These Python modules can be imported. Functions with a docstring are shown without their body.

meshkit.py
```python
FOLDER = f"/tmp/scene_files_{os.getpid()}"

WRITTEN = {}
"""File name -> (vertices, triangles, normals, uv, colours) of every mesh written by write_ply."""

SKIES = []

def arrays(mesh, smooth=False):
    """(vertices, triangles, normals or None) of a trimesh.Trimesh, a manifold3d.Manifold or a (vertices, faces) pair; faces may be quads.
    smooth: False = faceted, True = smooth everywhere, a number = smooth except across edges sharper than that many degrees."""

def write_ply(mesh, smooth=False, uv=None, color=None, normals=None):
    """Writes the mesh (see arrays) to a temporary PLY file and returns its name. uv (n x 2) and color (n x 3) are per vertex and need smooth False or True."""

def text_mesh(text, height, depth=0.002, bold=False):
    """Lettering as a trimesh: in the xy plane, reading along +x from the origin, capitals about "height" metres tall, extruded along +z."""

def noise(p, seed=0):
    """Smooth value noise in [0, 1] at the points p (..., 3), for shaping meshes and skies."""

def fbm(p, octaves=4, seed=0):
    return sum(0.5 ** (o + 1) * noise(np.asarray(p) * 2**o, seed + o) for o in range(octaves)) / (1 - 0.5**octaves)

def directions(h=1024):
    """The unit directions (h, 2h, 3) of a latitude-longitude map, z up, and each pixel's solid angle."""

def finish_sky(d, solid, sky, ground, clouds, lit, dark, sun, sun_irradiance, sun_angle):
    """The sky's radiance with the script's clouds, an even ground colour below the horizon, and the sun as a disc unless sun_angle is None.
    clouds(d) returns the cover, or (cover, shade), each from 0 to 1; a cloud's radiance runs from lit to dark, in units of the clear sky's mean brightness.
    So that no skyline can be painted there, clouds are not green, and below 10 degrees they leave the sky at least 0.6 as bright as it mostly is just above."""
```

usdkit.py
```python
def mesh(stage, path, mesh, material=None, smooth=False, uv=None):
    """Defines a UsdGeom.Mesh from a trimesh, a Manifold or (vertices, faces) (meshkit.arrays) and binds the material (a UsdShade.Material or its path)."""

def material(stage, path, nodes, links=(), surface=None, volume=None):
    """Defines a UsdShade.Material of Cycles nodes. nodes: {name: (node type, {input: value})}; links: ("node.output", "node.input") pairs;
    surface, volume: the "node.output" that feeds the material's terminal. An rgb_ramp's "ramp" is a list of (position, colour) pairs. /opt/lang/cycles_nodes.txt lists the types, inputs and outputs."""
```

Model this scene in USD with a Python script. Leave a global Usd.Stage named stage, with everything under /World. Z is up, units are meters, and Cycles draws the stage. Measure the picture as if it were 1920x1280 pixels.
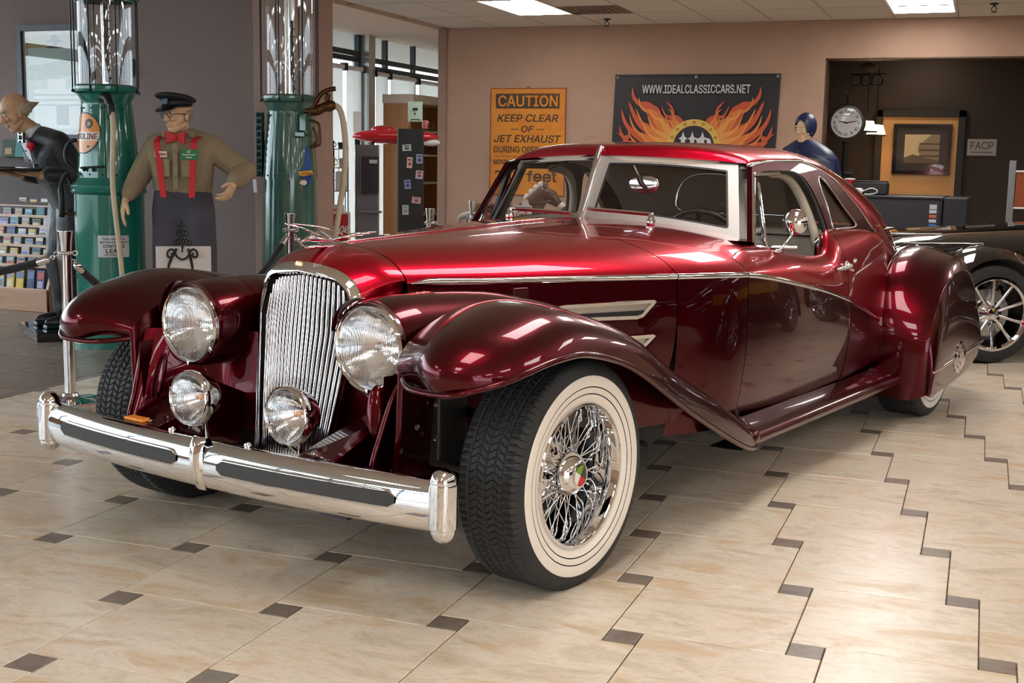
import math, random
import numpy as np, trimesh, shapely
import manifold3d as m3
from shapely.geometry import Polygon, Point, LineString, box as sbox
from shapely import affinity
from shapely.ops import unary_union
from scipy.interpolate import PchipInterpolator, CubicSpline
from pxr import Usd, UsdGeom, UsdLux, UsdShade, Gf, Sdf, Vt
import usdkit, meshkit
rnd = random.Random(7)
pi = math.pi
stage = Usd.Stage.CreateInMemory()
UsdGeom.SetStageUpAxis(stage, 'Z'); UsdGeom.SetStageMetersPerUnit(stage, 1.0)
UsdGeom.Xform.Define(stage, '/World'); UsdGeom.Scope.Define(stage, '/World/Looks')

# ------------------------------------------------------------------ camera
# world: +X runs right along the back wall, +Y towards it, floor z = 0, camera 1.22 m above the origin
CAM_H, CAM_F, PITCH, ROLL, YAW = 1.2221, 2348.9, 0.1436, -0.0171, 0.3564
def rotz(a): c, s = math.cos(a), math.sin(a); return np.array([[c, -s, 0], [s, c, 0], [0, 0, 1.0]])
sp, cp_, sr, cr = math.sin(PITCH), math.cos(PITCH), math.sin(ROLL), math.cos(ROLL)
RZ = rotz(YAW)
right = RZ @ np.array([cr, -sr * sp, -sr * cp_]); up = RZ @ np.array([sr, cr * sp, cr * cp_]); fwd = RZ @ np.array([0, cp_, -sp])
cam = UsdGeom.Camera.Define(stage, '/World/camera')
cm = np.eye(4); cm[0, :3], cm[1, :3], cm[2, :3], cm[3, :3] = right, up, -fwd, (0, 0, CAM_H)
cam.AddTransformOp().Set(Gf.Matrix4d(cm.tolist()))
cam.CreateHorizontalApertureAttr(36.0); cam.CreateVerticalApertureAttr(24.0); cam.CreateFocalLengthAttr(36.0 * CAM_F / 1920)
cam.CreateClippingRangeAttr((0.05, 500.0))
cam.CreateExposureAttr(0.25)

# ------------------------------------------------------------------ sky: bright hazy daylight outside the showroom windows
dome = UsdLux.DomeLight.Define(stage, '/World/sky'); dome.CreateIntensityAttr(1.6); dome.CreateColorAttr(Gf.Vec3f(0.86, 0.93, 1.0))
PANEL_L = 12.0       # radiance of the ceiling light panels
HALL = (-7.25, 9.0, -4.5, 13.475, 2.70)   # x0 x1 y0 y1 ceiling height

# ------------------------------------------------------------------ helpers
used = {}
def uname(parent, name):
    k = f'{parent}/{name}'; n = used.get(k, 0); used[k] = n + 1
    return k if n == 0 else f'{k}_{n:03d}'
def pathof(p): return '/World' if p is None else (p if isinstance(p, str) else str(p.GetPath()))
def tag(prim, label=None, cat=None, group=None, kind=None):
    for k, v in (('label', label), ('category', cat), ('group', group), ('kind', kind)):
        if v: prim.SetCustomDataByKey(k, v)
    return prim
def thing(name, label=None, cat=None, loc=(0, 0, 0), rz=0, group=None, kind=None, scale=None):
    x = UsdGeom.Xform.Define(stage, uname('/World', name)); x.AddTranslateOp().Set(Gf.Vec3d(*map(float, loc)))
    if rz: x.AddRotateZOp().Set(float(rz))
    if scale: x.AddScaleOp().Set(Gf.Vec3f(*scale))
    return tag(x.GetPrim(), label, cat, group, kind)
def part(parent, name, mesh, mat, smooth=False, label=None, kind=None, uv=None):
    if isinstance(mesh, list): mesh = cat_(mesh)
    m = usdkit.mesh(stage, uname(pathof(parent), name), mesh, mat, smooth=smooth, uv=uv).GetPrim()
    return tag(m, label, None, None, kind)
def solo(name, mesh, mat, label, cat, group=None, kind=None, smooth=False):
    return tag(part(None, name, mesh, mat, smooth), label, cat, group, kind)
def struct(name, mesh, mat, smooth=False): return tag(part(None, name, mesh, mat, smooth), kind='structure')
def dup(src, loc, rz=0, label=None, group=None, scale=None, name=None):
    was = src.GetCustomData()
    t = thing(name or src.GetName().rstrip('0123456789').rstrip('_'), label or was.get('label'), was.get('category'), loc, rz, group or was.get('group'), scale=scale)
    t.GetReferences().AddInternalReference(src.GetPath()); t.SetInstanceable(True)
    return t

def TM(v, f): return trimesh.Trimesh(np.asarray(v, float), np.asarray(f), process=False)
def cat_(ms): return trimesh.util.concatenate([TM(*meshkit.arrays(m)[:2]) if not isinstance(m, trimesh.Trimesh) else m for m in ms])
def bx(x0, y0, z0, x1, y1, z1):
    m = trimesh.creation.box([abs(x1 - x0), abs(y1 - y0), abs(z1 - z0)]); m.apply_translation([(x0 + x1) / 2, (y0 + y1) / 2, (z0 + z1) / 2]); return m
def rbox(x0, y0, z0, x1, y1, z1, r=0.01, seg=6):
    lo, hi = np.minimum((x0, y0, z0), (x1, y1, z1)), np.maximum((x0, y0, z0), (x1, y1, z1))
    r = min(r, *((hi - lo) / 2.01)); s = m3.Manifold.sphere(r, seg * 2)
    return TM(*meshkit.arrays(m3.Manifold.batch_hull([s.translate([float(a), float(b), float(c)]) for a in (lo[0] + r, hi[0] - r) for b in (lo[1] + r, hi[1] - r) for c in (lo[2] + r, hi[2] - r)]))[:2])
def cbox(x0, y0, z0, x1, y1, z1, c=0.003):
    """box with chamfered edges"""
    lo, hi = np.minimum((x0, y0, z0), (x1, y1, z1)), np.maximum((x0, y0, z0), (x1, y1, z1)); c = min(c, *((hi - lo) / 2.01))
    P = []
    for k in range(3):
        a, b = lo + c, hi - c; a[k] -= c; b[k] += c
        P += [(x, y, z) for x in (a[0], b[0]) for y in (a[1], b[1]) for z in (a[2], b[2])]
    return trimesh.convex.convex_hull(np.array(P))
def mv(m, t=(0, 0, 0), rz=0, rx=0, ry=0, s=None):
    m = cat_(m) if isinstance(m, list) else m.copy()
    if s is not None: m.apply_scale(s)
    for a, ax in ((rx, [1, 0, 0]), (ry, [0, 1, 0]), (rz, [0, 0, 1])):
        if a: m.apply_transform(trimesh.transformations.rotation_matrix(math.radians(a), ax))
    m.apply_translation(t); return m
def mirror(m, ax=1):
    m = cat_(m) if isinstance(m, list) else m; v = m.vertices.copy(); v[:, ax] *= -1; return TM(v, m.faces[:, ::-1])
def grid(P, closed_u=False, closed_v=False, flip=False):
    P = np.asarray(P, float); m, n = P.shape[:2]; F = []
    i = np.arange(m if closed_u else m - 1); j = np.arange(n if closed_v else n - 1)
    I, J = np.meshgrid(i, j, indexing='ij'); I2, J2 = (I + 1) % m, (J + 1) % n
    q = np.stack([I * n + J, I2 * n + J, I2 * n + J2, I * n + J2], -1).reshape(-1, 4)
    F = np.vstack([q[:, [0, 1, 2]], q[:, [0, 2, 3]]])
    return TM(P.reshape(-1, 3), F[:, ::-1] if flip else F)
def spl(pts, n, closed=False, kind='pchip'):
    """smooth curve through points, n samples"""
    p = np.asarray(pts, float)
    if closed: p = np.vstack([p, p[:1]])
    d = np.r_[0, np.cumsum(np.maximum(np.linalg.norm(np.diff(p, axis=0), axis=1), 1e-9) ** (0.5 if kind == 'cr' else 1))]
    t = np.linspace(0, d[-1], n)
    if len(p) == 2: return p[0] + (p[1] - p[0]) * (t / d[-1])[:, None]
    if closed: return CubicSpline(d, p, bc_type='periodic')(t)
    return (PchipInterpolator(d, p) if kind == 'pchip' else CubicSpline(d, p, bc_type='natural'))(t)
def tube(path, r, sides=10, caps=True, closed=False):
    p = np.asarray(path, float); n = len(p); r = np.broadcast_to(np.asarray(r, float), (n,))
    t = np.gradient(p, axis=0) if not closed else np.roll(p, -1, 0) - np.roll(p, 1, 0)
    t /= np.linalg.norm(t, axis=1, keepdims=True) + 1e-12
    a = np.cross(t[0], [0, 0, 1.0]); a = np.cross(t[0], [1.0, 0, 0]) if np.linalg.norm(a) < .1 else a; a /= np.linalg.norm(a)
    A = []
    for k in range(n):
        a = a - t[k] * (a @ t[k]); a /= np.linalg.norm(a) + 1e-12; A.append(a)
    A = np.array(A); B = np.cross(t, A); ang = np.arange(sides) * 2 * pi / sides
    P = p[:, None] + r[:, None, None] * (np.cos(ang)[None, :, None] * A[:, None] + np.sin(ang)[None, :, None] * B[:, None])
    m = grid(P, closed_u=closed, closed_v=True)
    if caps and not closed:
        v = np.vstack([m.vertices, p[0], p[-1]]); k = len(m.vertices); f = [m.faces]
        j = np.arange(sides); j2 = (j + 1) % sides
        f += [np.stack([np.full(sides, k), j, j2], 1), np.stack([np.full(sides, k + 1), (n - 1) * sides + j2, (n - 1) * sides + j], 1)]
        m = TM(v, np.vstack(f))
    return m
def rod(a, b, r, sides=10, r2=None): return tube([a, b], [r, r if r2 is None else r2], sides)
def lathe(prof, seg=32, axis='z'):
    """prof: (radius, height) pairs"""
    p = np.asarray(prof, float); ang = np.arange(seg) * 2 * pi / seg
    P = np.stack([np.stack([r * np.cos(ang), r * np.sin(ang), np.full(seg, z)], -1) for r, z in p])
    m = grid(P, closed_v=True, flip=False); v = m.vertices
    if axis == 'x': v = v[:, [2, 0, 1]]
    if axis == 'y': v = v[:, [1, 2, 0]]
    return TM(v, m.faces[:, ::-1] if False else m.faces)
def ball(c, r, sub=2, s=(1, 1, 1)):
    m = trimesh.creation.icosphere(sub, r); m.apply_scale(s); m.apply_translation(c); return m
def ext(poly, h, z=0.0):
    gs = [g for g in getattr(poly, 'geoms', [poly]) if g.area > 1e-9]
    m = trimesh.util.concatenate([trimesh.creation.extrude_polygon(g, h, engine='earcut') for g in gs]); m.apply_translation([0, 0, z]); return m
def frame_to(m, o, ux, uy):
    """takes a mesh made in xy (+z out) to origin o with x along ux and y along uy"""
    ux, uy = np.asarray(ux, float), np.asarray(uy, float); uz = np.cross(ux, uy); v = m.vertices
    return TM(np.asarray(o) + v[:, :1] * ux + v[:, 1:2] * uy + v[:, 2:3] * uz, m.faces)
def text(s, h, depth=0.002, bold=True, shear=0.0, w=None, center=False):
    m = meshkit.text_mesh(s, h, depth, bold); v = m.vertices.copy()
    if w: v[:, 0] = (v[:, 0] - v[:, 0].min()) * w / np.ptp(v[:, 0])
    v[:, 0] += shear * v[:, 1]
    if center: v[:, 0] -= (v[:, 0].min() + v[:, 0].max()) / 2
    return TM(v, m.faces)
def hull_chain(joints, bones, edge=0.018, smooth=10):
    """joints {name: ((x,y,z), r)}; bones pairs/triples of names -> one continuous smoothed mesh"""
    ms = []
    for b in bones:
        ms.append(m3.Manifold.batch_hull([m3.Manifold.sphere(float(joints[k][1]), 20).translate([float(q) for q in joints[k][0]]) for k in b]))
    man = m3.Manifold.batch_boolean(ms, m3.OpType.Add).refine_to_length(edge)
    m = TM(*meshkit.arrays(man)[:2]); m = trimesh.Trimesh(m.vertices, m.faces, process=True)
    if smooth: trimesh.smoothing.filter_taubin(m, iterations=smooth)
    return m
def soup(mans, edge=0.01, smooth=6):
    man = m3.Manifold.batch_boolean(mans, m3.OpType.Add).refine_to_length(edge)
    m = trimesh.Trimesh(*meshkit.arrays(man)[:2], process=True)
    if smooth: trimesh.smoothing.filter_taubin(m, iterations=smooth)
    return m
def sph(c, r, s=None, seg=20):
    q = m3.Manifold.sphere(float(r), seg)
    if s is not None: q = q.scale([float(a) for a in s])
    return q.translate([float(a) for a in c])

# ------------------------------------------------------------------ materials
L = '/World/Looks/'
def pm(name, color, rough=0.5, metal=0.0, **kw):
    p = {'base_color': color, 'roughness': rough, 'metallic': metal, **kw}
    return usdkit.material(stage, L + name, {'p': ('principled_bsdf', p)}, surface='p.BSDF')
def nm(name, c1, c2, scale=8, rough=0.5, metal=0.0, bump=0.0, bscale=None, detail=4, stretch=(1, 1, 1), lo=0.35, hi=0.65, var=0.0, bdist=0.01, obj=False, **kw):
    """two-tone noise colour with optional bump and per-object variation"""
    nodes = {'g': ('geometry', {}) if not obj else ('texture_coordinate', {}), 'm': ('mapping', {'scale': stretch}), 'n': ('noise_texture', {'scale': scale, 'detail': detail, 'roughness': 0.6}),
             'r': ('rgb_ramp', {'ramp': [(0, c1), (lo, c1), (hi, c2), (1, c2)]}), 'p': ('principled_bsdf', {'roughness': rough, 'metallic': metal, **kw})}
    src = 'g.object' if obj else 'g.position'
    links = [(src, 'm.vector'), ('m.vector', 'n.vector'), ('n.fac', 'r.fac')]
    if var:
        nodes['oi'] = ('object_info', {}); nodes['mr'] = ('map_range', {'from_min': 0.0, 'from_max': 1.0, 'to_min': 1 - var, 'to_max': 1 + var}); nodes['h'] = ('hsv', {'hue': 0.5, 'saturation': 1.0, 'fac': 1.0})
        links += [('oi.random', 'mr.value'), ('mr.result', 'h.value'), ('r.color', 'h.color'), ('h.color', 'p.base_color')]
    else: links += [('r.color', 'p.base_color')]
    if bump:
        nodes['n2'] = ('noise_texture', {'scale': bscale or scale * 6, 'detail': 3}); nodes['b'] = ('bump', {'strength': bump, 'distance': bdist})
        links += [('m.vector', 'n2.vector'), ('n2.fac', 'b.height'), ('b.normal', 'p.normal')]
    return usdkit.material(stage, L + name, nodes, links, surface='p.BSDF')
def glass(name, tint=(1, 1, 1), refl=0.9, f0=0.03, rough=0.0):
    return usdkit.material(stage, L + name, {'f': ('layer_weight', {'blend': 0.5}), 'pw': ('math', {'math_type': 'power', 'value2': 4.5}), 'ma': ('math', {'math_type': 'multiply_add', 'value2': 0.7, 'value3': f0}), 't': ('transparent_bsdf', {'color': tint}), 'g': ('glossy_bsdf', {'color': (refl, refl, refl), 'roughness': rough}), 'm': ('mix_closure', {})},
                           [('f.facing', 'pw.value1'), ('pw.value', 'ma.value1'), ('ma.value', 'm.fac'), ('t.BSDF', 'm.closure1'), ('g.BSDF', 'm.closure2')], surface='m.closure')
def emit(name, color, strength): return usdkit.material(stage, L + name, {'e': ('emission', {'color': color, 'strength': strength})}, surface='e.emission')
def srgb(r, g, b): return tuple(((c / 255) / 12.92 if c / 255 <= .04045 else ((c / 255 + .055) / 1.055) ** 2.4) for c in (r, g, b))
M = {}
M['chrome'] = pm('chrome', (0.72, 0.72, 0.73), 0.03, 1.0)
M['stainless'] = pm('stainless', (0.66, 0.64, 0.62), 0.22, 1.0)
M['satin'] = pm('satin_metal', (0.40, 0.37, 0.345), 0.45, 1.0)
M['black'] = pm('black_plastic', (0.012, 0.012, 0.013), 0.4)
M['blackgloss'] = pm('black_gloss', (0.008, 0.008, 0.009), 0.08, coat_weight=0.5)
M['velvet'] = pm('black_velvet', (0.006, 0.006, 0.007), 0.9, sheen_weight=0.2)
M['darkmetal'] = pm('dark_metal', (0.03, 0.03, 0.03), 0.45, 0.7)
M['white'] = pm('white_paint', (0.75, 0.74, 0.72), 0.5)
M['paper'] = pm('paper', (0.78, 0.77, 0.73), 0.7)
M['glass'] = glass('clear_glass')
M['window'] = glass('window_glass', (0.93, 0.96, 0.97))
M['ink'] = pm('black_ink', (0.015, 0.014, 0.014), 0.6)
M['redink'] = pm('red_ink', srgb(176, 30, 34), 0.5)
def paint(name, base, metal, rough, flake):
    return usdkit.material(stage, L + name, {'g': ('geometry', {}), 'v': ('voronoi_texture', {'scale': 2600.0}), 'mx': ('mix_color', {'a': base, 'b': flake}), 'mr': ('map_range', {'from_min': 0.55, 'from_max': 1.0, 'to_min': 0.0, 'to_max': 1.0, 'clamp': True}),
        'sc': ('separate_color', {}), 'p': ('principled_bsdf', {'metallic': metal, 'roughness': rough, 'coat_weight': 1.0, 'coat_roughness': 0.012, 'coat_ior': 1.34, 'specular_ior_level': 0.0})},
        [('g.position', 'v.vector'), ('v.color', 'sc.color'), ('sc.r', 'mr.value'), ('mr.result', 'mx.fac'), ('mx.result', 'p.base_color')], surface='p.BSDF')
M['red'] = paint('ruby_red_paint', (0.42, 0.0008, 0.014), 0.92, 0.30, (0.70, 0.005, 0.035))
M['maroon'] = paint('dark_maroon_paint', (0.060, 0.0005, 0.0035), 0.92, 0.27, (0.12, 0.0015, 0.008))

# ------------------------------------------------------------------ the setting: floor
TS, TB = 0.457, 0.0889         # tile module and inset module
FOX, FOY = -3.319 * TS, 8.4436 * TS
_o = RZ @ np.array([FOX, FOY, 0.0])
def lat(i, j, du=0.0, dv=0.0):
    n = i + j; return np.array([_o[0] + n * TS + j * TB + du, _o[1] + n * TB - j * TS + dv])
def slab(x0, y0, x1, y1, g=0.0016, c=0.0018, d=0.012):
    x0, y0, x1, y1 = x0 + g, y0 + g, x1 - g, y1 - g
    P = [(x0 + c, y0 + c, 0), (x1 - c, y0 + c, 0), (x1 - c, y1 - c, 0), (x0 + c, y1 - c, 0), (x0, y0, -c), (x1, y0, -c), (x1, y1, -c), (x0, y1, -c), (x0, y0, -d), (x1, y0, -d), (x1, y1, -d), (x0, y1, -d)]
    F = [(0, 1, 2, 3)] + [(4 + k, 4 + (k + 1) % 4, (k + 1) % 4, k) for k in range(4)] + [(8 + k, 8 + (k + 1) % 4, 4 + (k + 1) % 4, 4 + k) for k in range(4)]
    F = np.array(F); return TM(P, np.vstack([F[:, [0, 1, 2]], F[:, [0, 2, 3]]]))
def tile_mat(name, cols, rough, var):
    return usdkit.material(stage, L + name, {
        'g': ('geometry', {}), 'oi': ('object_info', {}), 'cx': ('combine_xyz', {}), 'mm': ('math', {'math_type': 'multiply', 'value2': 37.0}), 'va': ('vector_math', {'math_type': 'add'}), 'mp': ('mapping', {'scale': (1.0, 2.2, 1.0)}),
        'n1': ('noise_texture', {'scale': 3.2, 'detail': 9, 'roughness': 0.68, 'distortion': 0.6}), 'n2': ('noise_texture', {'scale': 26, 'detail': 6, 'roughness': 0.75, 'distortion': 1.2}),
        'r1': ('rgb_ramp', {'ramp': cols}), 'r2': ('rgb_ramp', {'ramp': [(0, (0.62, 0.55, 0.48)), (0.36, (0.8, 0.76, 0.7)), (0.47, (1, 1, 1)), (1, (1, 1, 1))]}), 'mu': ('mix_color', {'blend_type': 'multiply', 'fac': 0.8}),
        'mr': ('map_range', {'to_min': 1 - var, 'to_max': 1 + var}), 'h': ('hsv', {}), 'b': ('bump', {'strength': 0.12, 'distance': 0.004}),
        'rr': ('map_range', {'from_min': 0.3, 'from_max': 0.7, 'to_min': rough * 0.8, 'to_max': rough * 1.35}), 'p': ('principled_bsdf', {'specular_ior_level': 0.5})},
        [('oi.random', 'mm.value1'), ('mm.value', 'cx.x'), ('mm.value', 'cx.y'), ('g.position', 'va.vector1'), ('cx.vector', 'va.vector2'), ('va.vector', 'mp.vector'), ('mp.vector', 'n1.vector'), ('mp.vector', 'n2.vector'),
         ('n1.fac', 'r1.fac'), ('n2.fac', 'r2.fac'), ('r1.color', 'mu.a'), ('r2.color', 'mu.b'), ('oi.random', 'mr.value'), ('mu.result', 'h.color'), ('mr.result', 'h.value'), ('h.color', 'p.base_color'),
         ('n2.fac', 'b.height'), ('b.normal', 'p.normal'), ('n1.fac', 'rr.value'), ('rr.result', 'p.roughness')], surface='p.BSDF')
BEIGE = tile_mat('travertine_tile', [(0.2, srgb(188, 166, 138)), (0.4, srgb(206, 190, 168)), (0.5, srgb(218, 204, 185)), (0.62, srgb(200, 174, 142)), (0.8, srgb(222, 210, 194))], 0.27, 0.04)
SLATE_I = tile_mat('inset_slate', [(0.3, srgb(104, 90, 80)), (0.5, srgb(128, 112, 100)), (0.7, srgb(112, 104, 98))], 0.32, 0.14)
SLATE = usdkit.material(stage, L + 'grey_slate_floor', {'g': ('geometry', {}), 'oi': ('object_info', {}), 'mp': ('mapping', {'scale': (1.0, 2.6, 1.0), 'rotation': (0, 0, 0.25)}), 'n1': ('noise_texture', {'scale': 3.4, 'detail': 7, 'roughness': 0.62, 'distortion': 0.8}),
        'r1': ('rgb_ramp', {'ramp': [(0.25, srgb(92, 80, 72)), (0.45, srgb(140, 122, 108)), (0.55, srgb(120, 108, 100)), (0.75, srgb(156, 136, 118))]}), 'mr': ('map_range', {'to_min': 0.9, 'to_max': 1.1}), 'h': ('hsv', {}), 'b': ('bump', {'strength': 0.7, 'distance': 0.02}), 'p': ('principled_bsdf', {'roughness': 0.3})},
        [('g.position', 'mp.vector'), ('mp.vector', 'n1.vector'), ('n1.fac', 'r1.fac'), ('oi.random', 'mr.value'), ('r1.color', 'h.color'), ('mr.result', 'h.value'), ('h.color', 'p.base_color'), ('n1.fac', 'b.height'), ('b.normal', 'p.normal')], surface='p.BSDF')
GROUT = pm('grout', srgb(92, 74, 60), 0.85)
floor = thing('floor', kind='structure')
part(floor, 'grout_bed', bx(-9.05, -4.6, -0.12, 9.05, 20.5, -0.006), GROUT)
XB = -4.53            # border line between beige tiles and grey slate
big, small = [], []
for i in range(-60, 90):
    for j in range(-60, 60):
        L0 = lat(i, j)
        ins = sbox(L0[0], L0[1], L0[0] + TB, L0[1] + TB)
        til = sbox(L0[0] + TB, L0[1] + TB - TS, L0[0] + TB + TS, L0[1] + TB)     # the tile to the right of an inset, below it
        for poly, lst in ((til, big), (ins, small)):
            x0, y0, x1, y1 = poly.bounds
            if x1 <= XB or x0 > 8.9 or y0 < -4.5 or y1 > 20.4: continue
            x0 = max(x0, XB)
            if x1 - x0 < 0.02: continue
            cx_, cy_ = (x0 + x1) / 2, (y0 + y1) / 2
            v = np.array([cx_, cy_, -CAM_H]); z = v @ fwd
            seen = z > 1.2 and abs(v @ right / z) < 0.47 and abs(v @ up / z) < 0.33
            lst.append((0 if seen else 1, math.hypot(cx_, cy_), (x0, y0, x1, y1)))
for lst, nm_, mt in ((big, 'tile', BEIGE), (small, 'inset_tile', SLATE_I)):
    lst.sort()
    for k, (_, _, b) in enumerate(lst[:290]): part(floor, nm_, slab(*b), mt)
    part(floor, nm_, [slab(*b) for _, _, b in lst[290:]], mt, kind='stuff')
SL = []
for a in range(-10, 0):
    for b in range(0, 54):
        x1 = XB - 0.062 - (-1 - a) * 0.457; y0 = -4.5 + b * 0.457
        if x1 - 0.457 < -9.1 or (x1 < -7.3 and y0 > 8.3): continue
        SL.append((math.hypot(x1, y0 + .2) if y0 > 1 else 99, (x1 - 0.457, y0, x1, y0 + 0.457)))
SL.sort()
for _, b in SL[:60]: part(floor, 'slate_tile', slab(*b, g=0.002), SLATE)
part(floor, 'slate_tile', [slab(*b, g=0.002) for _, b in SL[60:]], SLATE, kind='stuff')
for k in range(24):
    y = -4.5 + k * 0.92
    part(floor, 'border_strip', slab(XB - 0.062, y, XB, y + 0.92, g=0.001), SLATE_I)

# ------------------------------------------------------------------ ceiling
CH = 2.70
CT = nm('acoustic_tile', srgb(206, 198, 186), srgb(218, 210, 198), 60, 0.9, bump=0.35, bscale=260, bdist=0.003, var=0.02)
CG = pm('ceiling_grid', srgb(186, 178, 166), 0.6)
DIFF = emit('light_diffuser', (1.0, 0.975, 0.945), PANEL_L)
CX0, CY0 = -4.62, 11.22          # corner of one light panel (2 ft columns, 4 ft rows)
U, V = 0.6096, 1.2192
ceil = thing('ceiling', kind='structure')
part(ceil, 'ceiling_slab', bx(-9.1, -4.6, CH + 0.05, 9.1, 21.0, CH + 0.12), CG)
lights, tiles = [], []
for a in range(-8, 23):
    for b in range(-18, 2):
        x0, y0 = CX0 + a * U, CY0 + b * V
        x1, y1 = x0 + U, y0 + V
        if y0 >= HALL[3] - .05 or x1 > 8.95 or y0 < -4.4 or (a < -2 and y0 > 8.2): continue
        y1 = min(y1, HALL[3])
        if a % 6 == 0 and b % 2 == 0 and b >= -16 and (a > 0 or (a == 0 and b in (0, -10, -12))): lights.append((x0, y0, x1, y1)); continue
        if (a, b) == (1, 0): tiles.append((0, -y0, (x0, y0 + U, x1, y1))) if False else None; vent_at = (x0, y0 + U, x1, y1); y1 = y0 + U
        if (a, b) == (6, 1): lights.append((x0, y0, x1, y0 + U)); y0 += U
        tiles.append((0 if (y0 > 6 and x0 < 3) else 1, -y0, (x0, y0, x1, y1)))
tiles.sort()
def ctile(x0, y0, x1, y1, z=CH, g=0.006):
    m = slab(x0, y0, x1, y1, g=g, c=0.004, d=0.02); v = m.vertices.copy(); v[:, 2] = z - v[:, 2]; return TM(v, m.faces[:, ::-1])
for _, _, b in tiles[:120]: part(ceil, 'ceiling_tile', ctile(*b), CT)
part(ceil, 'ceiling_tile', [ctile(*b) for _, _, b in tiles[120:]], CT, kind='stuff')
part(ceil, 'grid_bars', [bx(CX0 + a * U - .006, -4.5, CH - .001, CX0 + a * U + .006, HALL[3], CH + .03) for a in range(-2, 23)] + [bx(-5.95, CY0 + b * V - .006, CH - .0015, 9, CY0 + b * V + .006, CH + .03) for b in range(-12, 2)], CG)
def panel_light(n, x0, y0, x1, y1):
    t = thing('ceiling_light', n, 'ceiling light', ((x0 + x1) / 2, (y0 + y1) / 2, CH), group='fluorescent panels in the showroom ceiling' if 'showroom ceiling' in n else None)
    w, d = (x1 - x0) / 2, (y1 - y0) / 2
    part(t, 'frame', [bx(-w, -d, -.004, w, -d + .025, .02), bx(-w, d - .025, -.004, w, d, .02), bx(-w, -d + .025, -.004, -w + .025, d - .025, .02), bx(w - .025, -d + .025, -.004, w, d - .025, .02)], M['white'])
    part(t, 'diffuser', bx(-w + .025, -d + .025, .004, w - .025, d - .025, .02), DIFF)
for k, b in enumerate(lights):
    lab = 'long fluorescent ceiling panel nearest above the orange caution sign' if abs(b[0] - CX0) < .1 and abs(b[1] - CY0) < .1 else ('short square fluorescent ceiling panel close to the back wall' if b[3] - b[1] < .7 else 'white rectangular fluorescent panel in the showroom ceiling overhead')
    panel_light(lab, *b)
def vent(label, x0, y0, x1, y1):
    t = thing('ceiling_vent', label, 'vent', ((x0 + x1) / 2, (y0 + y1) / 2, CH)); w, d = (x1 - x0) / 2, (y1 - y0) / 2
    vm = nm('dusty_vent', srgb(128, 112, 96), srgb(150, 134, 116), 30, .7) if not stage.GetPrimAtPath(L + 'dusty_vent') else L + 'dusty_vent'
    part(t, 'backing', bx(-w, -d, .0, w, d, .02), vm)
    for k in range(4):
        a = 1 - k * .22; b = a - .07
        ring = sbox(-w * a, -d * a, w * a, d * a).difference(sbox(-w * b, -d * b, w * b, d * b)); part(t, 'louver_ring', ext(ring, .006 + .003 * k, -.008 - .003 * k), vm)
vent('square brown ceiling air vent beside the long light panel', *vent_at)
vent('square brown ceiling air vent above the window corner', -6.95, 10.9, -6.34, 11.51)
def sprinkler(label, x, y):
    t = thing('sprinkler', label, 'sprinkler', (x, y, CH)); part(t, 'escutcheon', lathe([(0, 0), (.04, 0), (.036, -.012), (.012, -.014), (.012, -.03), (0, -.03)], 20), M['darkmetal'])
    part(t, 'frame_arms', [tube(spl([(s * .01, 0, -.03), (s * .022, 0, -.05), (s * .006, 0, -.075)], 8), .004, 6) for s in (-1, 1)], M['darkmetal']); part(t, 'deflector', lathe([(0, -.075), (.026, -.077), (.026, -.081), (0, -.082)], 16), M['darkmetal'])
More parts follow.
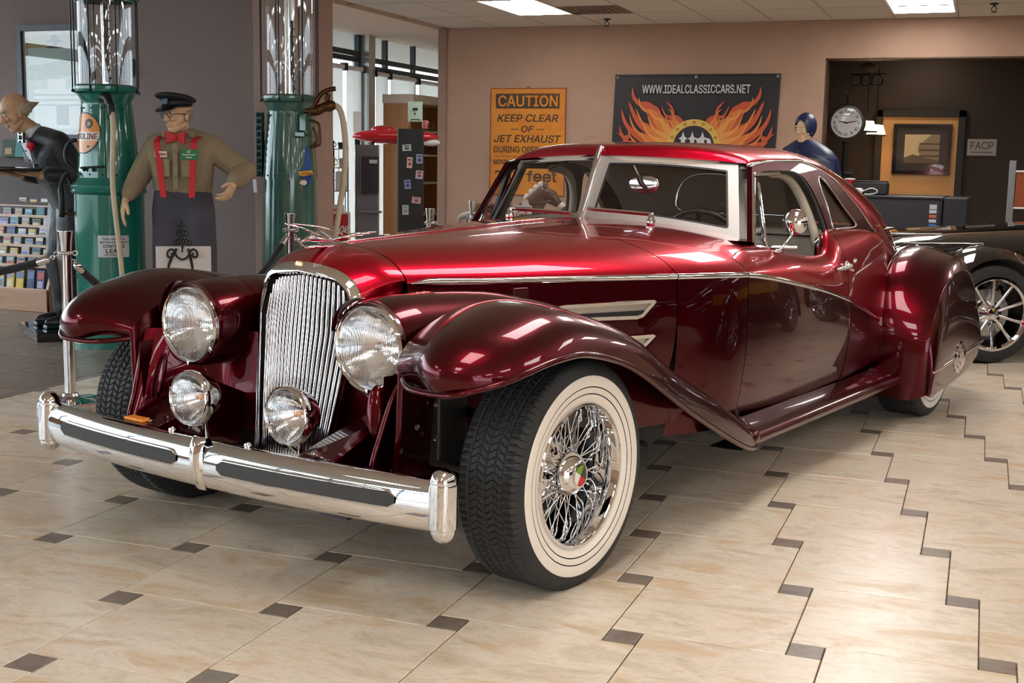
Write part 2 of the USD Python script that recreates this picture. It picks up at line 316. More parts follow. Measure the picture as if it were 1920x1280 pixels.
sprinkler('small brass fire sprinkler below the ceiling left of the banner', -3.81, 12.91)
sprinkler('small fire sprinkler on the ceiling at the far right corner', -0.03, 12.43)
sprinkler('small fire sprinkler on the pale ceiling near the shop windows', -6.05, 10.6)

# ------------------------------------------------------------------ walls
def wallmat(name, c1, c2, rough=0.8):
    return nm(name, c1, c2, 2.0, rough, bump=0.55, bscale=120, bdist=0.006)
TAN = wallmat('tan_textured_wall', srgb(172, 138, 116), srgb(178, 143, 121))
MAUVE = wallmat('mauve_textured_wall', srgb(128, 113, 108), srgb(134, 118, 112))
PINKT = wallmat('column_wall', srgb(164, 136, 124), srgb(170, 142, 129))
DARKW = wallmat('dark_brown_wall', srgb(48, 37, 33), srgb(53, 41, 36))
WOODD = nm('dark_wood_panel', srgb(58, 37, 22), srgb(84, 55, 33), 3, 0.5, stretch=(6, 6, .5))
LCEIL = pm('smooth_ceiling', srgb(226, 204, 184), 0.8)
YB = HALL[3]
struct('wall_back', [bx(-5.955, YB, 0, -1.62, YB + .22, CH), bx(-1.62, YB, 2.315, 9.1, YB + .22, CH), bx(4.4, YB, 0, 9.1, YB + .22, 2.315)], TAN)
struct('trim_1', [bx(-5.975, YB - .015, 0, -5.875, YB + .24, CH)], nm('wall_end_trim', srgb(150, 120, 104), srgb(158, 127, 110), 3, .7))
struct('wall_left', [bx(-9.0, 8.25, 0, -5.06, 8.45, CH)], MAUVE)
struct('wall_column', [bx(-5.06, 8.08, 0, -4.545, 8.335, CH)], PINKT)
struct('wall_right', bx(9.0, -4.5, 0, 9.15, YB, CH), DARKW)
# rear room beyond the opening
struct('wall_rear_room', [bx(-2.1, 15.6, 0, 4.6, 15.75, 2.6), bx(4.4, YB + .22, 0, 4.55, 15.6, 2.6)], DARKW)
struct('wall_rear_side', [bx(-2.2, YB + .22, 0, -2.05, 15.6, 2.6)], WOODD)
struct('trim_2', [bx(-1.62, YB + .001, 0, -1.60, YB + .221, 2.315), bx(-1.62, YB + .001, 2.30, 4.4, YB + .221, 2.315)], WOODD)
struct('ceiling_rear_room', bx(-2.2, YB + .22, 2.55, 4.6, 15.75, 2.7), pm('black_ceiling', (.008, .007, .007), .8))
struct('ceiling_window_bay', [bx(-7.3, 8.45, CH - .004, -5.985, 20.5, CH + .03), bx(-5.99, 8.45, CH - .02, -5.95, YB, CH + .03)], LCEIL)
struct('baseboard_back', bx(-5.87, YB - .015, 0, -1.62, YB, .1), pm('baseboard_brown', srgb(84, 62, 50), .5))

# ------------------------------------------------------------------ storefront glazing: left side (x = -7.25), far bay and behind the camera
ALU = pm('dark_window_frame', srgb(52, 58, 62), 0.4, 0.6); ALUL = pm('light_window_frame', srgb(176, 176, 172), 0.35, 0.5)
SHADE = usdkit.material(stage, L + 'roller_shade_cloth', {'d': ('diffuse_bsdf', {'color': (.82, .80, .76)}), 't': ('translucent_bsdf', {'color': (.85, .84, .80)}), 'x': ('transparent_bsdf', {'color': (1, 1, 1)}), 'm': ('mix_closure', {'fac': 0.62}), 'm2': ('mix_closure', {'fac': 0.12})},
                        [('d.BSDF', 'm.closure1'), ('t.BSDF', 'm.closure2'), ('m.closure', 'm2.closure1'), ('x.BSDF', 'm2.closure2')], surface='m2.closure')
nwin = [0]
def storefront(x0, y0, x1, y1, posts, sill, head, transom, frame, thick=.06, pane_mat=None):
    """a run of glazing between two floor points: posts at fractions, glass panes between, one transom bar"""
    nwin[0] += 1
    w = thing(f'window_{nwin[0]}', kind='structure')
    a, b = np.array([x0, y0, 0.]), np.array([x1, y1, 0.]); ln = np.linalg.norm(b - a); u = (b - a) / ln; n = np.array([-u[1], u[0], 0])
    def seg(s0, s1, z0, z1, t=thick): return frame_to(bx(s0, z0, -t / 2, s1, z1, t / 2), a, u, (0, 0, 1))
    for s in posts: part(w, 'mullion', seg(s - .03, s + .03, sill, CH, thick), frame)
    for z in (sill + .03, head, transom): part(w, 'rail', seg(0, ln, z - .03, z + .03, thick * .95), frame)
    for s, s2 in zip(posts[:-1], posts[1:]):
        for z0, z1 in ((sill + .06, head - .03), (transom + .03, CH)):
            if z1 - z0 > .05: part(w, 'pane', seg(s + .03, s2 - .03, z0, z1, .008), pane_mat or M['window'])
    return w
# far bay storefront seen between the column and the wall end
storefront(-7.25, 8.5, -7.25, 13.95, [0, 1.1, 2.2, 3.3, 4.4, 5.42], .05, 2.40, 2.47, ALU)
storefront(-7.25, 14.2, -7.25, 20.4, [.02, .46, 1.30, 2.24, 3.2, 4.2, 5.2, 6.15], .05, 2.32, 2.42, ALU)
struct('wall_pier', [bx(-7.35, 13.97, 0, -7.12, 14.03, CH), bx(-7.34, 14.1, 1.5, -7.18, 14.26, CH)], ALUL)
struct('wall_end', bx(-7.3, 20.4, 0, -5.9, 20.5, CH), LCEIL)
struct('wall_bay_side', bx(-6.0, YB + .24, 0, -5.9, 20.4, CH), LCEIL)
struct('wall_pier_low', bx(-7.33, 14.1, 0, -7.19, 14.26, 1.5), TAN)
# the camera side of the hall: windows along the left and behind
storefront(-9.0, -4.4, -9.0, 8.2, [0, 1.8, 3.6, 5.4, 7.2, 9.0, 10.8, 12.6], .45, 2.2, 2.26, ALU)
struct('wall_left_low', bx(-9.08, -4.4, 0, -8.95, 8.25, .45), TAN)
storefront(9.0, -4.5, 2.6, -4.5, [0.0, 1.6, 3.2, 4.8, 6.4], .05, 2.3, 2.36, ALU)
storefront(-5.4, -4.5, -9.0, -4.5, [0.0, 1.2, 2.4, 3.6], .05, 2.3, 2.36, ALU)
struct('wall_front', [bx(-5.4, -4.6, 0, 2.6, -4.45, CH)], TAN)
# roller shades, hung inside the far bay
def shade(label, y0, y1, z0, z1):
    t = thing('roller_shade', label, 'window shade', (-7.19, (y0 + y1) / 2, 0)); w = (y1 - y0) / 2
    part(t, 'cloth', bx(-.002, -w, z0, .002, w, z1), SHADE); part(t, 'roller', rod((0, -w - .02, z1), (0, w + .02, z1), .028, 12), M['white']); part(t, 'hem_bar', rbox(-.01, -w, z0 - .02, .01, w, z0 + .01, .008), ALUL)
    for s in (-1, 1): part(t, 'bracket', rbox(-.04, s * (w + .03) - .015, z1 - .04, .035, s * (w + .03) + .015, z1 + .05, .005), M['black'])
shade('narrow white roller shade left of the dark window post', 12.85, 13.42, .15, 2.28)
shade('white roller shade right beside the dark window post', 13.52, 13.9, .15, 2.28)
shade('slim white roller shade just right of the pale pier', 14.30, 14.62, .15, 2.26)
shade('wide white roller shade above the bookcase end panel', 14.72, 15.44, .15, 2.25)
shade('wide white roller shade nearest the wall end', 15.58, 16.4, .15, 2.24)
shade('white roller shade hidden farthest along the window bay', 16.5, 17.3, .15, 2.24)
# outdoors: pavement, a pale building and trees
asph = nm('outdoor_paving', srgb(120, 120, 116), srgb(140, 139, 134), .8, .9)
struct('ground_outside', bx(-60, -60, -.2, 60, 60, -.13), asph)

# ------------------------------------------------------------------ the maroon coupe (local frame: x forward, y to its left, z up)
CAR_AT, CAR_RZ = (-1.937, 3.4227, 0.0), -104.6
car = thing('car', 'two-tone ruby and maroon vintage coupe with whitewall tyres and tall chrome grille', 'car', CAR_AT, CAR_RZ)
def K(pts):
    p = np.array(sorted(pts), float); f = PchipInterpolator(p[:, 0], p[:, 1:]); lo, hi = p[0, 0], p[-1, 0]
    return lambda x: f(np.clip(x, lo, hi))
zcen = K([(.05, .925), (-.03, .938), (-.13, .946), (-.56, .964), (-1.21, .986), (-1.56, .992), (-1.9, .99)])       # hood centre line
yb = K([(.05, .20), (-.13, .262), (-.5, .43), (-1.08, .685), (-1.25, .758), (-1.42, .802), (-1.9, .826), (-2.4, .82), (-2.9, .79), (-3.3, .745), (-3.8, .68), (-4.3, .55), (-4.7, .40)])
zb = K([(.05, .842), (-.13, .84), (-1.08, .828), (-1.42, .820), (-1.6, .80), (-1.84, .762), (-2.1, .718), (-2.31, .677), (-2.7, .58), (-2.94, .514), (-3.3, .45), (-4.7, .36)])   # belt moulding
top = K([(-1.40, .742, .874), (-1.45, .737, .880), (-1.55, .724, .901), (-1.8, .735, .895), (-2.05, .748, .862), (-2.2, .754, .846), (-2.30, .754, .847), (-2.345, .748, .862), (-2.40, .728, .912), (-2.44, .712, .937), (-2.47, .705, .943), (-2.6, .70, .94), (-2.9, .695, .931), (-3.1, .69, .915), (-3.4, .66, .86), (-3.8, .58, .76), (-4.3, .46, .58), (-4.7, .33, .42)])
def hoodz(x, y):
    f = np.clip(np.abs(y) / yb(x)[..., 0], 0, 1); a, b = zcen(x)[..., 0], zb(x)[..., 0]
    return b + (a - b) * (1 - f ** 2.5) ** 0.65 + .006 * np.exp(-(y / .03) ** 2)
def hood_grid(x0, x1, nx, fmax=None, mirrored=True, n=26):
    xs = np.linspace(x0, x1, nx); P = []
    for x in xs:
        fm = 1.0 if fmax is None else fmax(x) / yb(x)[0]
        f = fm * (1 - (1 - np.linspace(0, 1, n)) ** 2) if fm > .99 else np.linspace(0, fm, n)
        y = f * yb(x)[0]; X = np.full(n, x); z = hoodz(X, y)
        if fmax is not None: z = z + (top(x)[1] + .003 - z[-1]) * (f / fm) ** 5 * min(1, max(0, (-1.435 - x) / .10))
        row = np.stack([X, y, z], 1)
        P.append(np.vstack([row[::-1] * [1, -1, 1], row[1:]]))
    return np.array(P)
def both(name, mesh, mat, smooth=40, **kw):
    return part(car, name, mesh, mat, smooth, **kw), part(car, name, mirror(mesh), mat, smooth, **kw)

part(car, 'hood', grid(hood_grid(-.137, -1.093, 40)), M['red'], True)
part(car, 'cowl', [grid(hood_grid(-1.097, -1.439, 14)), grid(hood_grid(-1.439, -1.82, 14, lambda x: top(x)[0] - .003))], M['red'], True)
part(car, 'hood_hinge', tube(np.array([(x, 0, zcen(x)[0] + .0085) for x in np.linspace(-.16, -1.30, 20)]), .004, 8), M['chrome'], True)
# side skins below the belt moulding
def low(x0, x1, nx, zbot):
    P = []
    for x in np.linspace(x0, x1, nx):
        s = np.linspace(0, 1, 16); z0 = zb(x)[0]; zz = z0 + (zbot(x) - z0) * s
        P.append(np.stack([np.full(16, x), yb(x)[0] + .014 * np.sin(pi * s) - .035 * s ** 2 * (1 if x < -1.0 else 0.2), zz], 1))
    return grid(P)
both('hood_side', low(-.137, -1.093, 24, lambda x: .42), M['maroon'])
both('cowl_side', low(-1.097, -1.438, 12, lambda x: .25), M['maroon'])
dL = low(-1.443, -2.468, 24, lambda x: .255); door_prims = both('door', dL, M['maroon'])
def up_skin(x0, x1, nx):
    P = []
    for x in np.linspace(x0, x1, nx):
        yt, zt = top(x); y0, z0 = yb(x)[0], zb(x)[0]; q = np.linspace(0, 1, 18) ** 2; y = y0 + (yt - y0) * q; g_ = lambda f: (1 - np.clip(f, 0, 1) ** 2.5) ** .65
        w_ = np.clip((-1.443 - x) / .5, 0, 1) * .7; zz = z0 + (zt - z0) * ((1 - w_) * g_(y / y0) / g_(yt / y0) + w_ * np.sqrt(1 - (1 - q) ** 2))
        row = np.stack([np.full(18, x), y, zz], 1)
        P.append(np.vstack([row, [(x, yt - .012, zt + .002), (x, yt - .024, zt - .008), (x, yt - .03, zt - .05)]]))
    return grid(P)
for prim, m in zip(door_prims, (up_skin(-1.443, -2.468, 40), mirror(up_skin(-1.443, -2.468, 40)))): part(prim, 'upper_skin', m, M['red'], 50)
both('quarter_panel', up_skin(-2.473, -4.7, 50), M['red'])
both('quarter_lower', low(-2.473, -4.7, 40, lambda x: .24 if x > -3 else .3), M['maroon'])
# belt moulding in chrome
def belt(x0, x1, n, r=.011):
    P = []
    for i, x in enumerate(np.linspace(x0, x1, n)):
        w = min(1, (i + .4) / 2.5) * (1.6 - .6 * min(1, i / (n * .25))) if x0 > -.5 else 1
        a = np.linspace(-pi / 2, pi / 2, 7); y, z = yb(x)[0], zb(x)[0]
        P.append(np.stack([np.full(7, x), y - .004 + .011 * np.cos(a), z + r * w * np.sin(a)], 1))
    return grid(P)
both('belt_moulding', [belt(-.145, -1.093, 30), belt(-1.097, -1.438, 10), belt(-1.443, -2.468, 26), belt(-2.473, -2.98, 14)], M['chrome'])

# roof shell with its front header
drip = K([(-1.87, .578, 1.218), (-2.04, .588, 1.232), (-2.376, .595, 1.237), (-2.56, .600, 1.208), (-2.72, .616, 1.163), (-2.97, .657, 1.025), (-3.11, .69, .915), (-3.4, .66, .86), (-3.8, .58, .76), (-4.3, .46, .58), (-4.7, .33, .42)])
rcen = K([(-1.70, 1.290), (-1.8, 1.298), (-2.1, 1.312), (-2.6, 1.314), (-3.0, 1.280), (-3.5, 1.165), (-4.0, 1.0), (-4.4, .83), (-4.75, .62)])
WS = dict(c0=np.array([-1.56, 0, .992]), b=np.array([-1.755, .620, .918]), c1=np.array([-1.715, 0, 1.253]), t=np.array([-1.905, .530, 1.226]))
def roof(off=0.0, x1=-4.7, nu=60, nf=34):
    f = np.linspace(-1, 1, 2 * nf - 1); f = np.sign(f) * (1 - (1 - np.abs(f)) ** 1.6); P = []
    for u in np.r_[np.linspace(0, .022, 8), np.linspace(.028, 1, nu)]:
        xf = -1.70 - .20 * np.abs(f) ** 1.15; x = xf + (x1 - xf) * u
        yd, zd = drip(x).T; zc = rcen(x)[:, 0]; z = zd + (zc - zd) * (1 - np.abs(f) ** 3.0) ** .6
        zf = 1.250 - .026 * f ** 2; r = math.sqrt(1 - (1 - min(u / .022, 1)) ** 2)
        P.append(np.stack([x - .004 * (1 - r), f * (yd - off), zf + (z - zf) * r - off], 1))
    return grid(P)
part(car, 'roof', roof(), M['red'], 60)
LEATHER = nm('beige_leather', srgb(178, 166, 148), srgb(188, 176, 158), 14, .55, bump=.15, bscale=300, bdist=.002)
HEADL = pm('headliner_cloth', srgb(186, 174, 158), .9)
part(car, 'headliner', roof(.022, -4.2), HEADL, True)
def inset(m, d=.03):
    v = m.vertices.copy(); v[:, 1] *= 1 - d / .7; v[:, 2] -= .012; return TM(v, m.faces)
both('quarter_trim', inset(up_skin(-2.55, -4.2, 30)), LEATHER)
# side window frames: flat panel with two openings, leaning inwards
def yg(z): return .60 + (1.215 - z) * .3
outer = [(-1.69, .885), (-1.87, 1.213)] + [(x, drip(x)[1]) for x in np.linspace(-1.90, -3.11, 24)] + [(-3.05, .905), (-2.47, .905), (-2.46, .87), (-1.7, .87)]
hole1 = spl([(-1.715, .86), (-1.735, .91), (-1.885, 1.165), (-1.915, 1.188), (-2.06, 1.199), (-2.25, 1.198), (-2.36, 1.178), (-2.43, 1.13), (-2.49, 1.03), (-2.515, .93), (-2.515, .86)], 60)
hole2 = spl([(-2.585, .945), (-2.575, 1.03), (-2.545, 1.13), (-2.55, 1.168), (-2.60, 1.160), (-2.70, 1.095), (-2.80, 1.015), (-2.875, .955), (-2.86, .945), (-2.75, .942), (-2.62, .940)], 60, closed=True, kind='cr')
pan = Polygon(outer).buffer(0).difference(Polygon(hole1)).difference(Polygon(hole2))
def lean(m):
    v = m.vertices; return TM(np.stack([v[:, 0], yg(v[:, 1]) + v[:, 2], v[:, 1]], 1), m.faces[:, ::-1])
both('window_frame', lean(ext(pan, .022, -.016)), M['maroon'], 30)
both('drip_rail', tube(np.array([(x, drip(x)[0] + .004, drip(x)[1]) for x in np.linspace(-1.88, -3.12, 50)]), .0065, 8), M['chrome'], True)
both('quarter_glass', lean(ext(Polygon(hole2).buffer(-.001), .004, -.012)), M['glass'])
both('quarter_glass_trim', tube(np.array([(x, yg(z) + .006, z) for x, z in hole2]), .005, 6, closed=True), M['chrome'], True)
hl = [p for p in hole1 if p[1] > .875]
both('door_seal', tube(np.array([(x + .012, yg(z) - .006, z - .004) for x, z in hl]), .011, 8), M['black'], True)
both('pillar_trim', tube(np.array([(x + .03, yg(z) - .045, z - .012) for x, z in hl if x < -2.2]), .02, 8), LEATHER, True)
# windscreen, split in two flat panes
def wpane(sgn):
    c0, b, c1, t = (WS[k] * [1, sgn, 1] for k in ('c0', 'b', 'c1', 't'))
    ux = (b - c0) / np.linalg.norm(b - c0); n = np.cross(ux, c1 - c0); n /= np.linalg.norm(n); uy = np.cross(n, ux)
    to2 = lambda p: ((p - c0) @ ux, (p - c0) @ uy)
    q = [np.array(to2(p)) for p in (c0, b, t, c1)]
    bot = [q[0] + (q[1] - q[0]) * s + [0, .012 * math.sin(pi * s)] for s in np.linspace(0, 1, 12)]; tp = [q[2] + (q[3] - q[2]) * s + [0, .012 * math.sin(pi * s)] for s in np.linspace(0, 1, 12)]
    full = Polygon(bot + tp).buffer(0)
    return full, lambda m: frame_to(m, c0, ux, uy) if sgn > 0 else frame_to(m, c0, ux, uy)
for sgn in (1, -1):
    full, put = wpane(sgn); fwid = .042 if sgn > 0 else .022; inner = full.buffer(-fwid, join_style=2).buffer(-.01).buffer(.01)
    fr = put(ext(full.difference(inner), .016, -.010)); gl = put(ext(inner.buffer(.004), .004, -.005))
    w = part(car, 'windscreen_frame', fr, M['satin'] if sgn > 0 else M['chrome'], 30); part(w, 'pane', gl, M['glass'])  # one frame metal, toned per side after what each half mirrors
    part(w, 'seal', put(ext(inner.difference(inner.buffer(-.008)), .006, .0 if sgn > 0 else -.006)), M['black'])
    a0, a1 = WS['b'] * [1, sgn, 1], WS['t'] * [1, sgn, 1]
    part(w, 'pillar', trimesh.convex.convex_hull(np.array([a0 + [.006, 0, 0], a0 + [-.055, .012 * sgn, 0], a0 + [-.055, -.03 * sgn, 0], a0 + [0, -.04 * sgn, 0], a1 + [.006, 0, 0], a1 + [-.03, .022 * sgn, 0], a1 + [-.03, -.02 * sgn, 0], a1 + [0, -.03 * sgn, 0]])), M['satin'] if sgn > 0 else M['blackgloss'], 30)  # right pillar coloured black in place of its dark reflection
c0, c1 = WS['c0'] + [.012, 0, -.004], WS['c1'] + [.012, 0, .035]
part(car, 'windscreen_post', [tube(np.array([c0 + (c1 - c0) * s for s in (0, .3, .6, .9, 1)]), [.014, .013, .012, .014, .006], 10), ball(c1 - [.004, 0, .012], .013, 2, (1, 1, 1.0))], M['chrome'], 40)
# vent windows, swung a little open
for sgn in (1, -1):
    P0, P1, P2, P3 = [np.array(p) for p in ((-1.715, .70, .905), (-1.87, .612, 1.183), (-2.02, .66, 1.186), (-1.95, .775, .895))]
    pts = [p * [1, sgn, 1] for p in (P0, P1, P2, P3)]
    v = part(car, 'vent_window', [tube([pts[0], pts[1]], .010, 8), tube([pts[1], pts[2]], .007, 8), tube([pts[0], pts[3]], .008, 8)], M['chrome'], 40)
    q = np.array(pts); part(v, 'pane', trimesh.convex.convex_hull(np.vstack([q, q + [0, .004, 0]])), M['glass'])
    part(v, 'divider_bar', tube([(-1.86, .642 * sgn, 1.15), (-1.80, .715 * sgn, .90)], .006, 8), M['chrome'], 40)
    part(v, 'channel', tube([(-1.90, .605 * sgn, 1.18), (-1.86, .69 * sgn, .88)], .014, 4), M['darkmetal'])
# front fenders
FO = [(.30, .86, .640), (.215, .925, .668), (.10, .945, .692), (0, .95, .70), (-.11, .95, .692), (-.32, .95, .636), (-.53, .95, .537), (-.75, .945, .427), (-1.04, .935, .298), (-1.24, .925, .222), (-1.36, .905, .205)]
FC = [(.335, .75, .620), (.347, .76, .70), (.27, .76, .768), (.12, .76, .813), (-.05, .76, .830), (-.28, .765, .784), (-.50, .79, .708), (-.73, .82, .580), (-1.02, .865, .44), (-1.24, .885, .315), (-1.37, .885, .268)]
FI = [(.25, .575, .632), (.235, .55, .69), (.14, .54, .745), (.02, .54, .785), (-.10, .54, .80), (-.30, .54, .775), (-.52, .56, .71), (-.74, .60, .60), (-1.02, .68, .48), (-1.25, .74, .36), (-1.40, .78, .30)]
def sweep3(I, C, O, n=90, m=30, push=.30, ym=.72):
    n0 = len(O); a = np.linspace(0, n0 - 1, n); f = lambda Q: CubicSpline(np.arange(n0), np.array(Q, float))(a) if n0 > 3 else Q
    I, C, O = f(I), f(C), f(O); P = []
    for i, c, o in zip(I, C, O):
        N = np.array([c[0] + (o[0] - c[0]) * .5, c[1] + (o[1] - c[1]) * ym, c[2] + (o[2] - c[2]) * push])
        Q = np.array([i + (c - i) * .5 + [0, 0, .06 * abs(c[2] - i[2])], i, c])
        P.append(spl([i, i + (c - i) * .5 + np.array([0, 0, .012]), c, N, o], m, kind='cr'))
    return np.array(P), I, C, O
GP, fi, fc, fo = sweep3(FI, FC, FO)
fend = grid(GP)
lip = np.vstack([spl([FI[0], (.315, .65, .621), FC[0], (.335, .815, .626), FO[0]], 14, kind='cr')[:-1], fo])
fp = both('front_fender', fend, M['maroon'], 60)
for prim, mm in zip(fp, (lip, lip * [1, -1, 1])): part(prim, 'rolled_edge', tube(mm, .0095, 8), M['maroon'], True)
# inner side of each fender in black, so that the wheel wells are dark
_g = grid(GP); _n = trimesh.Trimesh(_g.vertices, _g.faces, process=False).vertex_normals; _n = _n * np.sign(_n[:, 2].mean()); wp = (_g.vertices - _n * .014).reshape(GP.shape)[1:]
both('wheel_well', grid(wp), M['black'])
both('inner_fender', grid(np.stack([fi, (fi + fi * [1, 1, 0] + [0, -.015, .30]) / 2, fi * [1, 1, 0] + [0, -.03, .30]], 1)), M['maroon'])
# headlight pods, torpedoes running back between hood and fender
def pod():
    st = [(.165, .38, .687, .128, .128), (.14, .38, .687, .137, .136), (.05, .382, .688, .142, .142), (-.10, .395, .688, .142, .138), (-.30, .42, .686, .138, .130), (-.55, .46, .665, .118, .108), (-.80, .50, .63, .06, .06)]
    s = np.array(st); a = np.linspace(0, len(st) - 1, 40); q = PchipInterpolator(np.arange(len(st)), s)(a); ang = np.linspace(0, 2 * pi, 49)[:-1]
    return grid([np.stack([np.full(48, x), y + ry * np.cos(ang), z + rz_ * np.sin(ang)], 1) for x, y, z, ry, rz_ in q], closed_v=True)
HLAT = np.array([.167, .38, .687])
pods = both('headlight_pod', pod(), M['maroon'], 60)
visor = grid([[(.165 + .030 * k * max(0, math.sin(a)) ** .7, .38 + (.139 + .006 * k) * math.cos(a), .687 + (.139 + .006 * k) * math.sin(a)) for a in np.linspace(.25, pi - .25, 30)] for k in np.linspace(0, 1, 5)])
for prim, mm in zip(pods, (visor, mirror(visor))): part(prim, 'visor', mm, M['maroon'], True)
REFL = pm('reflector_silver', (.86, .86, .87), .06, 1.0)
LENS = usdkit.material(stage, L + 'fluted_lens', {'tc': ('texture_coordinate', {}), 'mp': ('mapping', {'scale': (1, 1, .35)}), 'w': ('wave_texture', {'bands_direction': 'y', 'scale': 60.0, 'distortion': 0.0}), 'b': ('bump', {'strength': .35, 'distance': .004}), 'f': ('layer_weight', {'blend': .5}), 'ma': ('math', {'math_type': 'multiply_add', 'value2': .6, 'value3': .06}),
    'r': ('refraction_bsdf', {'color': (.97, .98, .99), 'roughness': .02, 'IOR': 1.12}), 'g': ('glossy_bsdf', {'color': (1, 1, 1), 'roughness': .03}), 'm': ('mix_closure', {})},
    [('tc.object', 'mp.vector'), ('mp.vector', 'w.vector'), ('w.fac', 'b.height'), ('b.normal', 'r.normal'), ('b.normal', 'g.normal'), ('f.facing', 'ma.value1'), ('ma.value', 'm.fac'), ('r.BSDF', 'm.closure1'), ('g.BSDF', 'm.closure2')], surface='m.closure')
AMBER = pm('amber_plastic', (.9, .30, .03), .2, emission_color=(.9, .3, .03), emission_strength=.0)
def lamp(at, R, depth, parent_name, body_mat, bulb, bracket=None):
    def T(m): return mv(m, at)
    body = lathe([(R * .10, -depth), (R * .45, -depth * .93), (R * .78, -depth * .65), (R * .98, -depth * .2), (R * 1.03, 0)], 40, 'x')
    b = part(car, parent_name, T(body), body_mat, 60)
    part(b, 'bezel', T(lathe([(R * 1.035, -.018), (R * 1.07, -.008), (R * 1.06, .008), (R * .99, .014), (R * .93, .008), (R * .92, 0)], 48, 'x')), M['chrome'], 50)
    part(b, 'reflector', T(lathe([(.004, -depth * .78)] + [(R * .93 * s, -depth * .78 * (1 - s * s)) for s in np.linspace(.08, 1, 12)], 40, 'x')), REFL, True)
    part(b, 'lens', T(lathe([(R * .925, .004), (R * .92, .009), (R * .75, .019), (R * .5, .026), (R * .25, .030), (.0005, .031)], 40, 'x')), LENS, True)
    part(b, 'bulb', T(cat_([ball((-depth * .34, 0, 0), R * .13, 2, (1, 1, 1)), rod((-depth * .75, 0, 0), (-depth * .34, 0, 0), R * .08)])), bulb)
    part(b, 'bezel_screw', T(mv(lathe([(0, 0), (.008, 0), (.007, .006), (0, .007)], 10, 'x'), (.010, 0, -R * 1.02))), M['chrome'])
    return b
for s in (1, -1):
    lamp(HLAT * [1, s, 1], .122, .11, 'headlight', M['chrome'], M['chrome'])
    part(car, 'headlight_collar', mv(grid([np.stack([np.full(48, x), (r + .002 * (k % 2)) * np.cos(np.linspace(0, 2 * pi, 49)[:-1]), (r + .002 * (k % 2)) * np.sin(np.linspace(0, 2 * pi, 49)[:-1])], 1) for k, (x, r) in enumerate([(-.10 + .012 * q, .1395) for q in range(9)])], closed_v=True), (.0, .383 * s, .688)), M['maroon'], True)
    fl = np.array([.32, .207 * s, .489]); lamp(fl, .082, .10, 'fog_lamp', M['chrome'], AMBER)
    part(car, 'fog_lamp_bracket', [rod(fl + [-.05, 0, -.07], fl + [-.06, 0, -.16], .011), rod(fl + [.0, 0, -.082], fl + [-.03, 0, -.105], .006)], M['chrome'], 40)
# radiator shell and grille
def gout(n=60, inset=0.0):
    """half outline of the grille opening in the front view: (y, z) from bottom to the crown"""
    return spl([(.150 - inset, .30), (.172 - inset, .46), (.196 - inset, .66), (.207 - inset, .78), (.200 - inset, .825), (.165 - inset * .8, .866 - inset * .5), (.10, .893 - inset), (.0, .905 - inset)], n, kind='cr')
def gx(y, z): return .050 + (.905 - z) * .13 - 1.15 * np.asarray(y) ** 2          # prow-shaped front plane
def gpt(y, z, dx=0.0): return np.stack([gx(y, z) + dx, y, z], -1)
g0, g1 = gout(), gout(inset=.026)
hb = 34                                                             # index where the broad crown band begins
def full_out(g): return np.vstack([g * [-1, 1], g[::-1][1:]])
def ribbon(ga, gb, da, db, mid):
    A, B = full_out(ga), full_out(gb); mm = (A + B) / 2
    return grid(np.stack([gpt(A[:, 0], A[:, 1], da), gpt(A[:, 0] * .3 + mm[:, 0] * .7, A[:, 1] * .3 + mm[:, 1] * .7, mid), gpt(mm[:, 0] * .5 + B[:, 0] * .5, mm[:, 1] * .5 + B[:, 1] * .5, mid), gpt(B[:, 0], B[:, 1], db), gpt(B[:, 0], B[:, 1], db - .05)], 1))
taper = np.clip((g0[:, 1] - .70) / .14, 0.25, 1)[:, None]
gin = g0 + (g1 - g0) * taper * 1.5
part(car, 'grille_surround', ribbon(g0, gin, -.004, -.004, .014), M['chrome'], 50)
gr = UsdGeom.Xform.Define(stage, uname(pathof(car), 'grille')).GetPrim()
part(gr, 'backing', grid([[gpt(np.array(y * k), np.array(z), -.05) for k in np.linspace(-1, 1, 9)] for y, z in gin]), M['black'])
BARM = pm('grille_bar_chrome', (.60, .59, .58), .07, 1.0)
def ztop(y): return np.interp(abs(y), gin[25:, 0][::-1], gin[25:, 1][::-1])
def ylim(z): return np.interp(z, gin[:40, 1], gin[:40, 0])
for k in range(-10, 11):
    fr_ = k / 10.7
    zt = ztop(fr_ * .19); zs = np.linspace(.30, zt - .004, 8); ys = np.array([fr_ * (ylim(min(z, .79)) - .004) for z in zs])
    pth = np.array([gpt(np.array(y), np.array(z), -.014) for y, z in zip(ys, zs)])
    part(gr, 'bar', tube(pth, .0060, 8), BARM, True)
# bright red shell behind the chrome surround
def shell():
    P = []
    g = full_out(g0); tail = np.array([(-.133, y, hoodz(np.array(-.133), np.array(abs(y)))) for y in np.r_[0]])
    n = len(g); S = []
    for y, z in g:
        S.append((y, z))
    for s in np.linspace(0, 1, 10):
        row = []
        for y, z in g:
            if z > .80:   # upper arch blends into the hood section
                f = abs(y) / .207; y2 = math.copysign(min(f, 1) * yb(-.133)[0], y); z2 = float(hoodz(np.array(-.133), np.array(y2)))
            else: y2 = math.copysign(.25 - (.80 - z) * .12, y); z2 = z - .0 + (.04 if z > .7 else 0) * (z - .7) / .1
            a = gpt(np.array(y), np.array(z), -.006); b = np.array([-.133, y2, max(z2, z)])
            bulge = .012 * math.sin(pi * s); q = a + (b - a) * s; q[2] += bulge * (1 if z > .8 else 0); q[1] += math.copysign(bulge, y) * min(1, abs(y) / .15)
            row.append(q)
        P.append(row)
    return grid(P)
_s = shell(); _z = _s.triangles_center[:, 2]
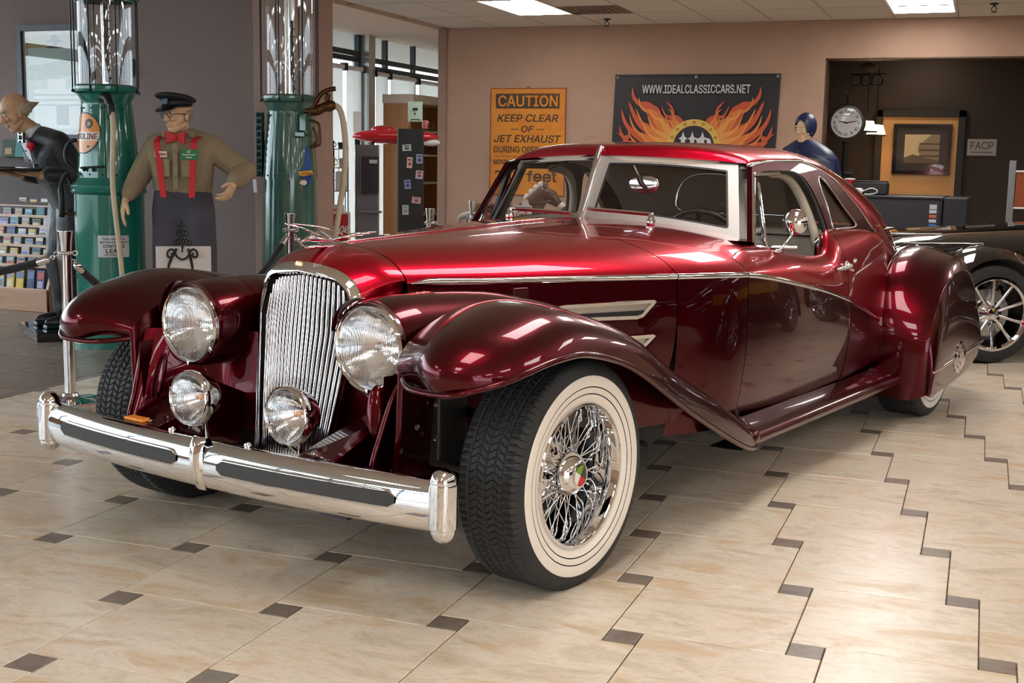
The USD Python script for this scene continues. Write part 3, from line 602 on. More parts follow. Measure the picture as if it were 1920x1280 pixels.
part(car, 'radiator_shell', TM(_s.vertices, _s.faces[_z > .765]), M['red'], 60); [part(car, 'shell_side', TM(_s.vertices, _s.faces[(_z <= .765) & (_s.triangles_center[:, 1] * sd > 0)]), M['maroon'], 60) for sd in (1, -1)]
# winged mascot on the radiator cap
mz = .952
orn = part(car, 'mascot', [rbox(-.10, -.012, mz - .012, .03, .012, mz, .006), tube(spl([(.05, 0, mz + .012), (.02, 0, mz + .02), (-.05, 0, mz + .016), (-.12, 0, mz + .006)], 14), [.003, .006, .009, .011, .012, .012, .012, .011, .010, .009, .008, .006, .004, .002], 10)], M['chrome'], True)
for s in (1, -1):
    for k in range(3):
        part(orn, 'wing_feather', tube(spl([(-.07 - .02 * k, .008 * s, mz + .012), (-.06 - .025 * k, .055 * s, mz + .022 + .004 * k), (-.12 - .03 * k, .10 * s, mz + .03 + .004 * k)], 10), [.006, .006, .006, .005, .005, .004, .004, .003, .002, .001], 6), M['chrome'], True)
part(orn, 'streamer', [tube(spl([(-.05, .0, mz + .02), (.04, -.012, mz + .055), (.10, -.02, mz + .068)], 10), .0022, 6), tube(spl([(-.02, .0, mz + .016), (.05, .02, mz + .05), (.10, -.015, mz + .066)], 10), .0022, 6), tube(spl([(-.10, .03, mz + .03), (0, .01, mz + .058), (.10, -.018, mz + .067)], 10), .0022, 6)], M['chrome'], True)
part(car, 'badge', mv(lathe([(0, .004), (.014, .003), (.016, 0)], 20, 'x'), (.062, 0, .893)), pm('gold_badge', (.75, .5, .22), .25, 1.0), True)
# front apron between the grille and the fender mouth
zs = np.linspace(.34, .665, 12)
def apron():
    P = []
    for z in zs:
        t = (z - .34) / .325; xe = .315 - .10 * t
        P.append(spl([(xe, .512 + .03 * t, z), (xe - .02, .50 + .02 * t, z), (.15 - .05 * t, .44, z), (.07 - .03 * t, .34, z), (.045, .25, z), (.035, .165 + .04 * t, z)], 20, kind='cr'))
    return grid(P)
aps = both('front_apron', apron(), M['maroon'], 50)
edge = spl([(.225, .56, .63), (.235, .54, .60), (.28, .52, .47), (.315, .512, .36), (.30, .51, .335)], 16)
bump_ = mv(ball((0, 0, 0), 1, 3, (.012, .026, .075)), (.225, .455, .52), ry=-12, rz=28)
for prim, s in zip(aps, (1, -1)):
    part(prim, 'edge_roll', tube(edge * [1, s, 1], .008, 8), M['maroon'], True); part(prim, 'oval_boss', bump_ if s > 0 else mirror(bump_), M['maroon'], True)
both('splash_panel', grid([[(x, .515 - .02 * (k / 5), .63 - k * .065 + (0.0 if x > -.2 else .03)) for k in range(6)] for x in np.linspace(.26, -.75, 10)]), M['maroon'])
# frame horns with sloping covers that carry the bumper
def horn():
    a = trimesh.convex.convex_hull(np.array([(.06, .27, .46), (.06, .41, .50), (.40, .30, .392), (.40, .44, .392), (.40, .30, .30), (.40, .44, .30), (.06, .27, .30), (.06, .41, .30), (.26, .40, .455), (.26, .29, .425)]))
    return a
hp = both('frame_horn', horn(), M['maroon'], 12)
for prim, s in zip(hp, (1, -1)):
    part(prim, 'cover_plate', mv(rbox(-.05, -.055, -.004, .05, .055, .004, .004), (.355, .37 * s, .402), ry=4), M['maroon'], 30)
    part(prim, 'screw', mv(lathe([(0, .006), (.006, .005), (.009, 0)], 12), (.36, .345 * s, .407)), M['chrome'], True)
    if s < 0: part(prim, 'side_marker', mv(rbox(-.02, -.045, -.006, .025, .045, .006, .005), (.36, -.40, .408)), AMBER, 30)
# bumper
yy = np.linspace(-.80, .80, 61)
bx_ = lambda y: .452 - .072 * np.abs(y / .82) ** 2.2
prof = spl([(-.030, .280), (-.012, .273), (.012, .282), (.024, .312), (.0275, .345), (.022, .376), (.010, .402), (-.012, .412), (-.032, .408)], 28, kind='cr')
bump = part(car, 'front_bumper', grid([[(bx_(y) + px_, y, z) for px_, z in prof] for y in yy]), M['chrome'], True)
part(bump, 'back_plate', grid([[(bx_(y) - .03, y, z) for z in (.280, .408)] for y in yy]), M['darkmetal'])
RUB = pm('bumper_rubber', srgb(52, 52, 52), .6)
for s in (1, -1):
    ys = np.linspace(.085, .70, 30)
    def strip(hw, d): return grid([[(bx_(y) + d + (.0245 if abs(v) < .99 else .018) - .0012 * 0, y * s, .352 + hw * v * math.sqrt(max(0.02, 1 - (max(0, abs(i - 14.5) - 13.2) / 1.4) ** 2))) for v in (-1, -.98, -.5, 0, .5, .98, 1)] for i, y in enumerate(ys)])
    part(bump, 'strip_bezel', strip(.026, .004), M['chrome'], True); part(bump, 'rubber_strip', strip(.0205, .0065), RUB, 30)
    e = np.array([bx_(.82) + .004, .822 * s, 0])
    part(bump, 'end_cap', [mv(lathe([(.0, .285), (.034, .285), (.037, .292), (.037, .402), (.034, .409), (0, .409)], 32), e), mv(ball((0, 0, .412), .035, 3), e), mv(ball((0, 0, .283), .033, 3), e)], M['chrome'], 40)
gp_ = spl([(.000, .408), (.022, .425), (.044, .418), (.056, .38), (.056, .34), (.046, .30), (.028, .272), (.012, .268)], 20, kind='cr')
part(bump, 'centre_guard', grid([[(bx_(0) - .01 + px_ * (1 - .35 * (k / 4) ** 2) , .027 * (k / 4) * (1 - .35 * max(0, (.33 - z) / .06)), z) for k in range(-4, 5)] for px_, z in gp_]), M['chrome'], True)
part(bump, 'bumper_iron', [rod((.42, s * .37, .35), (.30, s * .37, .35), .018) for s in (1, -1)], M['darkmetal'])
both('bumper_bolt', mv(lathe([(0, .012), (.008, .010), (.011, 0)], 12, 'x'), (.43, .16, .415), ry=-60), M['chrome'], True)
# wheels
def wheel_parts(path):
    R, hw = .335, .094
    n, prof = 1000, [(-.104, .255), (-.107, .285), (-.1035, .308), (-.0975, .323), (-.090, .3305)]
    prof += [(y, .3335 + .0015 * (1 - (y / .085) ** 2)) for y in np.linspace(-.085, .085, 37)] + [(.090, .3305), (.0975, .323), (.1035, .308), (.107, .285), (.106, .262)]
    prof = np.array(prof); th = np.arange(n) * 2 * pi / n; Y, RR = np.meshgrid(prof[:, 0], prof[:, 1]); TH = np.repeat(th[:, None], len(prof), 1); Y = np.repeat(prof[None, :, 0], n, 0); RR = np.repeat(prof[None, :, 1], n, 0)
    pit = TH * 100 / (2 * pi); ay = np.abs(Y); g = np.zeros_like(Y)
    for c in (.0, .030, .058): g = np.maximum(g, (np.abs(ay - c) < .0022) * 1.0)
    ph = (pit + np.where(ay < .058, np.abs(np.abs(Y) - .029) * 30, ay * 3)) % 1
    g = np.maximum(g, ((ph < .13) & (ay < .058)) * .8); ph2 = (pit * 1.0 + ay * 4) % 1; g = np.maximum(g, ((ph2 < .15) & (ay > .062) & (ay < .1)) * .7); g = np.maximum(g, ((((pit * 2) % 1) < .12) & (ay > .064) & (ay < .088)) * .35)
    RR = RR - .0058 * g
    ring = grid(np.stack([RR * np.cos(TH), Y, RR * np.sin(TH)], -1), closed_u=True)
    RUBB = pm('tyre_rubber', (.018, .018, .0185), .62) if not stage.GetPrimAtPath(L + 'tyre_rubber') else L + 'tyre_rubber'
    WW = pm('whitewall_rubber', srgb(236, 226, 214), .5) if not stage.GetPrimAtPath(L + 'whitewall_rubber') else L + 'whitewall_rubber'
    part(path, 'tyre', ring, RUBB, 28)
    def side(prof, sg=1): return lathe([(r, y * sg) for r, y in prof], 96, 'y')
    part(path, 'sidewall', [side([(.262, .106), (.288, .1065), (.300, .1045), (.309, .1005)]), side([(.20, -.085), (.225, -.098), (.256, -.104)])], RUBB, True)
    part(path, 'whitewall', side([(.206, .088), (.215, .095), (.229, .1015), (.2365, .1035), (.2365, .1015), (.240, .1015), (.240, .1045), (.257, .1065), (.257, .1045), (.2605, .1045), (.2605, .1072), (.275, .1083), (.2885, .1078), (.2915, .1060)]), WW, 30)
    part(path, 'pin_stripe', [side([(.2365, .1028), (.240, .1036)]), side([(.257, .1058), (.2605, .1062)])], M['ink'])
    part(path, 'rim', side([(.209, .086), (.214, .094), (.211, .100), (.203, .100), (.198, .092), (.196, .078), (.190, .070), (.186, .030), (.181, .022), (.176, -.03), (.178, -.06), (.19, -.075), (.20, -.085)]), M['chrome'], 50)
    part(path, 'brake_drum', [lathe([(0, -.02), (.11, -.02), (.125, -.03), (.13, -.07), (0, -.07)], 40, 'y')], M['darkmetal'], 40)
    part(path, 'hub', lathe([(.085, -.02), (.088, 0), (.070, .012), (.058, .03), (.052, .05), (.0, .05)], 40, 'y'), M['chrome'], 40)
    part(path, 'lug_nut', [mv(lathe([(0, .012), (.009, .012), (.012, 0)], 6, 'y'), (.068 * math.cos(a), .014, .068 * math.sin(a))) for a in np.arange(5) * 2 * pi / 5], M['chrome'], 20)
    for k in range(60):
        a = 2 * pi * k / 60; w = (k % 4); s = 1 if k % 2 else -1; da = s * (.42 if w < 2 else .30); yh = .045 if w < 2 else .004; rh = .054 if w < 2 else .086; yr = .026 if w in (0, 3) else .012
        a0, a1 = a + da, a
        p0, p1 = np.array([rh * math.cos(a0), yh, rh * math.sin(a0)]), np.array([.184 * math.cos(a1), yr, .184 * math.sin(a1)])
        q = p1 + (p0 - p1) * .12
        part(path, 'spoke', cat_([rod(p0, p1, .0021, 6), rod(q, p1, .0042, 6)]), M['chrome'], True)
    part(path, 'hub_cap', lathe([(.064, .046), (.066, .054), (.064, .062), (.055, .078), (.040, .089), (.034, .091), (.0, .092)], 48, 'y'), M['chrome'], 35)
    cols = {'green_enamel': srgb(110, 150, 30), 'dark_enamel': srgb(60, 48, 40), 'red_enamel': srgb(190, 40, 44), 'white_enamel': srgb(228, 224, 220)}
    part(path, 'emblem_ring', lathe([(.035, .090), (.036, .094), (.031, .095), (.030, .0925)], 40, 'y'), M['chrome'], 40)
    for k, nme in enumerate(('green_enamel', 'dark_enamel', 'red_enamel', 'white_enamel')):
        mt = L + nme if stage.GetPrimAtPath(L + nme) else pm(nme, cols[nme], .12)
        a0 = pi * .32 - k * pi / 2; sec = Polygon([(0, 0)] + [(.030 * math.cos(a), .030 * math.sin(a)) for a in np.linspace(a0, a0 + pi / 2, 12)])
        part(path, 'emblem_quadrant', mv(ext(sec, .0015), (0, .0925, 0), rx=90) if False else frame_to(ext(sec, .0015), (0, .0925, 0), (-1, 0, 0), (0, 0, 1)), mt)
def sub_x(name, t, rz=0, mirror_y=False):
    x = UsdGeom.Xform.Define(stage, uname(pathof(car), name)); x.AddTranslateOp().Set(Gf.Vec3d(*t))
    if rz or mirror_y: x.AddRotateZOp().Set(float(rz + (180 if mirror_y else 0)))
    return x.GetPrim()
STEER = -1.5
W1 = sub_x('wheel', (-.172, .795, .328), STEER); wheel_parts(W1)
for t, rz_, mir in (((-.172, -.795, .328), STEER, True), ((-3.40, .83, .333), 0, False), ((-3.40, -.83, .333), 0, True)):
    w = sub_x('wheel', t, rz_, mir); w.GetReferences().AddInternalReference(W1.GetPath())
    for at in ('xformOpOrder',): pass
    w.SetInstanceable(True)
# rear fenders with skirts
RI = [(-3.03, .74, .12), (-3.02, .74, .37), (-3.07, .74, .56), (-3.21, .74, .74), (-3.46, .73, .815), (-3.78, .70, .80), (-4.05, .66, .68), (-4.25, .60, .48), (-4.34, .56, .22)]
RC = [(-3.045, .88, .125), (-3.035, .88, .38), (-3.09, .88, .565), (-3.235, .88, .735), (-3.46, .88, .80), (-3.74, .88, .785), (-4.0, .86, .665), (-4.18, .83, .46), (-4.25, .80, .22)]
RO = [(-3.085, .995, .155), (-3.07, 1.0, .395), (-3.15, 1.005, .58), (-3.31, 1.005, .69), (-3.49, 1.005, .722), (-3.68, 1.0, .690), (-3.86, .99, .56), (-3.97, .98, .40), (-4.01, .97, .27)]
RP, ri, rc, ro = sweep3(RI, RC, RO, push=.34, ym=.66)
rp = both('rear_fender', grid(RP), M['maroon'], 60)
low_edge = [(-3.075, .155), (-3.30, .165), (-3.55, .19), (-3.8, .225), (-4.0, .27)]
poly = [(x, z) for x, _, z in ro] + low_edge[::-1][1:]
def skirt():
    P = []
    lo = np.interp(ro[:, 0], [a for a, _ in low_edge][::-1], [b for _, b in low_edge][::-1])
    for (x, y, z), zl in zip(ro, lo):
        t = np.linspace(0, 1, 12); zz = z + (min(zl, z) - z) * t
        P.append(np.stack([np.full(12, x), y + .028 * np.sin(pi * np.clip(t * .8, 0, 1)) * np.clip((z - zl) / .25, 0, 1), zz], 1))
    return grid(P)
for prim, mm in zip(rp, (skirt(), mirror(skirt()))):
    s = 1 if mm.vertices[:, 1].mean() > 0 else -1
    part(prim, 'skirt', mm, M['maroon'], True)
    part(prim, 'spear', tube(np.array([(x, (1.026 - .004 * abs(x + 3.5)) * s, .268 + (-(x + 3.07)) * .07) for x in np.linspace(-3.07, -3.93, 12)]), [.006, .009] + [.010] * 8 + [.008, .004], 8), M['chrome'], True)
    md = lathe([(.086, 0), (.082, .012), (.064, .016), (.062, .022), (.045, .025), (.043, .031), (.024, .034), (0, .036)], 40, 'y')
    md = mv(md, (-3.475, 1.02, .297)); part(prim, 'medallion', md if s > 0 else mirror(md), M['chrome'], 30)
    part(prim, 'inner_roll', tube(ri * [1, s, 1], .010, 8), M['maroon'], True)
    part(prim, 'skirt_seam', tube(ro * [1, s, 1], .0035, 6), M['maroon'], True)
# running boards
rbp = [(.0, .80, .285), (.0, .86, .262), (.0, .890, .240), (.0, .898, .218), (.0, .886, .200), (.0, .84, .192), (.0, .74, .192)]
RBC = spl(rbp, 18, kind='cr')
both('running_board', grid([RBC * [0, 1, 1] + [x, -.012 * max(0, (-x - 2.6)) / .4, .0] for x in np.linspace(-1.30, -3.06, 24)]), M['maroon'], True)
both('fender_tail', mv(ball((0, 0, 0), 1, 3, (.06, .055, .042)), (-1.345, .862, .238)), M['maroon'], True)
# hood side louvres
P0 = np.array([-.137, yb(-.137)[0]]); P1 = np.array([-1.093, yb(-1.093)[0]]); dd = (P1 - P0) / np.linalg.norm(P1 - P0)
def vent_trim(u0, u1, z0, z1):
    """u along the hood side from the shell backwards"""
    out = Polygon([(u0, z0 + .008), (u0 + .012, z0 + (z1 - z0) * .45), (u0 + .06, z1 - .006), (u0 + .10, z1), (u1, z1 + .002), (u1 + .012, z1 - .004), (u1 - .045, z0 + .006), (u1 - .07, z0)]).buffer(.004).buffer(-.004)
    inn = out.buffer(-.012); o = (P0[0], P0[1], 0)
    fr = lambda m: frame_to(m, (P0[0], P0[1] + .006, 0), (dd[0], dd[1], 0), (0, 0, 1))
    fl = lambda m: TM(fr(m).vertices, m.faces)
    a = fl(ext(out.difference(inn), .024, .0)); b = fl(ext(inn, .014, .0)); c = fl(ext(affinity.scale(inn, 1, .42, origin=(0, (z0 + z1) / 2 - .018)).intersection(inn), .018, .0))
    return a, b, c
for u0, u1, z0, z1 in ((.46, .93, .690, .752), (.46, .93, .575, .632), (.06, .40, .705, .752)):
    a, b, c = vent_trim(u0, u1, z0, z1)
    for s in (1, -1):
        v = part(car, 'louvre', a if s > 0 else mirror(a), M['chrome'], 30); part(v, 'panel', b if s > 0 else mirror(b), M['stainless']); part(v, 'slot', c if s > 0 else mirror(c), M['black'])
# clamp strap on the hood side
both('hood_latch', mv(rbox(-.03, -.006, -.05, .03, .012, .05, .006), (-.50, yb(-.50)[0] + .004, .765), rz=-24), M['maroon'], 30)
# door handle, mirror, wipers, keyhole
both('door_handle', [tube(spl([(-2.27, .832, .79), (-2.33, .852, .796), (-2.40, .846, .80)], 12), [.004, .006, .008, .009, .009, .009, .009, .010, .011, .012, .012, .009], 8), mv(ball((0, 0, 0), .018, 2, (1.3, .7, 1)), (-2.40, .826, .80)), rod((-2.41, .80, .80), (-2.45, .838, .775), .006)], M['chrome'], True)
both('lock_button', mv(lathe([(0, .012), (.010, .010), (.013, 0)], 14, 'y'), (-2.56, .80, .81)), M['chrome'], True)
part(car, 'side_mirror', [tube(spl([(-1.80, .765, .888), (-1.815, .785, .915), (-1.845, .80, .955), (-1.85, .80, .985)], 14), .006, 8), mv(ball((0, 0, 0), .017, 2, (1.6, 1, .6)), (-1.795, .762, .886))], M['chrome'], True)
mh = sub_x('mirror_head', (-1.87, .80, 1.0)); part(mh, 'shell', mv(lathe([(.0, .038), (.022, .035), (.042, .022), (.051, .004), (.052, -.004), (.049, -.006), (0, -.006)], 36, 'x'), (0, 0, 0)), M['chrome'], 40)
for s in (1, -1):
    y0 = .34 * s; x0 = -1.535; z0 = float(hoodz(np.array(x0), np.array(abs(y0))))
    w = part(car, 'wiper', [mv(ball((0, 0, 0), .018, 2, (1, 1, 1.2)), (x0, y0, z0 + .012)), mv(lathe([(0, .03), (.011, .028), (.014, .01), (.02, 0)], 16), (x0, y0, z0 + .016)), rod((x0, y0, z0 + .03), (x0 - .012, y0, z0 + .046), .006)], M['chrome'], True)
    a = np.array([x0 - .012, y0 - .0, z0 + .045]); b = np.array([-1.552, .035, 1.035]) if s > 0 else np.array([-1.545, -.04, 1.014])
    part(w, 'blade', [rod(a, b, .0055), rod(a + [-.008, 0, -.006], b + [-.008, 0, -.006], .005, 4)], M['stainless'] if s > 0 else M['chrome'])
part(car, 'rear_view_mirror', [mv(ball((0, 0, 0), 1, 3, (.012, .078, .042)), (-1.80, .155, 1.135), rz=-8), rod((-1.80, .13, 1.17), (-1.79, .10, 1.235), .005)], M['chrome'], True)
# cabin
STEERM = pm('steering_wheel_black', (.012, .012, .013), .3)
tor = trimesh.creation.torus(.185, .013, 48, 12); tor = mv(tor, (-1.99, .36, .865), ry=-62)
sw = part(car, 'steering_wheel', tor, STEERM, True)
part(sw, 'spokes', [mv(rbox(-.18, -.015, -.006, .18, .015, .006, .004), (-1.99, .36, .865), rz=0, ry=-62), rod((-1.99, .36, .865), (-1.70, .36, .72), .025)], STEERM, 30)
part(car, 'dashboard', [grid([[(x, y, z) for y in np.linspace(-.70, .70, 12)] for x, z in ((-1.62, .93), (-1.74, .92), (-1.79, .89), (-1.79, .72), (-1.70, .66))])], M['maroon'], 40)
part(car, 'cabin_floor', bx(-3.6, -.76, .24, -1.45, .76, .27), M['black'])
part(car, 'firewall', bx(-1.47, -.78, .24, -1.44, .78, .80), M['black'])
def seat(y, w):
    s = part(car, 'seat', [rbox(-2.62, y - w, .30, -2.10, y + w, .50, .05), mv(rbox(-.07, -w, 0, .07, w, .50, .06), (-2.60, y, .44), ry=-12)], LEATHER, 50)
    for k in range(4): part(s, 'pleat_seam', mv(rbox(-.004, -w * .92, 0, .006, w * .92, .008, .003), (-2.535 - .022 * k, y, .60 + .10 * k), ry=-12), M['darkmetal'])
seat(.37, .33); seat(-.37, .33)
part(car, 'rear_bulkhead', [grid([[(x, y, z) for y in np.linspace(-.66, .66, 8)] for x, z in ((-2.72, .30), (-2.80, .86), (-2.95, .90), (-3.5, .92))])], LEATHER, 30)
for z in (.62, .74, .83): part(car, 'trim_seam', rod((-2.765 - (z - .6) * .12, -.64, z), (-2.765 - (z - .6) * .12, .64, z), .005, 6), M['darkmetal'])
part(car, 'rear_window_frame', tube(np.array([(-3.05 - .10 * (z - 1.0), y, z) for y, z in spl([(-.34, 1.0), (-.30, 1.14), (0, 1.165), (.30, 1.14), (.34, 1.0), (.25, .975), (0, .972), (-.25, .975)], 60, closed=True, kind='cr')]), .009, 8, closed=True), M['chrome'], True)
part(car, 'headliner_seam', [tube(np.array([(x, y, rcen(x)[0] - .03 - .10 * abs(y / .55) ** 2.6) for y in np.linspace(-.55, .55, 24)]), .004, 6) for x in (-2.15, -2.6)], M['darkmetal'])
both('inner_door_panel', grid([[(x, top(x)[0] - .045, z) for z in (.28, .6, top(x)[1] - .03)] for x in np.linspace(-1.48, -2.46, 20)]), LEATHER, 30)
part(car, 'cabin_pull', [tube(spl([(-2.36, .70, .80), (-2.36, .70, .905), (-2.455, .68, .915)], 8), .009, 6)], M['chrome'], 40)
# chassis in the dark behind the front wheels
part(car, 'chassis', [bx(-4.3, s * .42 - .05, .24, .36, s * .42 + .05, .36) for s in (1, -1)] + [bx(-4.2, -.70, .20, -1.46, .70, .24), bx(-.25, -.5, .25, -.05, .5, .33), bx(-1.0, -.20, .30, -.14, .20, .78)], M['black'])
STEEL = pm('chassis_steel', (.045, .045, .045), .35, .6)
for s in (1, -1):
    sx = part(car, 'suspension', [rbox(-.08, .50 * s - .05, .34, .06, .50 * s + .05, .60, .012), rod((-.12, .48 * s, .26), (-.13, .74 * s, .26), .022), rod((-.0, .48 * s, .26), (-.13, .74 * s, .26), .018), rod((-.10, .48 * s, .48), (-.14, .72 * s, .46), .016), rod((-.14, .70 * s, .22), (-.14, .70 * s, .5), .028), rod((.05, .50 * s, .36), (.05, .70 * s, .34), .012), lathe([(0, .5), (.04, .5), (.05, .47), (.04, .4)], 16)], STEEL, 30) if False else part(car, 'suspension', [rbox(-.08, .50 * s - .05, .34, .06, .50 * s + .05, .60, .012), rod((-.12, .48 * s, .26), (-.13, .74 * s, .26), .022), rod((0, .48 * s, .26), (-.13, .74 * s, .26), .018), rod((-.10, .48 * s, .48), (-.14, .72 * s, .46), .016), rod((-.14, .70 * s, .22), (-.14, .70 * s, .5), .028), rod((.05, .50 * s, .36), (.05, .70 * s, .34), .012)], STEEL, 30)
    for p in ((.13, .528, .47), (.20, .524, .415), (.225, .522, .36), (.065, .545, .53), (.065, .545, .43), (.01, .552, .56)): part(sx, 'bolt', mv(lathe([(0, .008), (.008, .007), (.010, 0)], 10, 'y'), (p[0], p[1] * s - (.004 if s > 0 else .004), p[2])) if s > 0 else mirror(mv(lathe([(0, .008), (.008, .007), (.010, 0)], 10, 'y'), (p[0], p[1], p[2]))), M['stainless'])
both('radius_rod', [tube([(-.45, .62, .33), (-1.05, .60, .215)], .022, 8), mv(ball((0, 0, 0), .014, 1), (-.55, .645, .325)), mv(ball((0, 0, 0), .014, 1), (-.97, .628, .235))], STEEL, 30)
# catwalk floor between hood side and pods
both('catwalk', grid([[(x, max(yb(x)[0] - .01, .17) + (.50 - max(yb(x)[0] - .01, .17)) * t, .64 - .03 * math.sin(pi * t)) for t in np.linspace(0, 1, 8)] for x in np.linspace(.05, -.75, 16)]), M['maroon'], True)

# ------------------------------------------------------------------ gas pumps
TEAL = pm('teal_enamel', srgb(20, 112, 98), .12, coat_weight=.6, coat_roughness=.03)
GREEN = nm('aged_green_enamel', srgb(62, 104, 92), srgb(74, 116, 104), 6, .14, coat_weight=.6, coat_roughness=.04)
HOSE = nm('tan_hose', srgb(196, 178, 150), srgb(206, 190, 164), 10, .55)
BRASS = pm('aged_brass', srgb(92, 62, 40), .38, .8)
DKGREEN = pm('dark_teal', srgb(10, 52, 48), .3)
def wrapped(m, rz0, ang0, lift=.002):
    """bends a flat mesh (x across, y up, z out) on a tapered round body: rz0(z) radius, ang0 the facing angle"""
    m = m.subdivide_to_size(.012); v = m.vertices; r = np.array([rz0(z) for z in v[:, 1]]); a = ang0 + v[:, 0] / r
    return TM(np.stack([(r + lift + v[:, 2]) * np.cos(a), (r + lift + v[:, 2]) * np.sin(a), v[:, 1]], 1), m.faces)
def pump_rods(t, r, z0, z1, n, mat):
    for k in range(n):
        a = 2 * pi * (k + .25) / n; part(t, 'guard_rod', cat_([rod((r * math.cos(a), r * math.sin(a), z0 - .012), (r * math.cos(a), r * math.sin(a), z1), .0045, 6), ball((r * math.cos(a), r * math.sin(a), z0 - .012), .010, 1)]), mat, True)
def gas_pump(label, loc, enamel, slim=False):
    E_ = .30 if slim else 0.0
    t = thing('gas_pump', label, 'gas pump', loc)
    part(t, 'base', lathe([(.0, 0), (.25, 0), (.25, .03), (.24, .045), (.23, .06), (.216, .08)], 48), enamel, 30)
    if slim: part(t, 'cabinet', lathe([(.235, .075), (.215, .20), (.20, .40), (.19, .8), (.185, 1.068)], 64), enamel, True)
    else: part(t, 'cabinet', lathe([(.215, .075), (.215, .97)], 64), enamel, True)
    if not slim: part(t, 'shoulder', lathe([(.215, .965), (.232, .975), (.238, .985), (.232, .996), (.226, 1.002), (.230, 1.012), (.230, 1.022), (.220, 1.034), (.20, 1.05), (.188, 1.07)], 64), enamel, 30)
    part(t, 'tower', lathe([(.186, 1.065), (.172, 1.30), (.150, 1.52), (.152, 1.545), (.175, 1.585), (.202, 1.60), (.204, 1.612), (.19, 1.62)], 64), enamel, 30)
    part(t, 'cylinder_flange', lathe([(.17, 1.612), (.20, 1.612), (.20, 1.632), (.175, 1.645), (.16, 1.645)], 64), enamel, 30)
    part(t, 'glass_cylinder', lathe([(.164, 1.64), (.164, 2.16 + E_)], 64), PUMPGLASS, True)
    part(t, 'gauge_tube', [rod((.03, -.02, 1.64), (.03, -.02, 2.16 + E_), .022, 12), rod((-.05, .05, 1.64), (-.05, .05, 2.16 + E_), .012, 8)], M['stainless'], True)
    part(t, 'gallon_scale', [bx(.06, -.085, 1.66, .064, -.045, 2.14)] + [bx(.066, -.095, 1.68 + .05 * k, .069, -.035, 1.69 + .05 * k) for k in range(9)], M['darkmetal'])
    part(t, 'head', lathe([(r_, z_ + E_) for r_, z_ in [(.17, 2.155), (.205, 2.155), (.215, 2.165), (.215, 2.235), (.205, 2.25), (.14, 2.29), (.05, 2.32), (.045, 2.34), (0, 2.34)]], 64), enamel, 30)
    pump_rods(t, .208, 1.615, 2.17 + E_, 8, M['darkmetal'])
    part(t, 'seam', [tube(np.array([(r * math.cos(a), r * math.sin(a), z) for r, z in ((.187, 1.07), (.173, 1.30), (.151, 1.52))]), .003, 6) for a in (-1.0, -2.3, .6)], DKGREEN)
    part(t, 'rivet', [ball((r * math.cos(a), r * math.sin(a), z), .006, 1) for r, z in ((.186, 1.09), (.153, 1.50)) for a in np.arange(-2.9, 0.2, .45)], DKGREEN)
    return t
PUMPGLASS = glass('pump_glass', (.95, .97, .97), 1.0, .07)
P1 = (-5.215, 6.615, 0.0)
p1 = gas_pump('teal antique gas pump with round orange emblem beside the tuxedoed figure', P1, TEAL)
def r_tower(z): return np.interp(z, [1.065, 1.30, 1.52], [.186, .172, .150])
ORG = pm('orange_sign_enamel', srgb(224, 138, 40), .2); WHT = pm('white_sign_enamel', srgb(232, 226, 214), .2); DRED = pm('dark_red_letters', srgb(120, 22, 26), .3)
A0 = math.radians(-109)
em = part(p1, 'emblem', wrapped(ext(affinity.translate(Point(0, 0).buffer(.128, 32), 0, 1.345), .002), r_tower, A0), ORG)
part(em, 'emblem_rim', wrapped(ext(affinity.translate(Point(0, 0).buffer(.128, 32).difference(Point(0, 0).buffer(.121, 32)), 0, 1.345), .003), r_tower, A0), DKGREEN)
part(em, 'band', wrapped(ext(affinity.translate(sbox(-.122, -.026, .122, .026).intersection(Point(0, 0).buffer(.124)), 0, 1.325), .003), r_tower, A0), WHT)
part(em, 'lettering', wrapped(mv(text('GASOLINE', .036, .002, True, w=.225, center=True), (0, 1.307, .003)), r_tower, A0), DRED)
part(em, 'letter_ring', [wrapped(ext(affinity.translate(Point(dx, 0).buffer(.030).difference(Point(dx, 0).buffer(.013)), 0, 1.402), .003), r_tower, A0) for dx in (.046,)], DKGREEN)
part(em, 'leaf', [wrapped(ext(affinity.translate(affinity.scale(Point(dx, 0).buffer(.012), 1, .7), 0, 1.262), .003), r_tower, A0) for dx in (.05,)], DKGREEN)
LP = (-5.05 - P1[0], 6.44 - P1[1]); la = math.atan2(LP[1], LP[0])
ld = part(p1, 'lead_notice', wrapped(ext(affinity.translate(sbox(-.088, -.062, .088, .062).buffer(.006), 0, .648), .003), lambda z: .215, la), pm('notice_plate', srgb(196, 200, 202), .35, .2))
for s_, hh, y_, w_ in (('FOR USE AS A', .011, .688, .13), ('MOTOR FUEL ONLY', .011, .668, .165), ('CONTAINS', .018, .640, .125), ('LEAD', .024, .608, .095), ('(TETRAETHYL)', .010, .590, .11)):
    part(ld, 'notice_text', wrapped(mv(text(s_, hh, .001, True, w=w_, center=True), (0, y_, .003)), lambda z: .215, la, .003), M['ink'])
part(p1, 'hose', tube(spl([(.085, -.135, 1.56), (.175, -.185, 1.50), (.20, -.20, 1.34), (.19, -.205, 1.08), (.195, -.185, .79), (.21, -.17, .525), (.21, -.165, .30), (.20, -.15, .10), (.26, -.12, .03)], 60, kind='cr'), .0165, 12), HOSE, True)
part(p1, 'hose_coupling', [tube(spl([(.06, -.10, 1.57), (.13, -.16, 1.56), (.178, -.188, 1.505)], 10), [.045, .042, .038, .034, .030, .028, .026, .024, .022, .021], 14), rod((.178, -.187, 1.52), (.185, -.191, 1.45), .022, 12)], M['darkmetal'], True)
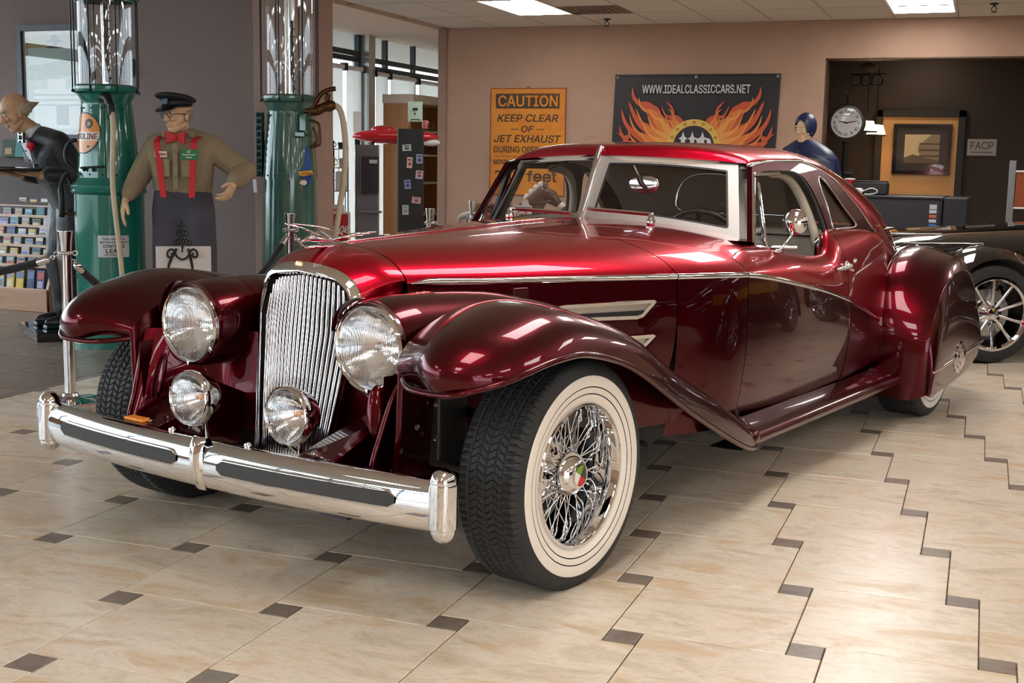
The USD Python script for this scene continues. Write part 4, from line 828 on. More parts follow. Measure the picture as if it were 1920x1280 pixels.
part(p1, 'latch_bar', [rod((-.06, -.19, 1.13), (.10, -.17, 1.14), .007, 8), ball((-.03, -.195, 1.12), .012, 1), ball((.04, -.195, 1.12), .012, 1)], M['darkmetal'], True)
part(p1, 'pump_lever', [tube(spl([(-.16, -.08, 1.10), (-.22, -.11, 1.15), (-.24, -.11, 1.23), (-.21, -.10, 1.29), (-.17, -.09, 1.30)], 24, kind='cr'), .013, 8), rod((-.24, -.11, 1.10), (-.19, -.11, .98), .010, 8)], M['darkmetal'], True)
for z in (.84, .44): part(p1, 'hinge_bolt', [rod((-.18, -.105, z), (-.24, -.14, z), .010, 8), ball((-.24, -.14, z), .014, 1), ball((-.215, -.125, z), .014, 1)], BRASS, True)
part(p1, 'nozzle', [tube(spl([(-.22, -.12, 1.10), (-.25, -.15, 1.02), (-.24, -.16, .92), (-.25, -.15, .82)], 16), [.012] * 6 + [.018] * 10, 8)], M['darkmetal'], True)
P2 = (-4.57, 7.755, 0.0)
p2 = gas_pump('weathered green antique gas pump with long tan hose near the window bay', P2, GREEN, True)
HB = (.0, 0, .0)
rel = lambda *ps: [(x - P2[0], y - P2[1], z) for x, y, z in ps]
part(p2, 'hose', tube(spl(rel((-4.215, 7.725, 1.575), (-4.178, 7.745, 1.555), (-4.147, 7.761, 1.43), (-4.138, 7.766, 1.24), (-4.155, 7.758, 1.021), (-4.191, 7.738, .763), (-4.23, 7.717, .466), (-4.28, 7.69, .25), (-4.36, 7.66, .12)), 60, kind='cr'), .0205, 12), HOSE, True)
part(p2, 'nozzle', [tube(spl(rel((-4.40, 7.66, 1.53), (-4.33, 7.67, 1.53), (-4.26, 7.70, 1.56), (-4.20, 7.735, 1.575)), 14), [.016, .018, .022, .026, .030, .034, .036, .034, .032, .034, .038, .040, .034, .026], 10), tube(spl(rel((-4.35, 7.66, 1.50), (-4.315, 7.668, 1.59), (-4.26, 7.70, 1.665), (-4.195, 7.735, 1.685)), 16), .017, 8), rod(*rel((-4.25, 7.70, 1.60), (-4.235, 7.71, 1.65)), .018, 8)], BRASS, True)
part(p2, 'nozzle_guard', tube(np.array(rel(*spl([(-4.355, 7.655, 1.47), (-4.295, 7.68, 1.44), (-4.29, 7.683, 1.31), (-4.355, 7.655, 1.285), (-4.31, 7.675, 1.33), (-4.335, 7.665, 1.42)], 30))), .009, 8), BRASS, True)
part(p2, 'nozzle_bracket', [bx(.155, -.13, -.02 + 1.42, .20, -.07, 1.50), bx(.13, -.15, 1.36, .20, -.08, 1.385)], GREEN)
part(p2, 'gear_rack', [bx(-.195, -.125, 1.08, -.15, -.085, 1.52)] + [ball((-.175, -.128, 1.10 + .045 * k), .016, 1) for k in range(10)], DKGREEN)
part(p2, 'price_tag', mv(bx(-.025, -.001, -.09, .025, .001, .0), (-.195, -.15, 1.06), rz=-30, rx=4), M['paper'])
sh = affinity.translate(Polygon([(-.036, .05), (.036, .05), (.04, 0), (.0, -.075), (-.04, 0)]).buffer(.004), 0, .98); rt2 = lambda z: np.interp(z, [.97, 1.065, 1.30], [.19, .186, .172]); A2 = math.radians(-22)
dc = part(p2, 'eagle_decal', wrapped(ext(affinity.translate(Polygon([(-.02, -.10), (-.032, -.02), (-.012, .05), (0, .14), (.03, .16), (.045, .0), (.05, -.10), (.0, -.13)]), .0, 1.15), .001), rt2, A2), pm('decal_blue', srgb(44, 84, 160), .3))
part(dc, 'eagle_head', wrapped(ext(affinity.translate(affinity.scale(Point(-.028, -.105).buffer(.022), 1.2, .8), 0, 1.15), .0015), rt2, A2), WHT); part(dc, 'beak', wrapped(ext(affinity.translate(Polygon([(-.052, -.10), (-.068, -.11), (-.05, -.115)]), 0, 1.15), .0015), rt2, A2), ORG)
part(dc, 'shield', wrapped(ext(affinity.translate(Polygon([(-.036, .05), (.036, .05), (.04, 0), (.0, -.075), (-.04, 0)]), 0, .985 + .10), .001), rt2, A2), pm('decal_navy', srgb(40, 40, 92), .3))
part(dc, 'ribbon', wrapped(ext(affinity.translate(Polygon([(-.062, .02), (.055, .03), (.062, .0), (-.055, -.012)]), 0, 1.10), .002), rt2, A2), pm('decal_yellow', srgb(232, 196, 44), .3)); part(dc, 'ribbon_text', wrapped(mv(text('MICHIGAN', .014, .001, True, w=.09, center=True), (0, 1.099, .002)), rt2, A2, .003), M['redink'])

# ------------------------------------------------------------------ mannequins
SKIN = nm('wax_skin', srgb(196, 152, 116), srgb(206, 164, 128), 20, .5); SKIN2 = nm('wax_skin_pale', srgb(206, 168, 130), srgb(214, 178, 140), 20, .45)
def head_mans(c, yaw, pitch, s=.87):
    q = []
    def S(p, r, sc=None): q.append(sph(p, r, None, 20) if sc is None else m3.Manifold.sphere(r, 24).scale([float(a) for a in sc]).translate([float(a) for a in p]))
    def H(*a): q.append(m3.Manifold.batch_hull([m3.Manifold.sphere(float(r), 16).translate([float(b) for b in p]) for p, r in a]))
    S((-.012, 0, .035), .098, (1.06, .82, 1.02)); H(((.02, .038, -.03), .042), ((.02, -.038, -.03), .042), ((.052, 0, -.085), .034), ((.05, 0, .02), .05)); H(((.062, .016, -.108), .022), ((.062, -.016, -.108), .022), ((.0, .046, -.07), .026), ((.0, -.046, -.07), .026), ((.05, 0, -.06), .04))
    H(((.098, 0, .018), .008), ((.118, 0, -.030), .012), ((.10, .014, -.034), .009), ((.10, -.014, -.034), .009)); H(((.088, .045, .036), .010), ((.098, 0, .034), .012), ((.088, -.045, .036), .010)); S((.072, .034, -.022), .022); S((.072, -.034, -.022), .022)
    H(((.093, .018, -.066), .007), ((.093, -.018, -.066), .007), ((.099, 0, -.064), .008)); H(((.089, .014, -.077), .008), ((.089, -.014, -.077), .008))
    for sd in (1, -1): q.append(m3.Manifold.sphere(.034, 16).scale([.55, .28, 1.0]).rotate([0, -12, 14 * sd]).translate([-.008, .082 * sd, -.012]))
    man = m3.Manifold.batch_boolean(q, m3.OpType.Add).scale([s, s, s]).rotate([0, pitch, 0]).rotate([0, 0, yaw]).translate([float(a) for a in c]); return man
def head_pt(c, yaw, pitch, p, s=.87):
    p = np.array(p, float) * s; a, b = math.radians(pitch), math.radians(yaw)
    p = np.array([p[0] * math.cos(a) + p[2] * math.sin(a), p[1], -p[0] * math.sin(a) + p[2] * math.cos(a)]); return np.array(c) + np.array([p[0] * math.cos(b) - p[1] * math.sin(b), p[0] * math.sin(b) + p[1] * math.cos(b), p[2]])
def hand_mans(wrist, d, n, curl=.35, side=1, s=1.0):
    """wrist point, finger direction d, palm normal n (the way fingers curl), side: thumb along side * cross(d, n)"""
    d = np.array(d, float) / np.linalg.norm(d); n = np.array(n, float); n -= d * (n @ d); n /= np.linalg.norm(n); t = np.cross(d, n) * side; w = np.array(wrist, float); q = []
    def H(a): q.append(m3.Manifold.batch_hull([m3.Manifold.sphere(float(r) * s, 10).translate([float(b) for b in p]) for p, r in a]))
    kn = [w + s * (d * (.088 - .006 * abs(k - 1.2)) + t * (.030 - .020 * k)) for k in range(4)]
    H([(w, .024), (kn[0], .013), (kn[3], .012), (w + d * .03 * s + t * .02 * s, .016), (kn[1], .013)])
    for k, ln in enumerate((.075, .085, .078, .060)):
        p = kn[k]; a = curl * (.6 + .25 * k); spread = t * (.10 - .07 * k); seg = [p]
        for f_ in (.45, .32, .23):
            dirn = d * math.cos(a) + n * math.sin(a) + spread; p = p + dirn / np.linalg.norm(dirn) * ln * f_ * s; seg.append(p); a += curl
        for i in range(3): H([(seg[i], .0095 - .001 * i), (seg[i + 1], .0085 - .001 * i)])
    p0 = w + s * (d * .025 + t * .026); p1 = p0 + s * (d * .030 + t * .030 + n * .012); p2 = p1 + s * (d * .034 + t * .008 + n * .012)
    H([(p0, .014), (p1, .011)]); H([(p1, .011), (p2, .009)]); return q
def chainm(J, bones): return [m3.Manifold.batch_hull([m3.Manifold.sphere(float(J[k][1]), 18).translate([float(q) for q in J[k][0]]) for k in b]) for b in bones]
def wrinkle(m, amp=.006, sc=9, seed=1, stretch=(1, 1, .45)):
    m = trimesh.Trimesh(m.vertices, m.faces, process=True); n = m.vertex_normals; d = (meshkit.fbm(m.vertices * np.array(stretch) * sc + 17, 3, seed) - .5) * 2 * amp
    return TM(m.vertices + n * d[:, None], m.faces)
def eyes(t, c, yaw, pitch, s=.87):
    for sd in (1, -1):
        e = part(t, 'eye', ball(head_pt(c, yaw, pitch, (.084, .033 * sd, .010), s), .0125 * s / .87, 2), pm('eye_white', srgb(214, 206, 196), .2) if not stage.GetPrimAtPath(L + 'eye_white') else L + 'eye_white', True)
        part(e, 'iris', ball(head_pt(c, yaw, pitch, (.0925, .033 * sd, .010), s), .006, 1), M['ink'])
def bow(c, yaw, w=.06, h=.035):
    P = Polygon([(0, .4 * h), (w, h), (w, -h), (0, -.4 * h), (-w, -h), (-w, h)]).buffer(.004); m = ext(P, .016, -.008); m = frame_to(m, c, (-math.sin(yaw), math.cos(yaw), 0), (0, 0, 1)); k = rbox(-.012, -.012, -.014, .012, .012, .014, .006); return [m, mv(k, np.array(c) + [.008 * math.cos(yaw), .008 * math.sin(yaw), 0])]
KHAKI = nm('khaki_cotton', srgb(138, 122, 96), srgb(148, 132, 106), 9, .85, bump=.2, bscale=700, bdist=.002); NAVYT = nm('slate_blue_trousers', srgb(66, 64, 74), srgb(74, 72, 82), 8, .85)
RSUS = pm('red_elastic', srgb(196, 22, 34), .6); LEATHERB = pm('black_shoe_leather', (.012, .012, .013), .25)
# service station attendant (faces +x, its left is +y)
AT, AZ = (-4.715, 6.70, 0), 288
at = thing('mannequin', 'station attendant mannequin in khaki shirt, red braces and black peaked cap', 'mannequin', AT, AZ)
HC, HY, HP = (.03, -.015, 1.465), -32, 4
J = {'neck': ((.0, -.005, 1.375), .055), 'nb': ((-.01, 0, 1.325), .065), 'ch': ((-.0, 0, 1.21), .10), 'shl': ((-.01, .165, 1.285), .058), 'shr': ((-.01, -.165, 1.28), .058), 'wa': ((.01, 0, 1.0), .085), 'hl': ((0, .075, .90), .08), 'hr': ((0, -.075, .90), .08),
     'ell': ((-.03, .375, 1.115), .040), 'wrl': ((.12, .355, 1.055), .028), 'elr': ((.04, -.262, 1.08), .040), 'wrr': ((.13, -.315, .955), .028), 'kl': ((.02, .095, .48), .058), 'kr': ((.02, -.095, .48), .058), 'al': ((-.01, .10, .09), .040), 'ar': ((-.01, -.10, .09), .040), 'tl': ((.12, .115, .045), .035), 'tr': ((.12, -.115, .045), .035)}
BB = [('neck', 'nb'), ('nb', 'ch', 'shl'), ('nb', 'ch', 'shr'), ('ch', 'wa'), ('wa', 'hl', 'hr'), ('shl', 'ell'), ('ell', 'wrl'), ('shr', 'elr'), ('elr', 'wrr'), ('hl', 'kl'), ('hr', 'kr'), ('kl', 'al'), ('kr', 'ar'), ]
body = soup([head_mans(HC, HY, HP)] + chainm(J, BB) + [m3.Manifold.batch_hull([sph((.01, -.008, 1.40), .052), sph((0, -.005, 1.36), .055)])] + hand_mans((.135, .353, 1.045), (.75, -.2, -.75), (-.1, -.9, .1), .5, -1) + hand_mans((.14, -.32, .945), (.18, -.22, -1), (-.5, .8, 0), .28, 1), .009, 5)
part(at, 'body', body, SKIN2, True); eyes(at, HC, HY, HP)
G = dict(J); G.update({'nb': (J['nb'][0], .075), 'ch': ((.0, 0, 1.20), .130), 'shl': ((-.01, .165, 1.275), .078), 'shr': ((-.01, -.165, 1.27), .078), 'wa': ((.01, 0, 1.02), .140), 'wb': ((.005, 0, .97), .115), 'wl': ((.0, .065, 1.02), .118), 'wr': ((0, -.065, 1.02), .118), 'ell': ((-.035, .375, 1.125), .074), 'wrl': ((.10, .362, 1.075), .058), 'elr': ((.04, -.265, 1.085), .068), 'wrr': ((.12, -.31, .975), .048), 'chl': ((.02, .08, 1.18), .120), 'chr': ((.02, -.08, 1.18), .120)})
part(at, 'shirt', wrinkle(soup(chainm(G, [('nb', 'chl', 'shl'), ('nb', 'chr', 'shr'), ('nb', 'chl', 'chr'), ('chl', 'chr', 'wl', 'wr'), ('wl', 'wr', 'wb'), ('shl', 'ell'), ('ell', 'wrl'), ('shr', 'elr'), ('elr', 'wrr')]), .016, 6), .012, 8, 3), KHAKI, True)
G2 = {'w': ((.01, 0, .965), .13), 'wl': ((.0, .06, .95), .125), 'wr': ((0, -.06, .95), .125), 'hl': ((.0, .085, .86), .112), 'hr': ((.0, -.085, .86), .112), 'kl': ((.02, .11, .48), .098), 'kr': ((.02, -.10, .48), .098), 'al': ((.0, .115, .09), .088), 'ar': ((.0, -.105, .09), .088)}
part(at, 'trousers', wrinkle(soup(chainm(G2, [('wl', 'wr', 'hl', 'hr'), ('hl', 'kl'), ('hr', 'kr'), ('kl', 'al'), ('kr', 'ar')]), .02, 6), .010, 7, 5), NAVYT, True)
for s in (1, -1):
    part(at, 'shoe', cat_([rbox(-.08, s * .115 - .05, 0, .20, s * .115 + .05, .03, .012), mv(ball((0, 0, 0), 1, 2, (.13, .045, .05)), (.07, s * .115, .045))]), LEATHERB, True)
def on_chest(y, z): return (.005 + math.sqrt(max(.001, .140 ** 2 - max(0, abs(y) - .065) ** 2)) + .004, y, z)
def strap(y0, y1, w=.019):
    rows = []
    for s_ in np.linspace(0, 1, 24):
        z = 1.345 - .385 * s_; y = y0 + (y1 - y0) * s_; x = on_chest(y, z)[0] + (-.155 * max(0, (.12 - s_) / .12) ** 1.5) + .010; rows.append([(x, y - w, z), (x + .006, y - w, z), (x + .006, y + w, z), (x, y + w, z)])
    return grid(rows, closed_v=True)
for y0, y1 in ((.118, .10), (-.118, -.075)): part(at, 'suspender', strap(y0, y1), RSUS, 30)
part(at, 'bow_tie', bow((.105, -.01, 1.325), math.radians(-6), .058, .034), RSUS, 30)
part(at, 'collar', [mv(rbox(-.05, -.006, -.02, .05, .006, .02, .006), (.075, s * .055, 1.345), rz=90 - 25 * s, rx=14 * s) for s in (1, -1)], KHAKI, 30)
part(at, 'placket', [rbox(.148, -.016, 1.0, .158, .016, 1.29, .004)] + [ball((.16, 0, z), .007, 1) for z in (1.24, 1.16, 1.08, 1.01)], KHAKI, 30)
for y in (.09, -.085): part(at, 'breast_pocket', mv(rbox(-.004, -.052, -.055, .006, .052, .055, .004), on_chest(y, 1.14), rz=12 * np.sign(y)), KHAKI, 30)
pt = part(at, 'name_patch', mv(bx(0, -.040, -.018, .003, .040, .018), np.array(on_chest(-.088, 1.222)) + [.010, 0, 0], rz=-6), pm('patch_white', srgb(224, 214, 206), .7)); part(pt, 'patch_text', mv(frame_to(text('Firestone', .020, .001, True, w=.072, center=True), (0, 0, 0), (0, 1, 0), (0, 0, 1)), np.array(on_chest(-.088, 1.214)) + [.0135, 0, 0], rz=-6), M['redink'])
gp2 = part(at, 'badge', mv(bx(0, -.053, -.032, .003, .053, .032), np.array(on_chest(.088, 1.222)) + [.012, 0, 0], rz=6), pm('badge_green', srgb(24, 118, 72), .4)); 
for s_, hh, dz in (('Government', .010, -.004), ('Issue', .010, -.02), ('GI', .014, .012)): part(gp2, 'badge_text', mv(frame_to(text(s_, hh, .001, True, center=True), (0, 0, 0), (0, 1, 0), (0, 0, 1)), np.array(on_chest(.088, 1.222 + dz)) + [.0155, 0, 0], rz=6), WHT)
hp_ = lambda p: head_pt(HC, HY, HP, p)
def headframe(m): 
    v = m.vertices; return TM(np.array([hp_(p) for p in v]), m.faces)
cap = part(at, 'cap', headframe(cat_([lathe([(.098, .055), (.104, .07), (.108, .10)], 40), mv(ball((0, 0, 0), 1, 3, (.150, .138, .034)), (.01, 0, .118), ry=-12)])), pm('cap_black', (.010, .010, .014), .55), 40)
part(cap, 'peak', headframe(mv(ball((0, 0, 0), 1, 3, (.085, .095, .012)), (.090, 0, .055), ry=20)), M['blackgloss'], True)
part(cap, 'cap_badge', headframe(mv(rbox(-.003, -.030, -.022, .003, .030, .022, .003), (.118, .008, .100), ry=-16)), pm('cap_badge_blue', srgb(70, 92, 116), .4)); part(cap, 'cap_strap', headframe(lathe([(.106, .066), (.110, .070), (.106, .076)], 40)), M['blackgloss'])
part(at, 'glasses', [headframe(mv(trimesh.creation.torus(.020, .0022, 24, 6), (.106, sd * .033, .004), ry=90)) for sd in (1, -1)] + [tube(np.array([hp_(p) for p in ((.10, sd * .052, .008), (.05, sd * .085, .01), (-.01, sd * .088, .004))]), .0025, 6) for sd in (1, -1)] + [tube(np.array([hp_((.108, -.014, .008)), hp_((.112, 0, .012)), hp_((.108, .014, .008))]), .0022, 6)], M['darkmetal'], True)
part(at, 'hair', headframe(trimesh.creation.box([.05, .165, .06]).apply_translation([-.055, 0, .0])) if False else headframe(ball((-.03, 0, .012), 1, 3, (.082, .0835, .070))), pm('grey_hair', srgb(150, 134, 116), .8), True)

# tuxedoed butler on a black plinth, holding a tray
BT, BZ = (-5.80, 6.90, 0), 238
TUX = nm('black_tuxedo_cloth', (.009, .009, .011), (.014, .014, .016), 8, .5, sheen_weight=.2); SHIRTW = pm('white_dress_shirt', srgb(216, 214, 216), .6); SATIN = pm('black_satin', (.02, .024, .03), .18)
bt = thing('mannequin', 'bald butler mannequin in black tuxedo with red boutonniere stooping over a tray', 'mannequin', BT, BZ)
HC, HY, HP = (.305, .0, 1.475), 0, 22
J = {'neck': ((.235, 0, 1.385), .058), 'nb': ((.17, 0, 1.325), .072), 'ch': ((.10, 0, 1.215), .12), 'shl': ((.10, .165, 1.295), .062), 'shr': ((.13, -.165, 1.29), .062), 'wa': ((.0, 0, 1.0), .115), 'hl': ((-.03, .08, .92), .105), 'hr': ((-.03, -.08, .92), .105),
     'ell': ((-.035, .225, 1.06), .043), 'wrl': ((.20, .16, 1.075), .030), 'elr': ((.02, -.225, 1.05), .043), 'wrr': ((.24, -.14, 1.07), .030), 'kl': ((.01, .085, .52), .06), 'kr': ((.03, -.085, .52), .06), 'al': ((-.03, .09, .15), .042), 'ar': ((-.01, -.09, .15), .042), 'tl': ((.12, .11, .095), .035), 'tr': ((.14, -.11, .095), .035)}
body = soup([head_mans(HC, HY, HP, .90)] + chainm(J, BB) + [m3.Manifold.batch_hull([sph((.265, 0, 1.41), .055), sph((.20, 0, 1.35), .062)])] + hand_mans((.21, .155, 1.078), (1, -.1, .05), (0, 0, 1), .12, -1) + hand_mans((.25, -.135, 1.072), (1, .1, .05), (0, 0, 1), .12, 1), .009, 5)
part(bt, 'body', body, SKIN, True); eyes(bt, HC, HY, HP, .90)
def bh(m): v = m.vertices; return TM(np.array([head_pt(HC, HY, HP, p, .90) for p in v]), m.faces)
hair = ball((0, 0, 0), 1, 3, (1, 1, 1)).subdivide(); hv = hair.vertices * [.085, .094, .062] + [-.045, 0, .012]; hv += (meshkit.fbm(hair.vertices * 5 + 9, 3, 4)[:, None] - .5) * .03 * hair.vertices
part(bt, 'hair', [bh(TM(hv, hair.faces)), bh(trimesh.convex.convex_hull(np.array([(-.10, .03, .05), (-.10, -.03, .05), (-.10, 0, -.03), (-.19, .01, .01)])))], pm('white_hair', srgb(190, 170, 148), .8), True)
part(bt, 'eyebrow', [bh(mv(ball((0, 0, 0), 1, 2, (.020, .026, .011)), (.095, sd * .034, .040))) for sd in (1, -1)], pm('white_brow', srgb(206, 196, 186), .9), True)
G = dict(J); G.update({'nb': ((.165, 0, 1.32), .082), 'chl': ((.09, .08, 1.20), .125), 'chr': ((.11, -.08, 1.20), .125), 'shl': ((.09, .165, 1.285), .080), 'shr': ((.12, -.165, 1.28), .078), 'wl': ((.0, .07, 1.02), .135), 'wr': ((0, -.07, 1.02), .135), 'hl': ((-.05, .085, .90), .14), 'hr': ((-.05, -.075, .90), .13), 'ell': ((-.045, .235, 1.06), .068), 'elr': ((.01, -.235, 1.05), .066), 'wrl': ((.15, .175, 1.075), .050), 'wrr': ((.20, -.155, 1.07), .050)})
part(bt, 'jacket', wrinkle(soup(chainm(G, [('nb', 'chl', 'shl'), ('nb', 'chr', 'shr'), ('nb', 'chl', 'chr'), ('chl', 'chr', 'wl', 'wr'), ('wl', 'wr', 'hl', 'hr'), ('shl', 'ell'), ('ell', 'wrl'), ('shr', 'elr'), ('elr', 'wrr')]), .016, 6), .007, 8, 8), TUX, True)
G2 = {'hl': ((-.03, .075, .90), .115), 'hr': ((-.03, -.075, .90), .115), 'kl': ((.01, .09, .52), .085), 'kr': ((.03, -.09, .52), .085), 'al': ((-.02, .095, .14), .068), 'ar': ((.0, -.095, .14), .068)}
part(bt, 'trousers', wrinkle(soup(chainm(G2, [('hl', 'hr'), ('hl', 'kl'), ('hr', 'kr'), ('kl', 'al'), ('kr', 'ar')]), .018, 6), .012, 9, 5, (1, 1, .7)), pm('black_trousers', (.016, .017, .019), .38), True)
for s in (1, -1): part(bt, 'shoe', cat_([rbox(-.09, s * .105 - .045, .055, .20, s * .105 + .045, .08, .01), mv(ball((0, 0, 0), 1, 2, (.14, .043, .045)), (.06, s * .105, .095))]), LEATHERB, True)
sfp = lambda y, z: (.012 + (z - 1.0) * .40 + .135 * math.sqrt(max(.05, 1 - (y / .20) ** 2)) , y, z)
def front_panel(hw0, hw1, z0, z1, off): return grid([[np.array(sfp(y, z)) + [off, 0, 0] for y in np.linspace(-(hw0 + (hw1 - hw0) * t), hw0 + (hw1 - hw0) * t, 7)] for t, z in zip(np.linspace(0, 1, 12), np.linspace(z0, z1, 12))])
part(bt, 'shirt_front', cat_([front_panel(.012, .088, 1.06, 1.30, .006), mv(lathe([(.066, -.03), (.070, 0), (.066, .025)], 24), (.205, 0, 1.36), ry=24)]), SHIRTW, True)
part(bt, 'stud', [ball(np.array(sfp(0, z)) + [.008, 0, 0], .006, 1) for z in (1.11, 1.17, 1.23)], M['ink'])
def lapel(s): return grid([[np.array(sfp(s * (.012 + .080 * t + w * (.012 + .05 * math.sin(pi * min(1, t * .9)))), 1.05 + .26 * t)) + [.012, 0, 0] for w in np.linspace(0, 1, 5)] for t in np.linspace(0, 1, 16)])
for s in (1, -1): part(bt, 'lapel', lapel(s), SATIN, True)
part(bt, 'bow_tie', bow((.272, 0, 1.315), 0, .052, .030), SATIN, 30)
part(bt, 'boutonniere', [mv(ball((0, 0, 0), r, 2, (1, 1, .8)), np.array(sfp(.115, 1.262)) + [.02, dy, dz]) for r, dy, dz in ((.030, 0, 0), (.018, .018, .010), (.018, -.016, .012), (.018, .004, -.018))], RSUS, True)
solo('plinth', cat_([cbox(-.335, -.25, 0, .335, .25, .055, .004)]), M['blackgloss'], 'low black plinth under the tuxedoed butler figure', 'plinth')
pl = stage.GetPrimAtPath('/World/plinth'); xp = UsdGeom.Xformable(pl); xp.AddTranslateOp().Set(Gf.Vec3d(-5.793, 6.86, 0)); xp.AddRotateZOp().Set(141.0)
def bw(x, y, z): a = math.radians(BZ); return (BT[0] + x * math.cos(a) - y * math.sin(a), BT[1] + x * math.sin(a) + y * math.cos(a), z)
tr = thing('serving_tray', 'black serving tray held level by the butler figure', 'tray', bw(.44, .03, 1.098), BZ)
part(tr, 'base', rbox(-.19, -.27, 0, .19, .27, .012, .005), M['blackgloss'], 30); part(tr, 'rim', [rbox(-.20, -.28, .004, .20, -.265, .024, .006), rbox(-.20, .265, .004, .20, .28, .024, .006), rbox(-.20, -.28, .004, -.185, .28, .024, .006), rbox(.185, -.28, .004, .20, .28, .024, .006)], M['blackgloss'], 30)
pmn = [('folded white leaflet lying on the edge of the butler tray', (.36, .12, 1.112), (.09, .05), srgb(228, 232, 236)), ('small blue leaflet lying flat on the butler tray', (.46, .02, 1.112), (.09, .06), srgb(96, 116, 140)), ('green leaflet lying beside the white one on the tray', (.50, .18, 1.112), (.08, .05), srgb(110, 120, 60))]
for lb, p, (a, b), c in pmn:
    q = thing('leaflet', lb, 'leaflet', bw(*p), BZ + 60); part(q, 'sheet', rbox(-a, -b, 0, a, b, .006, .002), pm('leaflet_%d' % len(used), c, .6)); part(q, 'fold', bx(-a, -b - .002, 0, a, -b, .007), M['paper'])

# ------------------------------------------------------------------ left wall: picture, brochure rack
def lin(c): return tuple(c)
pic = thing('framed_picture', 'large dark-framed glazed picture on the mauve wall behind the butler figure', 'picture', (-7.0, 8.245, 1.77))
pw, ph_ = .33, .45
NAVYF = pm('navy_frame', srgb(58, 62, 74), .35)
part(pic, 'frame', ext(sbox(-pw, -ph_, pw, ph_).difference(sbox(-pw + .045, -ph_ + .045, pw - .045, ph_ - .045)), .04).apply_transform(trimesh.transformations.rotation_matrix(pi / 2, [1, 0, 0])), NAVYF, 20)
part(pic, 'mat_board', ext(sbox(-pw + .04, -ph_ + .04, pw - .04, ph_ - .04).difference(sbox(-pw + .075, -ph_ + .075, pw - .075, ph_ - .075)), .012).apply_transform(trimesh.transformations.rotation_matrix(pi / 2, [1, 0, 0])), pm('mat_pale', srgb(196, 186, 178), .6))
def flatp(poly, d, o=0.0): return ext(poly, d, o).apply_transform(trimesh.transformations.rotation_matrix(pi / 2, [1, 0, 0]))
part(pic, 'print', flatp(sbox(-pw + .07, -ph_ + .07, pw - .07, ph_ - .07), .006), pm('print_and_reflection_pale', srgb(170, 184, 176), .5))  # pale ground of the print, also toned for the bright reflection over it
part(pic, 'print_band', flatp(sbox(-pw + .075, ph_ - .175, pw - .075, ph_ - .075), .008), pm('print_tan', srgb(150, 128, 66), .5))
fig = unary_union([affinity.scale(Point(.02, .325).buffer(.05), 1.6, .28), affinity.scale(Point(.02, .345).buffer(.032), 1, 1), affinity.scale(Point(.02, .305).buffer(.026), 1, 1.2), affinity.scale(Point(.02, .255).buffer(.09), 1, .42)]).intersection(sbox(-1, .27, 1, 1))
part(pic, 'print_silhouette', flatp(fig, .009), pm('print_dark', srgb(62, 58, 62), .6))
part(pic, 'print_hedge', flatp(unary_union([affinity.scale(Point(x, .10 + .02 * math.sin(9 * x)).buffer(.07), 1, .9) for x in np.linspace(-.2, .24, 7)]).intersection(sbox(-pw + .076, -.02, pw - .076, .26)), .008), pm('reflection_green', srgb(130, 146, 116), .6))  # outdoor greenery mirrored in the glazing, painted onto the print
part(pic, 'print_building', flatp(unary_union([sbox(-.20, -.36, .25, -.05), sbox(-.06, -.05, .12, .03)]), .0085), pm('reflection_white', srgb(216, 220, 216), .6))  # pale building outside, its reflection painted as flat shapes
part(pic, 'print_stripe', [flatp(sbox(-.20, z, .25, z + .012), .0095) for z in (-.10, -.14, -.18)] + [flatp(sbox(.02, -.33, .14, -.17), .0092)], pm('reflection_grey', srgb(150, 156, 156), .6))  # details of the same painted building reflection
part(pic, 'glazing', bx(-pw + .045, -.016, -ph_ + .045, pw - .045, -.013, ph_ - .045), glass('picture_glass', (.96, .97, .97), .9, .06))
WOODL = nm('rack_wood', srgb(176, 138, 112), srgb(190, 154, 128), 3, .4, stretch=(.6, 6, 6))
rack = thing('brochure_rack', 'stepped wooden brochure rack along the left wall behind the butler', 'display rack', (-7.55, 7.71, 0))
W_ = .86
part(rack, 'plinth_board', rbox(-W_, 0, .0, W_, .03, .175, .006), WOODL, 30); part(rack, 'side_panel', ext(Polygon([(0, 0), (.52, 0), (.52, 1.22), (.44, 1.22), (.02, .17)]), .025).apply_transform(np.array([[0, 0, 1, W_ - .025], [1, 0, 0, 0], [0, 1, 0, 0], [0, 0, 0, 1.]])), WOODL)
part(rack, 'side_panel', ext(Polygon([(0, 0), (.52, 0), (.52, 1.22), (.44, 1.22), (.02, .17)]), .025).apply_transform(np.array([[0, 0, 1, -W_], [1, 0, 0, 0], [0, 1, 0, 0], [0, 0, 0, 1.]])), WOODL)
part(rack, 'back_board', grid([[(x, y, z) for x in (-W_ + .02, W_ - .02)] for y, z in ((.10, .15), (.49, 1.18))]), pm('rack_dark', srgb(70, 56, 50), .6))
rows = [(.02, .165, .155, .072)] + [(.065 + .047 * k, .345 + .074 * k, .066, .075) for k in range(10)]
for k, (y, z, h_, w_) in enumerate(rows):
    part(rack, 'shelf', rbox(-W_ + .02, y, z - .008, W_ - .02, y + .055, z, .003), WOODL, 30); part(rack, 'lip', rbox(-W_ + .02, y - .004, z - .01, W_ - .02, y + .004, z + .014, .003), pm('rack_lip', srgb(206, 178, 156), .4) if not stage.GetPrimAtPath(L + 'rack_lip') else L + 'rack_lip', 30)
